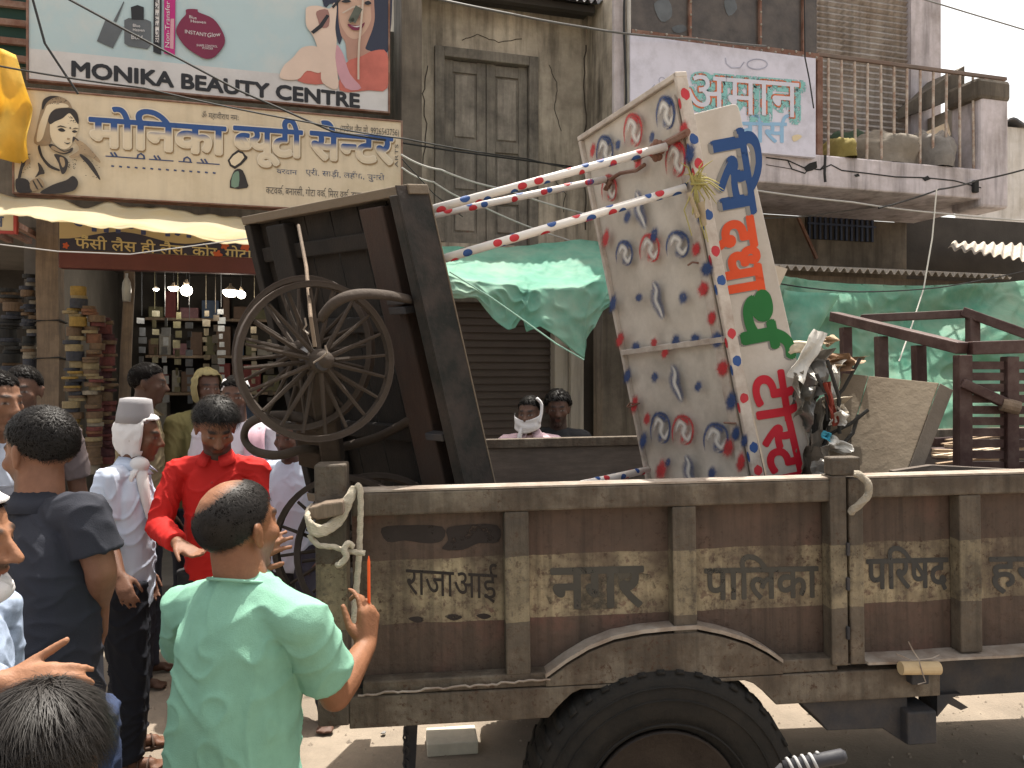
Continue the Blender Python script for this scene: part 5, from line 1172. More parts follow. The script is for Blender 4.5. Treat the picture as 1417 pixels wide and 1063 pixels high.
dots = [(884, 412, 4, 6, 'b'), (945, 412, 5, 8, 'b'), (906, 522, 4, 7, 'b'), (966, 535, 4, 7, 'b'), (902, 190, 3, 8, 'b'), (855, 200, 3, 7, 'b'), (883, 225, 4, 12, 'r'), (946, 180, 5, 12, 'r'), (955, 212, 6, 14, 'b'), (820, 208, 3, 10, 'r'), (868, 300, 4, 9, 'b'), (905, 325, 4, 10, 'b'), (963, 345, 5, 9, 'r'), (970, 300, 5, 10, 'b'), (838, 330, 4, 12, 'r'), (848, 420, 4, 12, 'b'), (973, 400, 6, 10, 'r'), (985, 440, 5, 9, 'r'), (858, 470, 4, 10, 'r'), (978, 372, 7, 10, 'b'), (880, 480, 5, 7, 'b'), (935, 472, 5, 8, 'b'), (905, 474, 4, 6, 'r'), (962, 470, 6, 8, 'b'), (920, 488, 4, 8, 'r'), (992, 470, 7, 10, 'b'), (1000, 510, 7, 10, 'r'), (868, 520, 4, 10, 'b'), (1012, 555, 6, 12, 'b'), (1008, 620, 6, 12, 'r'), (895, 580, 4, 8, 'r'), (878, 560, 4, 12, 'r'), (1018, 600, 5, 10, 'b'), (1025, 640, 5, 12, 'r'), (915, 650, 6, 14, 'r'), (890, 610, 4, 12, 'b'), (985, 655, 5, 9, 'b'), (924, 640, 3, 6, 'b'), (1030, 610, 4, 9, 'b')]
for i, (x, y, rx, ry, c) in enumerate(dots):
    blob(groups[c], x, y, rx * 1.45, ry * 1.3, .2, .0275, i + 150, .95)
for k_, m_ in (('r', mat('sprayed_red', (.42, .03, .035), .65, .2, 12, .03, valpha=(90, .7))), ('b', mat('sprayed_blue', (.025, .055, .16), .65, .2, 12, .03, valpha=(90, .7))), ('w', mat('sprayed_white', (.62, .60, .57), .6, .1, 12, .03, valpha=(60, .2)))):
    groups[k_][0].build('sprayed_mark', m_, stall, colors=groups[k_][1])
# dots along the right rim
for c, m_ in (('r', red_s), ('b', blue_s)):
    b = sm_()
    for k in range(11):
        if (k % 2 == 0) == (c == 'r'):
            yy = .06 + k * SL / 11 + .03 * math.sin(k * 2.3); b.poly([(SW + .0185, yy + .020 * math.sin(a) * random.uniform(.8, 1.2), -.005 + .02 * math.cos(a)) for a in [q * .52 for q in range(12)]])
            b.poly([(SW + .010 + .007 * math.cos(a), yy + .03 + .02 * math.sin(a), .0205) for a in [q * .52 for q in range(12)]])
    b.build('sprayed_mark', m_, stall)
# legs (poles) with red and blue spots
def leg(a, c, r, seed):
    b = MB(); b.tube([a, c], r, 12); p = b.build('leg', plain('leg_white_%d' % seed, (.66, .63, .6), .45, var=.15), stall, smooth=True)
    rn_ = random.Random(seed); d = (c - a); Ln = d.length; d.normalize(); x, y, _ = basis(d)
    for cc, m_ in ((0, red_s), (1, blue_s)):
        b = MB(); k = 0; t_ = .05 + .05 * cc
        while t_ < Ln - .03:
            ang = rn_.uniform(0, 6.28); hw = rn_.uniform(.011, .019)
            for dang in (0, 2.6):
                vs = []; nn = 8
                for i in range(nn + 1):
                    for j in range(nn + 1):
                        u, v = i / nn * 2 - 1, j / nn * 2 - 1
                        m2 = max(abs(u), abs(v)); q = math.hypot(u, v); k2 = m2 / q if q > 0 else 0; u2, v2 = u * k2, v * k2
                        aa = ang + dang + u2 * .85; vs.append(a + d * (t_ + dang * .016 + v2 * hw) + (x * math.cos(aa) + y * math.sin(aa)) * (r + .0012))
                b.add(vs, [(i * (nn + 1) + j, (i + 1) * (nn + 1) + j, (i + 1) * (nn + 1) + j + 1, i * (nn + 1) + j + 1) for i in range(nn) for j in range(nn)])
            t_ += rn_.uniform(.10, .15)
        b.build('spot', m_, p, smooth=True)
    return p
leg(P(590, 292, 2.74), SM @ shit(922, 203, .04), .0155, 1)
leg(P(602, 297, 3.05), SM @ shit(838, 248, .04), .0145, 2)
leg(P(608, 360, 2.70), SM @ shit(948, 260, .04), .0155, 3)
leg(P(770, 678, 3.0), SM @ shit(897, 650, .04), .0155, 4)
b = MB(); c0, c1 = SM @ shit(895, 212, .03), SM @ shit(952, 182, .03); b.tube([c0, c1], .012, 8); b.tube([SM @ shit(878, 222, .035), SM @ shit(952, 186, .035)], .007, 6); b.build('clamp_bar', M['rust'], stall)
b = MB(); c = SM @ shit(909, 208, .055)
for k in range(7):
    a = k * .9; b.ellip(c + V((.016 * math.cos(a), -.01 + .004 * k, .024 * math.sin(a))), (.014, .014, .018), None, 8, 6)
b.build('clamp', M['rust'], stall, smooth=True)
b = MB(); b.tube([SM @ shit(x, y, .03) for x, y in ((838, 252), (858, 240), (880, 236), (892, 228))], .008, 6); b.tube([SM @ shit(x, y, .03) for x, y in ((843, 258), (838, 262), (846, 250))], .012, 6); b.build('clamp_bar', M['rust'], stall)
b = MB(); b.tube([SM @ shit(x, y, .03) for x, y in ((966, 364), (958, 363), (952, 367))], .004, 5); b.tube([SM @ shit(x, y, .03) for x, y in ((868, 563), (872, 558), (885, 558), (870, 564))], .004, 5); b.tube([SM @ shit(x, y, .03) for x, y in ((1002, 585), (1018, 586))], .004, 5); b.build('wire', M['rust'], stall)
# wisp of straw and string tied at the third leg
b = MB(); rn = random.Random(9); c = SM @ shit(962, 255, .05)
for k in range(26):
    a = rn.uniform(-.6, 2.6); L2 = rn.uniform(.04, .15); d = V((math.cos(a) * .7, rn.uniform(-.3, .1), math.sin(a) * .8)); b.tube([c + V((rn.uniform(-.02, .02), 0, rn.uniform(-.02, .02))), c + d * L2 * .5 + V((0, 0, .01)), c + d * L2 + V((0, 0, -.02))], [.0035, .003, .001], 5)
for k in range(8):
    a = rn.uniform(-1.9, -1.0); L2 = rn.uniform(.1, .24); d = V((math.cos(a) * .5, -.1, math.sin(a))); b.tube([c, c + d * L2 * .5 + V((rn.uniform(-.04, .04), 0, 0)), c + d * L2], [.003, .0025, .002], 5)
tag(b.build('straw_wisp', mat('dry_straw', (.32, .28, .10), .9, .4, 10), None), 'wisp of dry straw tied where the lowest leg meets the white stall panel', 'straw')
b = MB(); b.prism([SM @ shit(x, y, .06) for x, y in ((964, 282), (974, 279), (977, 312), (969, 315))], (.0, -.01, .0)); b.prism([SM @ shit(x, y, .075) for x, y in ((950, 268), (955, 266), (968, 300), (963, 303))], (.0, -.01, .0)); tag(b.build('cloth_tag', plain('tag_cloth', (.45, .36, .24), .8), None), 'little tan strip hanging below the straw wisp', 'strip')
# name board behind the right edge
nb = [P(950, 160, 2.93), P(1021, 142, 2.91), P(1121, 692, 2.92), P(1048, 692, 2.95)]
nTL = nb[0]; nx = (nb[1] - nb[0]); NW = nx.length; nx.normalize(); ny = (nb[3] - nb[0]); ny = ny - nx * ny.dot(nx); NL = ny.length; ny.normalize(); nz_ = nx.cross(ny).normalized()
if nz_.y > 0: nz_ = -nz_
NM = MT(((nx.x, ny.x, nz_.x, nTL.x), (nx.y, ny.y, nz_.y, nTL.y), (nx.z, ny.z, nz_.z, nTL.z), (0, 0, 0, 1))); NI = NM.inverted()
def nhit(px, py, h=.003):
    o = NI @ V((0, 0, CAM_Z)); d = NI.to_3x3() @ V(((px - CX) / F_PX, 1, -(py - CY) / F_PX)); t = (h - o.z) / d.z
    return o + d * t
b = MB(NM); rc = .02
pts = [(rc, 0, 0), (NW - rc, 0, 0), (NW - .004, .006, 0), (NW, rc, 0), (NW + .01, NL, 0), (0, NL, 0), (0, rc, 0)]
b.prism([V(p) + V((0, 0, -.03)) for p in pts], (0, 0, .03)); board_o = b.build('name_board', mat('name_board_white', (.50, .46, .42), .6, .08, 4, .08, dirt=(.34, .29, .24), damt=.45, dscale=3), stall, bevel=.004)
def vtext(txt, a, c, top, m_, sh, bold, h=.0015):
    """letters reading down the board: baseline pixels a -> c, headline towards the right edge (top = pixel on the headline side)"""
    for off, dx, dy, mm in ((h, -3.0, 2.0, sh), (h + .0012, 0, 0, m_)):
        if mm is None: continue
        b = MB(NM); A_, B_ = nhit(a[0] + dx, a[1] + dy, off), nhit(c[0] + dx, c[1] + dy, off); C_ = nhit(top[0] + dx, top[1] + dy, off); ax = (B_ - A_); pr = C_ - A_; pr = pr - ax * (pr.dot(ax) / ax.dot(ax))
        text_on(b, txt, A_, B_, A_ + pr, bold); b.build('lettering', mm, board_o)
gsh = plain('letter_grey_shade', (.22, .21, .2), .6)
bl_m, or_m, gr_m, rd_m = plain('letter_blue', (.018, .06, .19), .5), plain('letter_orange', (.60, .07, .018), .5), plain('letter_green', (.012, .13, .03), .5), plain('letter_red', (.48, .012, .03), .5)
vtext('िस', (984, 188), (1002, 300), (1027, 186), bl_m, gsh, .075)
vtext('दधा', (993, 308), (1010, 412), (1041, 305), or_m, gsh, .058)
vtext('थ^', (1018, 412), (1036, 505), (1062, 408), gr_m, gsh, .08)
vtext('टी', (1040, 520), (1051, 588), (1083, 515), rd_m, None, .055)
vtext('स~टाल', (1053, 592), (1082, 720), (1096, 588), rd_m, None, .055)

# ------------------------------------------------------------------ scrap, table leaf, rack
M['scrap'] = [mat('scrap_tin', (.22, .22, .21), .45, .35, 6, .3, metal=.5, dirt=(.12, .09, .07), damt=.5), mat('scrap_dark', (.035, .033, .03), .8, .3), mat('scrap_card', (.33, .25, .17), .9, .3), mat('scrap_white', (.52, .5, .46), .7, .2), mat('scrap_teal', (.10, .2, .2), .7, .3), mat('scrap_red', (.22, .04, .025), .7, .3)]
def sheet(px_pts, d, m_, name, label, seed, amp=.03):
    """crumpled sheet: a quad of pixels at one distance, bent in depth"""
    a, b_, c, e = [P(*p, d) for p in px_pts]; rn_ = random.Random(seed); b = MB()
    b.grid(12, 12, lambda u, v: a.lerp(b_, u).lerp(e.lerp(c, u), v) + V((.25 * amp * noise.noise(V((u * 4, v * 4, seed + 5))), amp * (noise.noise(V((u * 2.5, v * 2.5, seed))) * 2 + math.sin(u * 4 + seed) * .6), .25 * amp * noise.noise(V((v * 4, u * 4, seed + 9))))), .004, (0, 1, 0))
    return tag(b.build(name, m_, None), label, 'scrap')
sheet([(1128, 455), (1142, 462), (1108, 532), (1092, 520)], 2.86, M['scrap'][3], 'scrap_strip', 'pale folded plastic strip leaning topmost on the scrap heap', 1, .02)
sheet([(1112, 490), (1150, 482), (1142, 540), (1098, 560)], 2.9, M['scrap'][0], 'scrap_sheet', 'dented grey tin sheet at the front of the scrap heap', 2, .05)
sheet([(1100, 540), (1140, 530), (1122, 600), (1112, 590)], 2.88, M['scrap'][0], 'scrap_sheet', 'narrow grey tin piece under the dented sheet', 3, .04)
sheet([(1138, 530), (1150, 528), (1162, 588), (1152, 590)], 2.84, M['scrap'][5], 'scrap_strip', 'red brown strip sticking down in the middle of the scrap heap', 4, .015)
sheet([(1150, 510), (1168, 498), (1160, 560), (1146, 560)], 2.95, M['scrap'][3], 'scrap_paper', 'crumpled white paper beside the red brown strip', 5, .05)
sheet([(1158, 562), (1183, 582), (1168, 590), (1150, 588)], 2.82, M['scrap'][3], 'scrap_paper', 'small white pointed paper at the right of the scrap heap', 6, .03)
sheet([(1152, 602), (1182, 618), (1172, 630), (1140, 622)], 2.8, M['scrap'][3], 'scrap_paper', 'white paper scrap low on the heap next to the table leaf', 7, .03)
sheet([(1140, 596), (1150, 600), (1148, 612), (1138, 606)], 2.81, mat('scrap_blue', (.05, .3, .42), .5), 'scrap_wrapper', 'tiny blue wrapper low on the scrap heap', 8, .02)
sheet([(1105, 570), (1160, 575), (1165, 680), (1108, 680)], 2.98, M['scrap'][1], 'scrap_sheet', 'dark board at the back of the scrap heap', 9, .05)
sheet([(1120, 600), (1152, 590), (1130, 680), (1100, 690)], 2.87, mat('scrap_greybrown', (.09, .075, .06), .8, .3), 'scrap_sheet', 'grey brown sheet at the foot of the scrap heap', 10, .04)
sheet([(1148, 498), (1210, 492), (1186, 506), (1152, 512)], 3.0, M['scrap'][2], 'scrap_card', 'tan cardboard strip pointing right out of the scrap heap', 11, .03)
sheet([(1132, 466), (1156, 464), (1152, 480), (1138, 474)], 2.92, M['scrap'][2], 'scrap_card', 'curled brown card at the top of the scrap heap', 12, .05)
sheet([(1150, 488), (1178, 492), (1170, 512), (1145, 520)], 2.97, mat('scrap_brown', (.2, .12, .07), .8, .3), 'scrap_card', 'brown torn card just under the tan strip', 13, .05)
sheet([(1128, 640), (1150, 632), (1148, 680), (1122, 690)], 2.75, M['scrap'][0], 'scrap_sheet', 'shiny foil scrap touching the trailer rail', 14, .05)
b = MB(); rope_path(b, [P(1088, 492, 2.95), P(1098, 482, 2.93), P(1112, 480, 2.93), P(1126, 484, 2.95), P(1138, 494, 2.98)], .022, 10); tag(b.build('rope_roll', mat('rag_rope', (.48, .42, .32), .9, .2, 20, .6), None, smooth=True), 'thick pale twisted rag between the name board and the scrap heap', 'rag')
for i_, (pts_, d_, m_, lab_) in enumerate([
    ([(1092, 500), (1120, 520), (1104, 640), (1084, 610)], 2.99, mat('scrap_fawn', (.19, .165, .13), .85, .3), 'fawn sheet edge showing between the name board and the dented tin'),
    ([(1150, 540), (1176, 536), (1170, 650), (1140, 660)], 3.04, mat('scrap_olive', (.13, .115, .09), .85, .3), 'olive grey board standing between the heap and the table leaf'),
    ([(1116, 560), (1146, 548), (1138, 640), (1108, 650)], 2.93, mat('scrap_ash', (.24, .22, .19), .8, .3), 'ash grey torn board in the middle of the scrap heap'),
    ([(1096, 520), (1112, 512), (1122, 560), (1102, 580)], 2.84, mat('scrap_mottled', (.15, .14, .12), .7, .4, 20), 'mottled grey flap hanging at the left of the scrap heap'),
    ([(1140, 556), (1172, 548), (1166, 574), (1148, 582)], 2.88, mat('scrap_buff', (.34, .29, .22), .85, .3), 'buff torn paper beside the blue wrapper'),
    ([(1118, 620), (1146, 616), (1150, 690), (1112, 690)], 2.80, mat('scrap_umber', (.085, .07, .055), .85, .3), 'umber sheet standing behind the centre post')]):
    sheet(pts_, d_, m_, 'scrap_sheet', lab_, 40 + i_, .04)
rn = random.Random(31); b = MB()
for k in range(9):
    p = P(rn.uniform(1110, 1165), rn.uniform(560, 660), rn.uniform(2.85, 3.0)); d = V((rn.uniform(-.15, .15), rn.uniform(-.05, .05), rn.uniform(.1, .28))); b.tube([p, p + d * .5 + V((.02, 0, 0)), p + d], .007, 6)
tag(b.build('scrap_rods', M['scrap'][1], None), 'dark bent rods tangled in the scrap heap', 'rods')
# table leaf
tl = thing('table_leaf', 'worn grey brown plywood table leaf leaning in the trailer', 'table leaf', loc=P(1210, 690, 2.9))
a, b_, c, e = P(1166, 516, 3.02), P(1323, 532, 2.88), P(1262, 690, 2.72), P(1122, 690, 2.86)
nrm = (b_ - a).cross(e - a).normalized(); nrm = nrm if nrm.y < 0 else -nrm
jn = lambda u: (a.lerp(b_, u), e.lerp(c, u))
M['ply'] = mat('worn_ply', (.165, .128, .088), .85, .4, 4, .4, 30, dirt=(.10, .08, .06), damt=.6, dscale=4, c2=(.21, .17, .12), c2scale=3)
for u0, u1 in ((0, .235), (.24, .86)):
    p0, q0 = jn(u0); p1, q1 = jn(u1); b = MB(); b.prism([p0, p1, q1, q0], -nrm * .03); b.build('plank', M['ply'], tl, bevel=.004)
p0, q0 = jn(.865); p1, q1 = jn(1.0); b = MB(); b.prism([p0, p1 - nrm * .05, q1 - nrm * .05, q0], -nrm * .03); b.build('side_rail', mat('ply_edge', (.15, .125, .10), .85, .3, 5, .3), tl, bevel=.004)
# iron rack lying on the load
rk = thing('metal_rack', 'dark brown slatted metal rack lying across the front of the trailer', 'rack', loc=P(1340, 690, 3.3))
M['rack'] = mat('rack_brown', (.055, .027, .024), .55, .3, 8, .2, dirt=(.11, .08, .07), damt=.4, dscale=8)
k0, k1, k2, k3 = P(1154, 438, 3.75), P(1332, 482, 2.95), P(1345, 434, 3.85), P(1480, 478, 2.93)
k4 = P(1480, 484, 3.6)
def bar(name, p, q, w=.04, h=.04): b = MB(); b.beam(p, q, w, h); return b.build(name, M['rack'], rk, bevel=.004)
bar('rail', k0, k1, .05, .045); bar('rail', P(1192, 441, 3.95), k2, .045, .04); bar('rail', P(1332, 431, 3.85), k4, .05, .045); bar('rail', k1 + V((.026, 0, 0)), k3, .05, .05)
for px, py, d_, yb in ((1170, 446, 3.66, 600), (1219, 458, 3.4, 600), (1271, 470, 3.2, 600)): p = P(px, py, d_); bar('post', p - V((0, 0, .024)), P(px + 3, yb, d_), .045, .045)
bar('post', P(1346, 438, 3.83), P(1346, 480, 3.83), .05, .05)
pz = P(1333, 660, 2.95)
bar('post', k1 - V((0, 0, .026)), V((k1.x, k1.y, pz.z)), .05, .05); q = P(1397, 484, 2.945); bar('post', q - V((0, 0, .026)), V((q.x, q.y, pz.z)), .045, .05)
b = MB(); x0 = k1.x + .028; x1 = k3.x
for k in range(13):
    z = k1.z - .05 - k * .042; b.box(x0, q.x - .026, 2.935, 2.96, z - .030, z); b.box(q.x + .026, x1, 2.935, 2.96, z - .030, z)
b.build('slat', M['rack'], rk)
b = MB(); b.beam(P(1330, 530, 2.93), P(1400, 562, 2.90), .05, .035); b.build('stretcher', M['rack'], rk, bevel=.004)
b = MB(); c_ = P(1398, 562, 2.89); b.lathe([(.001, -.03), (.026, -.03), (.026, .03), (.001, .03)], 12, c_, (1, -.3, -.3)); b.build('knob', M['post_wood'], rk)
bar('rail', P(1292, 628, 3.5), P(1480, 620, 3.5), .05, .05); bar('rail', P(1292, 612, 3.7), P(1480, 600, 3.7), .04, .04)
rn = random.Random(17); mst = [mat('stick_%d' % i, c, .85, .25, 10) for i, c in enumerate([(.42, .34, .25), (.33, .25, .17), (.24, .17, .11)])]
for k in range(34):
    px = rn.uniform(1288, 1440); py = rn.uniform(604, 655); d_ = 3.05 + (655 - py) / 60 * .7; L2 = rn.uniform(.15, .5); an = rn.uniform(-.5, .5); p = P(px, py, d_)
    v_ = V((math.cos(an) * L2, rn.uniform(-.15, .15), rn.uniform(-.04, .06))); b = MB(); b.beam(p, p + v_, rn.uniform(.015, .03), rn.uniform(.006, .012)); tag(b.build('wood_strip', mst[k % 3], None), 'thin split wood strip in the loose pile under the brown rack', 'wood strip', 'loose wood strips under the rack')
b = MB(); b.prism([P(1236, 652, 2.7), P(1290, 644, 2.75), P(1440, 652, 2.75), P(1440, 690, 2.75), P(1236, 690, 2.7)], (0, .03, 0)); tag(b.build('plank', M['inner'], None), 'low dark plank along the trailer rail below the rack', 'plank')
# handlebar grip poking in at the bottom
hb = thing('bicycle_handlebar', 'ribbed dark handlebar grip wound with pale tape at the bottom edge', 'handlebar', loc=P(1060, 1300, 1.6))
p, q = P(1166, 1046, 1.6), P(1085, 1062, 1.62); b = MB(); b.tube([q, p, p + (p - q).normalized() * .008], [.0135, .0145, .008], 14); b.build('grip', mat('black_grip', (.03, .03, .035), .6), hb, smooth=True)
b = MB(); d = (p - q); Ln = d.length; dn = d.normalized(); x, y, _ = basis(dn); b.tube([q + dn * (t * Ln * .62) + (x * math.cos(t * 30) + y * math.sin(t * 30)) * .0148 for t in [i / 90 for i in range(91)]], .0035, 6); b.build('tape', mat('grip_tape', (.3, .3, .3), .6), hb, smooth=True)
b = MB(); b.tube([q, q + (q - p) * .3 + V((0, 0, -.03)), q + (q - p) * .5 + V((0, .05, -.14)), V((q.x - .12, q.y + .1, .75)), V((q.x - .2, q.y + .1, .45)), V((q.x - .2, q.y + .1, .02))], .011, 10); b.build('bar', M['chassis'], hb, smooth=True)
# ------------------------------------------------------------------ people
def remesh(mb, vox, it=3):
    me = bpy.data.meshes.new('tmp'); me.from_pydata([tuple(v) for v in mb.v], [], mb.f); o = bpy.data.objects.new('tmp', me); col.objects.link(o)
    m = o.modifiers.new('r', 'REMESH'); m.mode = 'VOXEL'; m.voxel_size = vox
    dg = bpy.context.evaluated_depsgraph_get(); ev = o.evaluated_get(dg); em = ev.to_mesh()
    n = len(em.vertices); v = np.empty(n * 3); em.vertices.foreach_get('co', v); v = v.reshape(-1, 3)
    k = len(em.polygons); ls = np.empty(k, int); em.polygons.foreach_get('loop_total', ls); li = np.empty(len(em.loops), int); em.loops.foreach_get('vertex_index', li)
    quads = li.reshape(-1, 4) if (ls == 4).all() else None
    if quads is None:
        st = np.concatenate([[0], np.cumsum(ls)[:-1]]); faces = [tuple(li[a:a + c]) for a, c in zip(st, ls)]
        quads = np.array([f if len(f) == 4 else (f[0], f[1], f[2], f[2]) for f in faces])
    ed = np.empty(len(em.edges) * 2, int); em.edges.foreach_get('vertices', ed); ed = ed.reshape(-1, 2)
    ev.to_mesh_clear(); bpy.data.objects.remove(o); bpy.data.meshes.remove(me)
    deg = np.bincount(ed.ravel(), minlength=n).astype(float)[:, None]; deg[deg == 0] = 1
    def lap(a):
        s = np.zeros_like(a)
        for c in range(3):
            s[:, c] = np.bincount(ed[:, 0], a[ed[:, 1], c], n) + np.bincount(ed[:, 1], a[ed[:, 0], c], n)
        return s / deg - a
    for i in range(it):
        v = v + .55 * lap(v)
        if i % 2: v = v - .42 * lap(v)
    return v, quads
def normals(v, q):
    n = np.zeros_like(v); fn = np.cross(v[q[:, 2]] - v[q[:, 0]], v[q[:, 3]] - v[q[:, 1]])
    for k in range(4): np.add.at(n, q[:, k], fn)
    l = np.linalg.norm(n, axis=1, keepdims=True); l[l == 0] = 1
    return n / l
def np_mesh(name, v, q, m, root, colors=None):
    inv = np.array(ROOTM[root.name].inverted()); v = v @ inv[:3, :3].T + inv[:3, 3]
    me = bpy.data.meshes.new(name); faces = [tuple(f) if f[2] != f[3] else tuple(f[:3]) for f in q.tolist()]
    me.from_pydata(v.tolist(), [], faces); me.materials.append(m); me.polygons.foreach_set('use_smooth', [True] * len(faces))
    if colors is not None:
        ca = me.color_attributes.new('Col', 'FLOAT_COLOR', 'POINT'); ca.data.foreach_set('color', np.asarray(colors, dtype=np.float32).ravel())
    me.update(); o = bpy.data.objects.new(name, me); col.objects.link(o); o.parent = root; ROOTM[o.name] = ROOTM[root.name]; return o
def loft(mb, secs, xa, ya):
    """secs: (centre, half width, half depth) from bottom to top"""
    n = 20; vs = []; fs = []
    for c, a, d in secs:
        for j in range(n):
            t = 2 * math.pi * j / n; ct, st = math.cos(t), math.sin(t)
            e = .85
            vs.append(c + xa * (a * math.copysign(abs(ct) ** e, ct)) + ya * (d * math.copysign(abs(st) ** e, st)))
    k = len(secs)
    for i in range(k - 1):
        for j in range(n): fs.append((i * n + j, i * n + (j + 1) % n, (i + 1) * n + (j + 1) % n, (i + 1) * n + j))
    fs += [tuple(range(n - 1, -1, -1)), tuple(range((k - 1) * n, k * n))]
    mb.add(vs, fs)
def chain(mb, pts, rs):
    for i in range(len(pts) - 1): mb.capsule(pts[i], pts[i + 1], rs[i], rs[i + 1], 12, 4)
def hand(mb, w, d, n, side, curl=.5, spread=.0, s=1.0, curls=None, thumb=.35):
    d = V(d).normalized(); n = V(n); n = (n - d * n.dot(d)).normalized(); t = d.cross(n) * (-1 if side == 'R' else 1)   # t = towards thumb
    pt = lambda x, y, z: w + (t * x + d * y + n * z) * s
    for x, y1, r in ((.026, .083, .0145), (.009, .088, .0145), (-.009, .084, .014), (-.025, .076, .0125)): mb.capsule(pt(x * .55, .006, 0), pt(x, y1, 0), .0185 * s, r * s, 10, 3)
    base = [(.029, .086, .074), (.0095, .092, .082), (-.0105, .088, .076), (-.028, .078, .060)]
    for i, (x, y, L) in enumerate(base):
        c = (curls[i] if curls else curl); a = .15 + c * .5; p = pt(x, y, 0); r = (.0092, .0095, .009, .008)[i]; ang = 0; sp = (1.5 - i) * .06 * (1 + 3 * spread)
        for k, fr in enumerate((.45, .32, .25)):
            ang += a if k else a * .8
            q = p + (d * math.cos(ang) - n * math.sin(ang) + t * sp) * (L * fr * s); mb.capsule(p, q, r * s * (1 - .08 * k), r * s * (.92 - .08 * k), 8, 3); p = q
    a, b_, c = pt(.024, .018, -.004), pt(.050, .045, -.012 - .02 * thumb), pt(.060 - .015 * thumb, .074, -.016 - .05 * thumb)
    c2 = c + (c - b_) * .8
    mb.capsule(a, b_, .0165 * s, .0125 * s, 8, 3); mb.capsule(b_, c, .0115 * s, .0105 * s, 8, 3); mb.capsule(c, c2, .0105 * s, .0085 * s, 8, 3)
def head(mb, H, s=1.0, jaw=1.0, nose=1.0):
    h = MB(); E = h.ellip
    E((0, -.014, .030), (.0745, .096, .086)); E((0, .028, -.020), (.0625, .062, .082)); E((0, .020, -.062), (.054 * jaw, .055, .050)); h.ellip((0, .060, -.096), (.026, .022, .018))
    h.capsule((0, .086, .012), (0, .108 * (.9 + .1 * nose), -.030), .0085, .0125); E((.012, .097, -.034), (.010, .010, .008)); E((-.012, .097, -.034), (.010, .010, .008))
    h.capsule((-.036, .073, .026), (-.010, .083, .022), .0105, .0105); h.capsule((.036, .073, .026), (.010, .083, .022), .0105, .0105)
    for q in (-1, 1):
        E((q * .044, .055, -.020), (.022, .022, .022)); E((q * .032, .0705, .003), (.0145, .0125, .011))
        E((q * .077, -.012, -.004), (.009, .018, .031), MT.Rotation(q * .35, 3, 'Z')); E((q * .083, -.021, .008), (.007, .012, .018), MT.Rotation(q * .5, 3, 'Z')); E((q * .076, -.006, -.030), (.007, .010, .010))
    h.capsule((-.018, .083, -.056), (.018, .083, -.056), .0065, .0065); h.capsule((-.016, .080, -.068), (.016, .080, -.068), .0075, .0075)
    h.capsule((0, .084, -.044), (0, .086, -.052), .009, .006)
    mb.add([H @ (V(p) * s) for p in h.v], h.f)
SKIN = [None]
M['skin'] = mat('brown_skin', (.2, .1, .06), .58, .16, 22, .2, 140, vcol=True, spec=.28)
def skin_cols(v, H, s, tone, beard=0.0, grey=0.0, hair=None, bald=None, baldr=0, seed=1, hc=(.016, .0135, .012)):
    tone = np.array(tone); c = np.tile(np.append(tone, 1.0), (len(v), 1))
    inv = np.array(H.inverted()); L = (v @ inv[:3, :3].T + inv[:3, 3]) / s; x, y, z = np.abs(L[:, 0]), L[:, 1], L[:, 2]
    near = (np.abs(z) < .14) & (x < .1) & (np.abs(y) < .13)
    def put(m, colr, k):
        m = np.clip(m, 0, 1)[:, None] * k * near[:, None]; c[:, :3] = c[:, :3] * (1 - m) + np.array(colr) * m
    g = lambda cx, cy, cz, rx, ry, rz: np.exp(-(((x - cx) / rx) ** 2 + ((y - cy) / ry) ** 2 + ((z - cz) / rz) ** 2))
    put(1.6 * g(0, .09, -.062, .022, .02, .010), tone * np.array([.85, .5, .5]), .8)            # lips
    put(2.2 * g(.031, .083, .029, .017, .03, .0055), (.012, .01, .009), .9)                      # brows
    put(1.7 * g(.032, .083, .003, .012, .014, .0045), (.015, .012, .012), .95)                 # eyes
    put(1.2 * g(.0225, .086, .002, .004, .014, .0035), (.35, .32, .3), .7); put(1.2 * g(.0415, .082, .003, .003, .014, .003), (.35, .32, .3), .7)
    if beard:
        m = np.clip((-.030 - z) / .02, 0, 1) * np.clip((y + .01) / .03, 0, 1) * (1 - np.clip(1.8 * g(0, .09, -.062, .018, .02, .008), 0, 1))
        put(m, (.02 + .2 * grey, .017 + .2 * grey, .016 + .19 * grey), beard)
    if hair:                                     # cropped hair and stubble shading into the skin around the hairline
        e = (L - np.array([0, -.014, .030])) / np.array([.0745, .096, .086]); rr = np.linalg.norm(e, axis=1); dd = e / np.maximum(rr, 1e-6)[:, None]
        k = dd[:, 2] - hairline(dd[:, 1]); w0 = .20
        if hair == 'bald':
            bd_ = np.array(bald, float); bd_ /= np.linalg.norm(bd_); k = np.minimum(k, (np.arccos(np.clip(dd @ bd_, -1, 1)) - baldr) * .8); w0 = .26
        sel = (rr < 1.09) & (rr > .8); nzv = np.zeros(len(v)); idx = np.nonzero(sel & (k > -.4))[0]
        nzv[idx] = [noise.noise(V(dd[i] * 22)) for i in idx]
        m = np.clip((k + w0 + .07 * nzv) / w0, 0, 1) ** 1.3 * sel * .93
        c[:, :3] = c[:, :3] * (1 - m[:, None]) + np.array(hc) * m[:, None]
    if beard: put(1.8 * g(0, .092, -.044, .024, .02, .008), (.02 + .15 * grey, .018 + .15 * grey, .016 + .15 * grey), beard)
    return c
HAIR = {k: mat('hair_' + k, c, .50, .35, 60, 0, spec=.22) for k, c in (('black', (.012, .010, .009)), ('greying', (.017, .0145, .013)), ('grey', (.16, .15, .145)))}
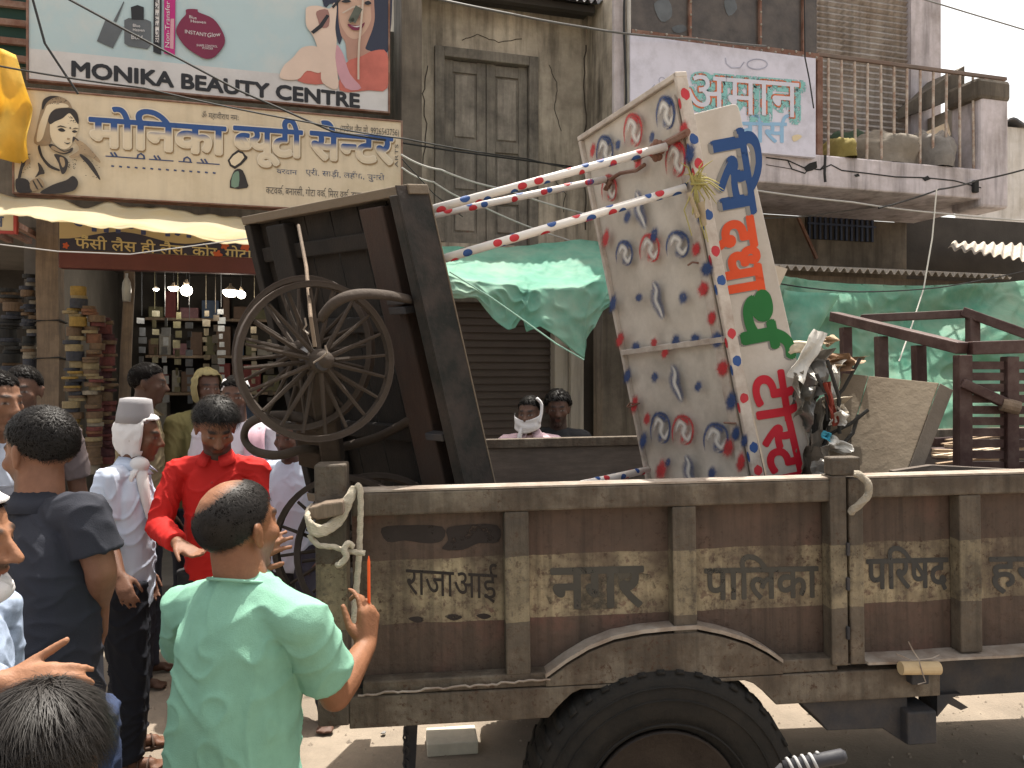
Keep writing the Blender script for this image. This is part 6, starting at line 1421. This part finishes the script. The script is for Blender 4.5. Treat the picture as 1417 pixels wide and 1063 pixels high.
def hairline(y):
    return np.interp(y, [-1, -.5, -.1, .1, .25, .45, .75, 1], [-.74, -.60, -.24, -.06, .06, .36, .50, .60])
CAP = mat('hair_undercoat', (.0065, .0055, .005), .9, .3, 60, .5, 200, spec=.05)
def make_hair(root, H, s, style='short', color='black', n=1600, length=.03, thick=.010, seed=1, wid=.0011, bald=(0, .15, 1), baldr=.62, whorl=(0, -.45, .9), messy=.3, lift=.35):
    rn_ = np.random.RandomState(seed); c0 = np.array([0, -.014, .030]); rad = np.array([.0755, .097, .087])
    bd_ = np.array(bald, float); bd_ /= np.linalg.norm(bd_)
    def mask(d):
        k = d[:, 2] - hairline(d[:, 1]) + np.array([.10 * noise.noise(V(q_ * 5.0) + V((seed, 0, 0))) + .06 * noise.noise(V(q_ * 14.0) + V((seed, 3, 0))) for q_ in d])
        if style == 'bald': k = np.minimum(k, (np.arccos(np.clip(d @ bd_, -1, 1)) - baldr) * .8)
        return k
    nu, nv = 56, 40; th = np.linspace(0, 2 * np.pi, nu, endpoint=False); ph = np.linspace(-1.0, np.pi / 2 - .02, nv)
    D = np.array([[np.cos(t) * np.cos(p), np.sin(t) * np.cos(p), np.sin(p)] for p in ph for t in th])
    k = mask(D); tk = np.clip(k / .18, 0, 1) ** .7
    nz = np.array([noise.noise(V(d * 5 + seed)) for d in D]) * .35 + np.array([noise.noise(V(d * 13 + seed)) for d in D]) * .2
    pos = c0 + D * rad + D * ((tk * thick * (1 + nz)) - .0015 * (tk <= 0))[:, None]
    fs = []
    for j in range(nv - 1):
        for i in range(nu):
            q = (j * nu + i, j * nu + (i + 1) % nu, (j + 1) * nu + (i + 1) % nu, (j + 1) * nu + i)
            if max(k[list(q)]) > 0: fs.append(q)
    top = tuple((nv - 1) * nu + i for i in range(nu))
    if k[list(top)].max() > 0: fs.append(top)
    vs = pos.tolist(); ncap = len(fs)
    # strands
    w = np.array(whorl, float); w /= np.linalg.norm(w); cnt = 0
    while cnt < n:
        d = rn_.normal(size=3); d /= np.linalg.norm(d)
        kk = mask(d[None])[0] + .05 * rn_.normal() * .8
        if kk < -.02 or rn_.rand() > .55 + kk * 3: continue
        kk = max(kk, 0)
        cnt += 1
        nrm = d / rad; nrm /= np.linalg.norm(nrm)
        fl = d - w * (d @ w); fl = fl if np.linalg.norm(fl) > 1e-3 else np.array([1., 0, 0]); fl += np.cross(w, d) * .5 + np.array([0, 0, -.25]); fl += rn_.normal(size=3) * messy
        fl -= nrm * (fl @ nrm); fl /= np.linalg.norm(fl)
        p = c0 + d * rad + nrm * thick * min(kk / .18, 1) ** .7 * .8; L = length * rn_.uniform(.6, 1.2); sd_ = np.cross(nrm, fl) * wid * rn_.uniform(.7, 1.3); lf = lift * rn_.uniform(.3, 1.5); b0 = len(vs)
        for q in range(4):
            t = q / 3; pp = p + fl * L * t + nrm * L * (lf * t - (lf + .15) * t * t); ww = sd_ * (1 - .8 * t)
            # keep the strand outside the skull
            e = (pp - c0) / rad; r_ = np.linalg.norm(e)
            if r_ < 1.03: pp = c0 + (pp - c0) * 1.03 / r_
            vs += [(pp - ww).tolist(), (pp + ww).tolist()]
        fs += [(b0 + 2 * q, b0 + 2 * q + 1, b0 + 2 * q + 3, b0 + 2 * q + 2) for q in range(3)]
    return link_mesh('hair', [H @ (V(p) * s) for p in vs], fs, [CAP, HAIR[color]], root, smooth=True, mis=[0] * ncap + [1] * (len(fs) - ncap))
def make_beard(root, H, s, color='grey', n=700, length=.012, seed=3, ymin=-.0):
    rn_ = np.random.RandomState(seed); vs, fs = [], []
    while len(fs) < n * 2:
        d = rn_.normal(size=3); d /= np.linalg.norm(d)
        if d[2] > .1 or d[1] < ymin: continue
        p = np.array([0, .022, -.040]) + d * np.array([.060, .060, .068])
        if p[2] > -.02 or p[2] < -.098 or (p[1] > .07 and -.074 < p[2] < -.050): continue
        nrm = d; fl = np.array([0, .2, -1.]) + rn_.normal(size=3) * .3; fl /= np.linalg.norm(fl); sd_ = np.cross(nrm, fl); sd_ = sd_ / (np.linalg.norm(sd_) + 1e-6) * .0008; L = length * rn_.uniform(.5, 1.2); b0 = len(vs)
        for t in (0, .5, 1): pp = p + nrm * (.001 + .5 * L * t) + fl * L * t; vs += [(pp - sd_ * (1 - .7 * t)).tolist(), (pp + sd_ * (1 - .7 * t)).tolist()]
        fs += [(b0, b0 + 1, b0 + 3, b0 + 2), (b0 + 2, b0 + 3, b0 + 5, b0 + 4)]
    return link_mesh('beard', [H @ (V(p) * s) for p in vs], fs, HAIR[color], root)
def wrinkle(v, q, amp, seed, dirs=None, base=1.0):
    n = normals(v, q); d = np.empty(len(v))
    for i, p in enumerate(v):
        a = noise.noise(V((p[0] * 5 + seed, p[1] * 5, p[2] * 2.2))); w_ = V((p[0] * 9 + a * 1.6, p[1] * 9 + a, p[2] * 15 + a * 2.4 + seed)); r1 = 1 - abs(noise.noise(w_)) * 2
        r2 = noise.noise(V((p[0] * 26 + a * 2, p[1] * 26, p[2] * 9 + seed)))
        d[i] = (r1 ** 3 if r1 > 0 else 0) * .9 + r2 * .24 + a * .42
    return v + n * (d * amp)[:, None]
def fabric(name, c, rough=.85, var=.10, bump=.25, **k):
    return mat(name, c, rough, var, k.pop('scale', 3), bump, k.pop('bscale', 320), spec=.15, **k)
def collar(mb, NB, r, f, tilt=.02, rad=.066, hgt=.045):
    """a standing collar, open at the front"""
    n = 20; ring = []
    for j in range(n + 1):
        t = -math.pi / 2 + .28 + (2 * math.pi - .56) * j / n * 1.0 + math.pi; 
        t = math.pi / 2 + .3 + (2 * math.pi - .6) * j / n
        d = r * math.cos(t) + f * math.sin(t); fr = max(0, d.dot(f))
        ring.append((NB + d * (rad - .004) + V((0, 0, -.02 - .02 * fr)), NB + d * (rad - .008) + V((0, 0, hgt * .62 - .035 * fr)), NB + d * (rad + .020 + .02 * fr) + V((0, 0, -.022 - .03 * fr))))
    vs = [p for q in ring for p in q]
    mb.add(vs, [(3 * i + k, 3 * i + 3 + k, 3 * i + 4 + k, 3 * i + 1 + k) for i in range(n) for k in (0, 1)])
def person(label, hx, hy, d, face, top=(.4, .4, .4), legs=(.03, .03, .04), hface=None, pitch=5, roll=0, s=None, hs=1.0, q=.008, tone=(.17, .085, .05), beard=0, grey=0, hair='short', hcol='black', hn=1500, hlen=.03, hthick=.0075, hkw={}, fat=1.0, sleeve='short', J={}, hands={}, hem=-.10, collared=False, amp=.006, seed=1, shirt_mat=None, leg_mat=None, shoes=None, lean=0.0, wide=1.0, nose=1.0, group=None, extra=None):
    HC = P(hx, hy, d); a = R(face); f = V((math.sin(a), math.cos(a), 0)); r = V((math.cos(a), -math.sin(a), 0)); ha = R(hface if hface is not None else face)
    Ht = HC.z + .115 * hs; s = s or Ht / 1.72; up = V((0, 0, 1))
    HM_ = MT.Translation(HC) @ MT.Rotation(-ha, 4, 'Z') @ MT.Rotation(-R(pitch), 4, 'X') @ MT.Rotation(R(roll), 4, 'Y')
    j = {}
    j['NB'] = HC - up * .140 * s - f * .038
    j['PE'] = V((j['NB'].x, j['NB'].y, .525 * Ht)) - f * (.02 + lean)
    for sd_, k in (('L', -1), ('R', 1)):
        j[sd_ + 'S'] = j['NB'] + r * (k * .178 * s * wide) - up * .060 * s
        j[sd_ + 'E'] = j[sd_ + 'S'] - up * .285 * s + r * (k * .045) - f * .02
        j[sd_ + 'W'] = j[sd_ + 'E'] - up * .235 * s + f * .07 - r * (k * .01)
        j[sd_ + 'H'] = j['PE'] + r * (k * .085 * s) - up * .02
        j[sd_ + 'K'] = V((j[sd_ + 'H'].x, j[sd_ + 'H'].y, .28 * Ht)) + r * (k * .015) + f * .02
        j[sd_ + 'A'] = V((j[sd_ + 'K'].x, j[sd_ + 'K'].y, .075)) + r * (k * .01) - f * .01
    for k_, p in J.items(): j[k_] = V(p)
    root = thing('person', label, 'person', loc=(j['PE'].x, j['PE'].y, 0), group=group)
    # body
    b = MB(); NB, PE = j['NB'], j['PE']; sx = lambda t, w_, dp: (PE.lerp(NB, t), w_ * s, dp * s)
    rt = (j['RS'] - j['LS']); rt.z = 0; rt.normalize(); ft = V((-rt.y, rt.x, 0))
    loft(b, [sx(-.12, .10, .07), sx(0, .125, .085), sx(.4, .115 * fat, .085 * fat), sx(.75, .125, .085), sx(.92, .085, .06), sx(1.0, .05, .05)], rt, ft)
    b.capsule(NB - up * .03, HC - up * .045 * hs - f * .014, .063 * s, .058 * hs, 14, 4)
    for k in 'LR':
        b.capsule(NB - up * .045, j[k + 'S'] - up * .012, .042 * s, .042 * s)
        chain(b, [j[k + 'S'], j[k + 'S'].lerp(j[k + 'E'], .45), j[k + 'E'], j[k + 'E'].lerp(j[k + 'W'], .3), j[k + 'W']], [.042 * s, .045 * s, .039 * s, .041 * s, .027 * s])
        chain(b, [j[k + 'H'], j[k + 'K'], j[k + 'K'].lerp(j[k + 'A'], .3), j[k + 'A']], [.078 * s, .052 * s, .050 * s, .035 * s])
        A = j[k + 'A']; fd = f + r * (.18 if k == 'R' else -.18); fd.normalize()
        b.capsule(V((A.x, A.y, .045)) - fd * .04, V((A.x, A.y, .032)) + fd * .11, .035, .026); b.capsule(A, V((A.x, A.y, .045)), .035, .036)
        for t_ in range(5):
            o = (t_ - 2) * .0155; rr = .0125 if t_ != (0 if k == 'R' else 4) else .0155; b.capsule(V((A.x, A.y, .022)) + fd * .12 + V((fd.y, -fd.x, 0)) * o, V((A.x, A.y, .018)) + fd * (.165 - abs(o) * .35) + V((fd.y, -fd.x, 0)) * o * 1.15, rr, rr * .8, 8, 3)
        hd = hands.get(k, {}); dr = hd.get('d', (j[k + 'W'] - j[k + 'E'])); nm = hd.get('n', r * (1 if k == 'R' else -1))
        hand(b, j[k + 'W'], dr, nm, k, hd.get('curl', .55), hd.get('spread', 0), s, hd.get('curls'), hd.get('thumb', .35))
    head(b, HM_, hs, nose=nose)
    v, qd = remesh(b, q, 4)
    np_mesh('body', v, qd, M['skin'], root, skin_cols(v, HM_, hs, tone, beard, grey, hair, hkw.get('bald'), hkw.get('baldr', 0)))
    # trousers
    lm_ = leg_mat or fabric('trousers', legs, .85, .12, scale=5)
    b = MB(); loft(b, [sx(-.17, .115 * fat ** .5, .095), sx(-.05, .140 * fat ** .5, .108 * fat ** .5), sx(.08, .142 * fat ** .5, .110 * fat), sx(.16, .138 * fat ** .5, .106 * fat)], rt, ft)
    for k in 'LR':
        A = j[k + 'A'] - up * .015; b.tube([j[k + 'H'] + up * .02, j[k + 'H'].lerp(j[k + 'K'], .5), j[k + 'K'], j[k + 'K'].lerp(A, .5), A], [.104 * s, .096 * s, .082 * s, .082 * s, .080 * s], 14)
    v, qd = remesh(b, max(q, .008), 4); v = wrinkle(v, qd, amp * 1.2, seed + 9); np_mesh('trousers', v, qd, lm_, root)
    # shirt
    sm2 = shirt_mat or fabric('shirt', top)
    b = MB(); hp = PE + up * hem
    wv = lambda t, w_, dp: (hp.lerp(NB, t), w_ * s, dp * s)
    loft(b, [wv(0, .150 * fat, .118 * fat), wv(.16, .152 * fat, .122 * fat), wv(.38, .146 * fat, .122 * fat), wv(.6, .150 * (fat * .5 + .5), .118 * (fat * .5 + .5)), wv(.78, .160, .110), wv(.9, .135, .088), wv(.97, .088, .068), wv(1.0, .066, .060)], rt, ft)
    for k in 'LR':
        b.capsule(NB - up * .040, j[k + 'S'] - up * .006, .058 * s, .057 * s)
        S_, E_, W2 = j[k + 'S'], j[k + 'E'], j[k + 'W']
        if sleeve == 'short': 
            e = S_.lerp(E_, .72); b.tube([S_.lerp(e, -.1), S_.lerp(e, .35), e], [.054 * s, .062 * s, .066 * s], 14)
        else:
            b.tube([S_.lerp(E_, -.05), S_.lerp(E_, .5), E_], [.054 * s, .058 * s, .054 * s], 14); b.capsule(E_, E_, .057 * s, .057 * s); w3 = E_.lerp(W2, .93); b.tube([E_, E_.lerp(W2, .5), E_.lerp(W2, .86), w3], [.057 * s, .052 * s, .045 * s, .044 * s], 14)
    v, qd = remesh(b, max(q * .9, .0055), 5); v = wrinkle(v, qd, amp, seed); so = np_mesh('shirt', v, qd, sm2, root)
    if collared:
        b = MB(); collar(b, NB + f * .012 + up * .012, rt, ft); o = b.build('collar', sm2, so, smooth=True); sd2 = o.modifiers.new('s', 'SOLIDIFY'); sd2.thickness = .004
    if hair: make_hair(root, HM_, hs, hair, hcol, hn, hlen, hthick, seed, **hkw)
    if shoes:
        for k in 'LR':
            A = j[k + 'A']; fd = f + r * (.18 if k == 'R' else -.18); fd.normalize(); sdv = V((fd.y, -fd.x, 0)); b = MB(); c = V((A.x, A.y, 0))
            out = [(-.065, .0), (-.055, .028), (-.01, .034), (.06, .042), (.13, .046), (.17, .030), (.183, .0)]
            pts = [c + fd * y + sdv * x for y, x in out] + [c + fd * y - sdv * x for y, x in reversed(out[1:-1])]
            b.prism([p + up * .002 for p in pts], (0, 0, .014)); sh = b.build('sandal', M['sole'], root, bevel=.003)
            b = MB()
            if shoes == 'flip':
                t0 = c + fd * .135 + up * .02
                for q_ in (-1, 1): b.tube(spline([t0, c + fd * .10 + sdv * q_ * .022 + up * .050, c + fd * .03 + sdv * q_ * .040 + up * .018], 6, False), .006, 6)
            else:
                for y in (.10, .06, .015): b.tube([c + fd * y + sdv * (.046 * math.cos(t)) + up * (.016 + .052 * math.sin(t) * (1 if y < .09 else .75)) for t in [math.pi * i / 10 for i in range(11)]], .010, 6, flat=.4)
            b.build('strap', M['sole'], sh, smooth=True)
    return root, j, HM_, r, f
M['sole'] = mat('sandal_brown', (.06, .035, .025), .7, .3, 10, .1)
def scarf_ring(mb, c, ax, r0, r1, n=30, wob=.01, seed=0):
    pts = []; x, y, _ = basis(ax)
    for i in range(n):
        t = 2 * math.pi * i / n; pts.append(c + x * r0 * math.cos(t) + y * r0 * math.sin(t) * .9 + V((0, 0, wob * noise.noise(V((math.cos(t) * 2, math.sin(t) * 2, seed))))))
    mb.tube(pts, r1, 8, closed=True)
def head_cloth(root, H, s, m, name='headscarf', lowest=-.10, openf=.35, thick=.012, tail=None, seed=3, amp=.006):
    """cloth wrapped over the head, open at the face"""
    b = MB(); nu, nv = 48, 30; keep = []; vs = []
    for j_ in range(nv + 1):
        ph = -1.25 + (math.pi / 2 + 1.25) * j_ / nv
        for i in range(nu):
            t = 2 * math.pi * i / nu; d_ = V((math.cos(t) * math.cos(ph), math.sin(t) * math.cos(ph), math.sin(ph)))
            w_ = 1 + .0; fold = math.sin(t * 9 + ph * 5 + seed) * .25 + noise.noise(d_ * 4 + V((seed, 0, 0)))
            p = V((0, -.004, .012)) + V((d_.x * .084, d_.y * .104, d_.z * (.104 if d_.z > 0 else .125))) + d_ * (thick * .5 + amp * max(fold, -.25)); vs.append(H @ (p * s)); keep.append(not (d_.y > openf and -.85 < d_.z < .62))
    fs = [(j_ * nu + i, j_ * nu + (i + 1) % nu, (j_ + 1) * nu + (i + 1) % nu, (j_ + 1) * nu + i) for j_ in range(nv) for i in range(nu) if all(keep[q_] for q_ in (j_ * nu + i, j_ * nu + (i + 1) % nu, (j_ + 1) * nu + (i + 1) % nu, (j_ + 1) * nu + i))]
    fs.append(tuple(nv * nu + i for i in range(nu)))
    b.add(vs, fs); o = b.build(name, m, root, smooth=True); sd2 = o.modifiers.new('s', 'SOLIDIFY'); sd2.thickness = .005; return o

W3 = lambda px, py, d: P(px, py, d)
# 1 the man in the mint green T-shirt, back to us
mint = fabric('mint_tshirt', (.215, .42, .315), .85, .12, .25, dirt=(.14, .28, .205), damt=.5, dscale=2.5)
ro1, j1, h1, r1_, f1 = person('balding man in a mint green T-shirt, back turned, one hand up at the trailer rope', 331, 731, 1.8, 14, hface=30, pitch=-4, q=.0048, s=.95, hs=.98, tone=(.20, .088, .045), beard=.35, grey=1, hair='bald', hcol='greying', hn=6000, hlen=.022, hthick=.003, hkw=dict(bald=(-.42, -.38, .9), baldr=.95, messy=.7, wid=.0008), fat=1.10, shirt_mat=mint, legs=(.06, .06, .07), seed=4, amp=.0075, hem=-.16, wide=1.08,
    J=dict(NB=W3(336, 794, 1.77), LS=W3(256, 842, 1.86), RS=W3(420, 858, 1.69), RE=W3(464, 962, 1.80), RW=W3(507, 893, 1.97), LE=W3(262, 905, 2.12), LW=W3(333, 780, 2.17)),
    hands=dict(R=dict(d=V((.03, .30, 1.0)), n=V((.75, -.5, .25)), curls=[.55, 1.25, 1.5, 1.6], thumb=.2), L=dict(d=V((.75, -.15, .55)), n=V((-.3, -.9, .3)), curl=.35)))
# his stubbly neck band of the T-shirt
b = MB(); c = j1['NB'] + V((0, 0, -.022)); pts = []
for i in range(28):
    t = 2 * math.pi * i / 28; pts.append(c + r1_ * .073 * math.cos(t) + f1 * .070 * math.sin(t) + V((0, 0, .006 - .02 * math.sin(t))))
b.tube(pts, .0065, 8, closed=True, flat=.6); b.build('neck_band', mint, ro1, smooth=True)
b = MB(); c = j1['RW'] + V((.012, .045, .075)); b.tube([c + V((-.012, -.006, -.03)), c + V((-.014, -.002, .125)), c + V((-.014, -.002, .14))], [.0042, .0042, .001], 6)
tag(b.build('pencil', plain('orange_pencil', (.75, .10, .02), .5), None), 'thin orange pencil held upright in the raised hand', 'pencil')
# 2 the head at the bottom left
person('person at the bottom left corner, only the whorled dark hair showing', 58, 1050, 1.2, 8, hface=20, pitch=22, q=.007, s=.76, hs=.94, tone=(.20, .1, .06), hair='short', hcol='greying', hn=7000, hlen=.085, hthick=.008, hkw=dict(wid=.0009, messy=.16, whorl=(.05, -.30, .95), lift=.16), top=(.12, .09, .07), seed=11)
# 3 the man cut off by the left edge
check = fabric('blue_check_shirt', (.30, .36, .48), .85, .35, .2, scale=30)
ro3, j3, h3, r3, f3 = person('man cut off by the left edge, white chin cloth, hand held out', -52, 748, 1.6, 88, pitch=4, q=.005, s=.95, hs=1.0, tone=(.26, .125, .07), beard=.6, hair='short', hn=600, shirt_mat=check, sleeve='long', seed=21, J=dict(RE=W3(-100, 960, 1.45), RW=W3(8, 946, 1.48)), hands=dict(R=dict(d=V((1, .1, .02)), n=V((0, -.75, .65)), curls=[.55, .75, .85, .9], thumb=-.4)), nose=1.6)
wcl = fabric('white_cotton', (.62, .60, .60), .9, .06, .3)
head_cloth(ro3, h3, 1.0, wcl, 'headscarf', openf=.30)
b = MB(); c = h3 @ V((0, .052, -.098)); b.ellip(c, (.055, .05, .034)); b.tube([h3 @ V((.06 * q_, .09 - .1 * abs(q_), -.085 + .05 * abs(q_))) for q_ in (-1.3, -1, -.5, 0, .5, 1, 1.3)], .02, 8); b.build('chin_cloth', wcl, ro3, smooth=True)
# 4 the man in the charcoal polo shirt
polo = fabric('charcoal_polo', (.032, .034, .044), .85, .12, .25)
ro4, j4, h4, r4, f4 = person('stout man in a charcoal polo shirt and jeans, back turned, looking left', 55, 626, 2.1, -32, hface=-68, pitch=10, q=.006, tone=(.21, .10, .06), beard=.6, hair='short', hcol='black', hn=6500, hlen=.022, hthick=.0065, hkw=dict(wid=.0008, messy=.9, lift=.8), fat=1.12, wide=1.05, shirt_mat=polo, leg_mat=fabric('blue_jeans', (.035, .05, .10), .85, .2, .3, scale=8), collared=True, seed=8, amp=.007, hem=-.12,
    J=dict(RS=W3(116, 706, 2.02), RE=W3(140, 790, 2.02), RW=W3(137, 836, 2.12), LS=W3(12, 698, 2.22)), hands=dict(R=dict(d=V((-.12, .05, -1)), n=V((.3, .9, 0)), curl=.5, spread=.3)))
# 5 the man in the white head cloth
pale_sh = fabric('pale_blue_shirt', (.50, .56, .68), .85, .08, .25)
ro5, j5, h5, r5, f5 = person('man with a white head cloth and grey cap, pale blue shirt and sandals', 192, 604, 3.62, 68, hface=80, pitch=6, q=.007, tone=(.12, .055, .032), hair=None, shirt_mat=pale_sh, legs=(.012, .013, .018), seed=14, amp=.009, hem=-.13, shoes='sandal', collared=True, J=dict(RS=W3(148, 662, 3.45), RE=W3(146, 738, 3.46), RW=W3(166, 798, 3.34)))
head_cloth(ro5, h5, 1.0, wcl, 'headscarf', openf=.42, seed=6, amp=.010)
b = MB(); k0_ = h5 @ V((.055, .03, -.125)); b.ellip(k0_, (.045, .042, .04), None, 14, 10)
b.tube(spline([k0_, k0_ + V((.03, -.03, -.06)), k0_ + V((.05, -.04, -.15)), k0_ + V((.07, -.03, -.25))], 6, False), [.034 - .001 * i for i in range(19)], 10, flat=.5); b.tube(spline([k0_, k0_ + V((-.02, -.05, -.05)), k0_ + V((-.04, -.06, -.12))], 6, False), .028, 10, flat=.5); b.build('scarf_knot', wcl, ro5, smooth=True)
b = MB(); b.lathe([(.083, .062), (.080, .10), (.072, .150), (.068, .172), (.04, .178), (.001, .18)], 26, h5 @ V((0, -.02, 0)), h5.to_3x3() @ V((0, -.06, 1))); b.build('cap', fabric('grey_cap', (.27, .26, .27), .9), ro5, smooth=True)
# 6 the young man in the red shirt
redm = fabric('red_shirt', (.46, .020, .017), .75, .10, .2)
ro6, j6, h6, r6, f6 = person('young man in a bright red shirt looking down, palm turned up', 299, 592, 3.6, 172, hface=150, pitch=30, hs=1.08, wide=1.06, q=.006, tone=(.19, .09, .052), beard=.8, hair='short', hn=2200, hlen=.065, hthick=.017, hkw=dict(wid=.0011, messy=.45, lift=.6, whorl=(-.25, -.5, .8)), shirt_mat=redm, legs=(.03, .03, .032), sleeve='long', collared=True, seed=17, amp=.007, shoes='flip', hem=-.16,
    J=dict(RE=W3(219, 728, 3.52), RW=W3(246, 752, 3.32), LE=W3(352, 735, 3.62), LW=W3(330, 790, 3.4)), hands=dict(R=dict(d=V((.85, -.35, -.35)), n=V((-.2, .3, -.9)), curl=.3, thumb=-.3)))
b = MB(); 
for k in range(4): p = j6['PE'].lerp(j6['NB'], .2 + k * .2) + f6 * .118; b.lathe([(.001, 0), (.006, .001), (.006, .004), (.001, .005)], 10, p, f6)
b.build('button', plain('red_button', (.35, .02, .02), .4), ro6)
# 7 khaki man behind
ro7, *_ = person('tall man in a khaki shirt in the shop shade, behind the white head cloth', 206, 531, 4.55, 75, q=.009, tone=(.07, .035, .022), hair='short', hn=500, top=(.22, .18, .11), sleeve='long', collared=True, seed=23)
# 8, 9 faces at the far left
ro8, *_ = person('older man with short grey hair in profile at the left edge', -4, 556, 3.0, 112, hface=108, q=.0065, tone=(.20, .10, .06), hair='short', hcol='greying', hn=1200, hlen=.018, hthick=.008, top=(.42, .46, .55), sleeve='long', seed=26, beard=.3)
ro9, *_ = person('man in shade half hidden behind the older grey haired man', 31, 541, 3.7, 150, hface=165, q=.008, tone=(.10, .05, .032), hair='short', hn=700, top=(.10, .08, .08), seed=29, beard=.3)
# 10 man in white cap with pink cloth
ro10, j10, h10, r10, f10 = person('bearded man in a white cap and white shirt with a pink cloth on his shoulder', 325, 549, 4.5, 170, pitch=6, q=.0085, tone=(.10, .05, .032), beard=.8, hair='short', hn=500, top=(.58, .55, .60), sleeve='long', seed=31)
b = MB(); b.lathe([(.080, .035), (.080, .06), (.066, .098), (.03, .116), (.001, .12)], 24, h10 @ V((0, -.012, 0)), h10.to_3x3() @ V((0, -.1, 1))); b.build('cap', wcl, ro10, smooth=True)
b = MB(); p = j10['LS']; pa = spline([p + V((-.07, .12, -.12)), p + V((-.07, .06, .02)), p + V((-.06, -.0, .065)), p + V((-.05, -.10, -.01)), p + V((-.04, -.135, -.16)), p + V((-.05, -.135, -.34))], 6, False)
b.grid(6, len(pa) - 1, lambda u, v: pa[round(v * (len(pa) - 1))] + r10 * ((u - .5) * .11) + V((0, -.008 * math.sin(u * 14), 0)), .008, (0, .5, -.5)); b.build('shoulder_cloth', fabric('pink_cloth', (.62, .40, .46)), ro10, smooth=True)
# 11 person in olive veil
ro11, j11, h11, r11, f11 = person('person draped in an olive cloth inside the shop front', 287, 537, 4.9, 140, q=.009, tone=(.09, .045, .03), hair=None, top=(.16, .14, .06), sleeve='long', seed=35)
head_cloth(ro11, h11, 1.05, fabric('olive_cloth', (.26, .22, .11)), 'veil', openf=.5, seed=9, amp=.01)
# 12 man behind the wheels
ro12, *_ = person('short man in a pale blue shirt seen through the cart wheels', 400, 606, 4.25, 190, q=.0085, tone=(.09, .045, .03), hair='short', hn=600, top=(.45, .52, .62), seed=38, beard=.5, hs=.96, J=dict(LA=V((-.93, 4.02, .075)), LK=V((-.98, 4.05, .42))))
# 13, 14 behind the trailer
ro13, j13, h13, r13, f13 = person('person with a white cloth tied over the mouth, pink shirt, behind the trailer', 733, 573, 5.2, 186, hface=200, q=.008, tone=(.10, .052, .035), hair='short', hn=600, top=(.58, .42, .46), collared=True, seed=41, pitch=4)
b = MB(); L13 = lambda x, y, z: h13 @ V((x, y, z))
b.grid(16, 8, lambda u, v: L13(.09 * math.sin((u - .5) * 3.3), .012 + .098 * math.cos((u - .5) * 2.6) + .004 * math.sin(v * 9 + u * 6), -.012 - .085 * v - .02 * math.cos((u - .5) * 3) + .05 * abs(u - .5)), .006, (0, .3, 0)); b.build('face_cloth', wcl, ro13, smooth=True)
b = MB(); b.tube(spline([L13(-.085, .06, -.05), L13(-.092, .03, .02), L13(-.088, .02, .075), L13(-.06, .03, .11)], 6, False), .017, 8, flat=.6); b.tube(spline([L13(.03, .085, -.085), L13(.04, .10, -.14), L13(.05, .10, -.22), L13(.05, .10, -.30)], 6, False), [.03 + .001 * i for i in range(19)], 10, flat=.45); b.build('cloth_tail', wcl, ro13, smooth=True)
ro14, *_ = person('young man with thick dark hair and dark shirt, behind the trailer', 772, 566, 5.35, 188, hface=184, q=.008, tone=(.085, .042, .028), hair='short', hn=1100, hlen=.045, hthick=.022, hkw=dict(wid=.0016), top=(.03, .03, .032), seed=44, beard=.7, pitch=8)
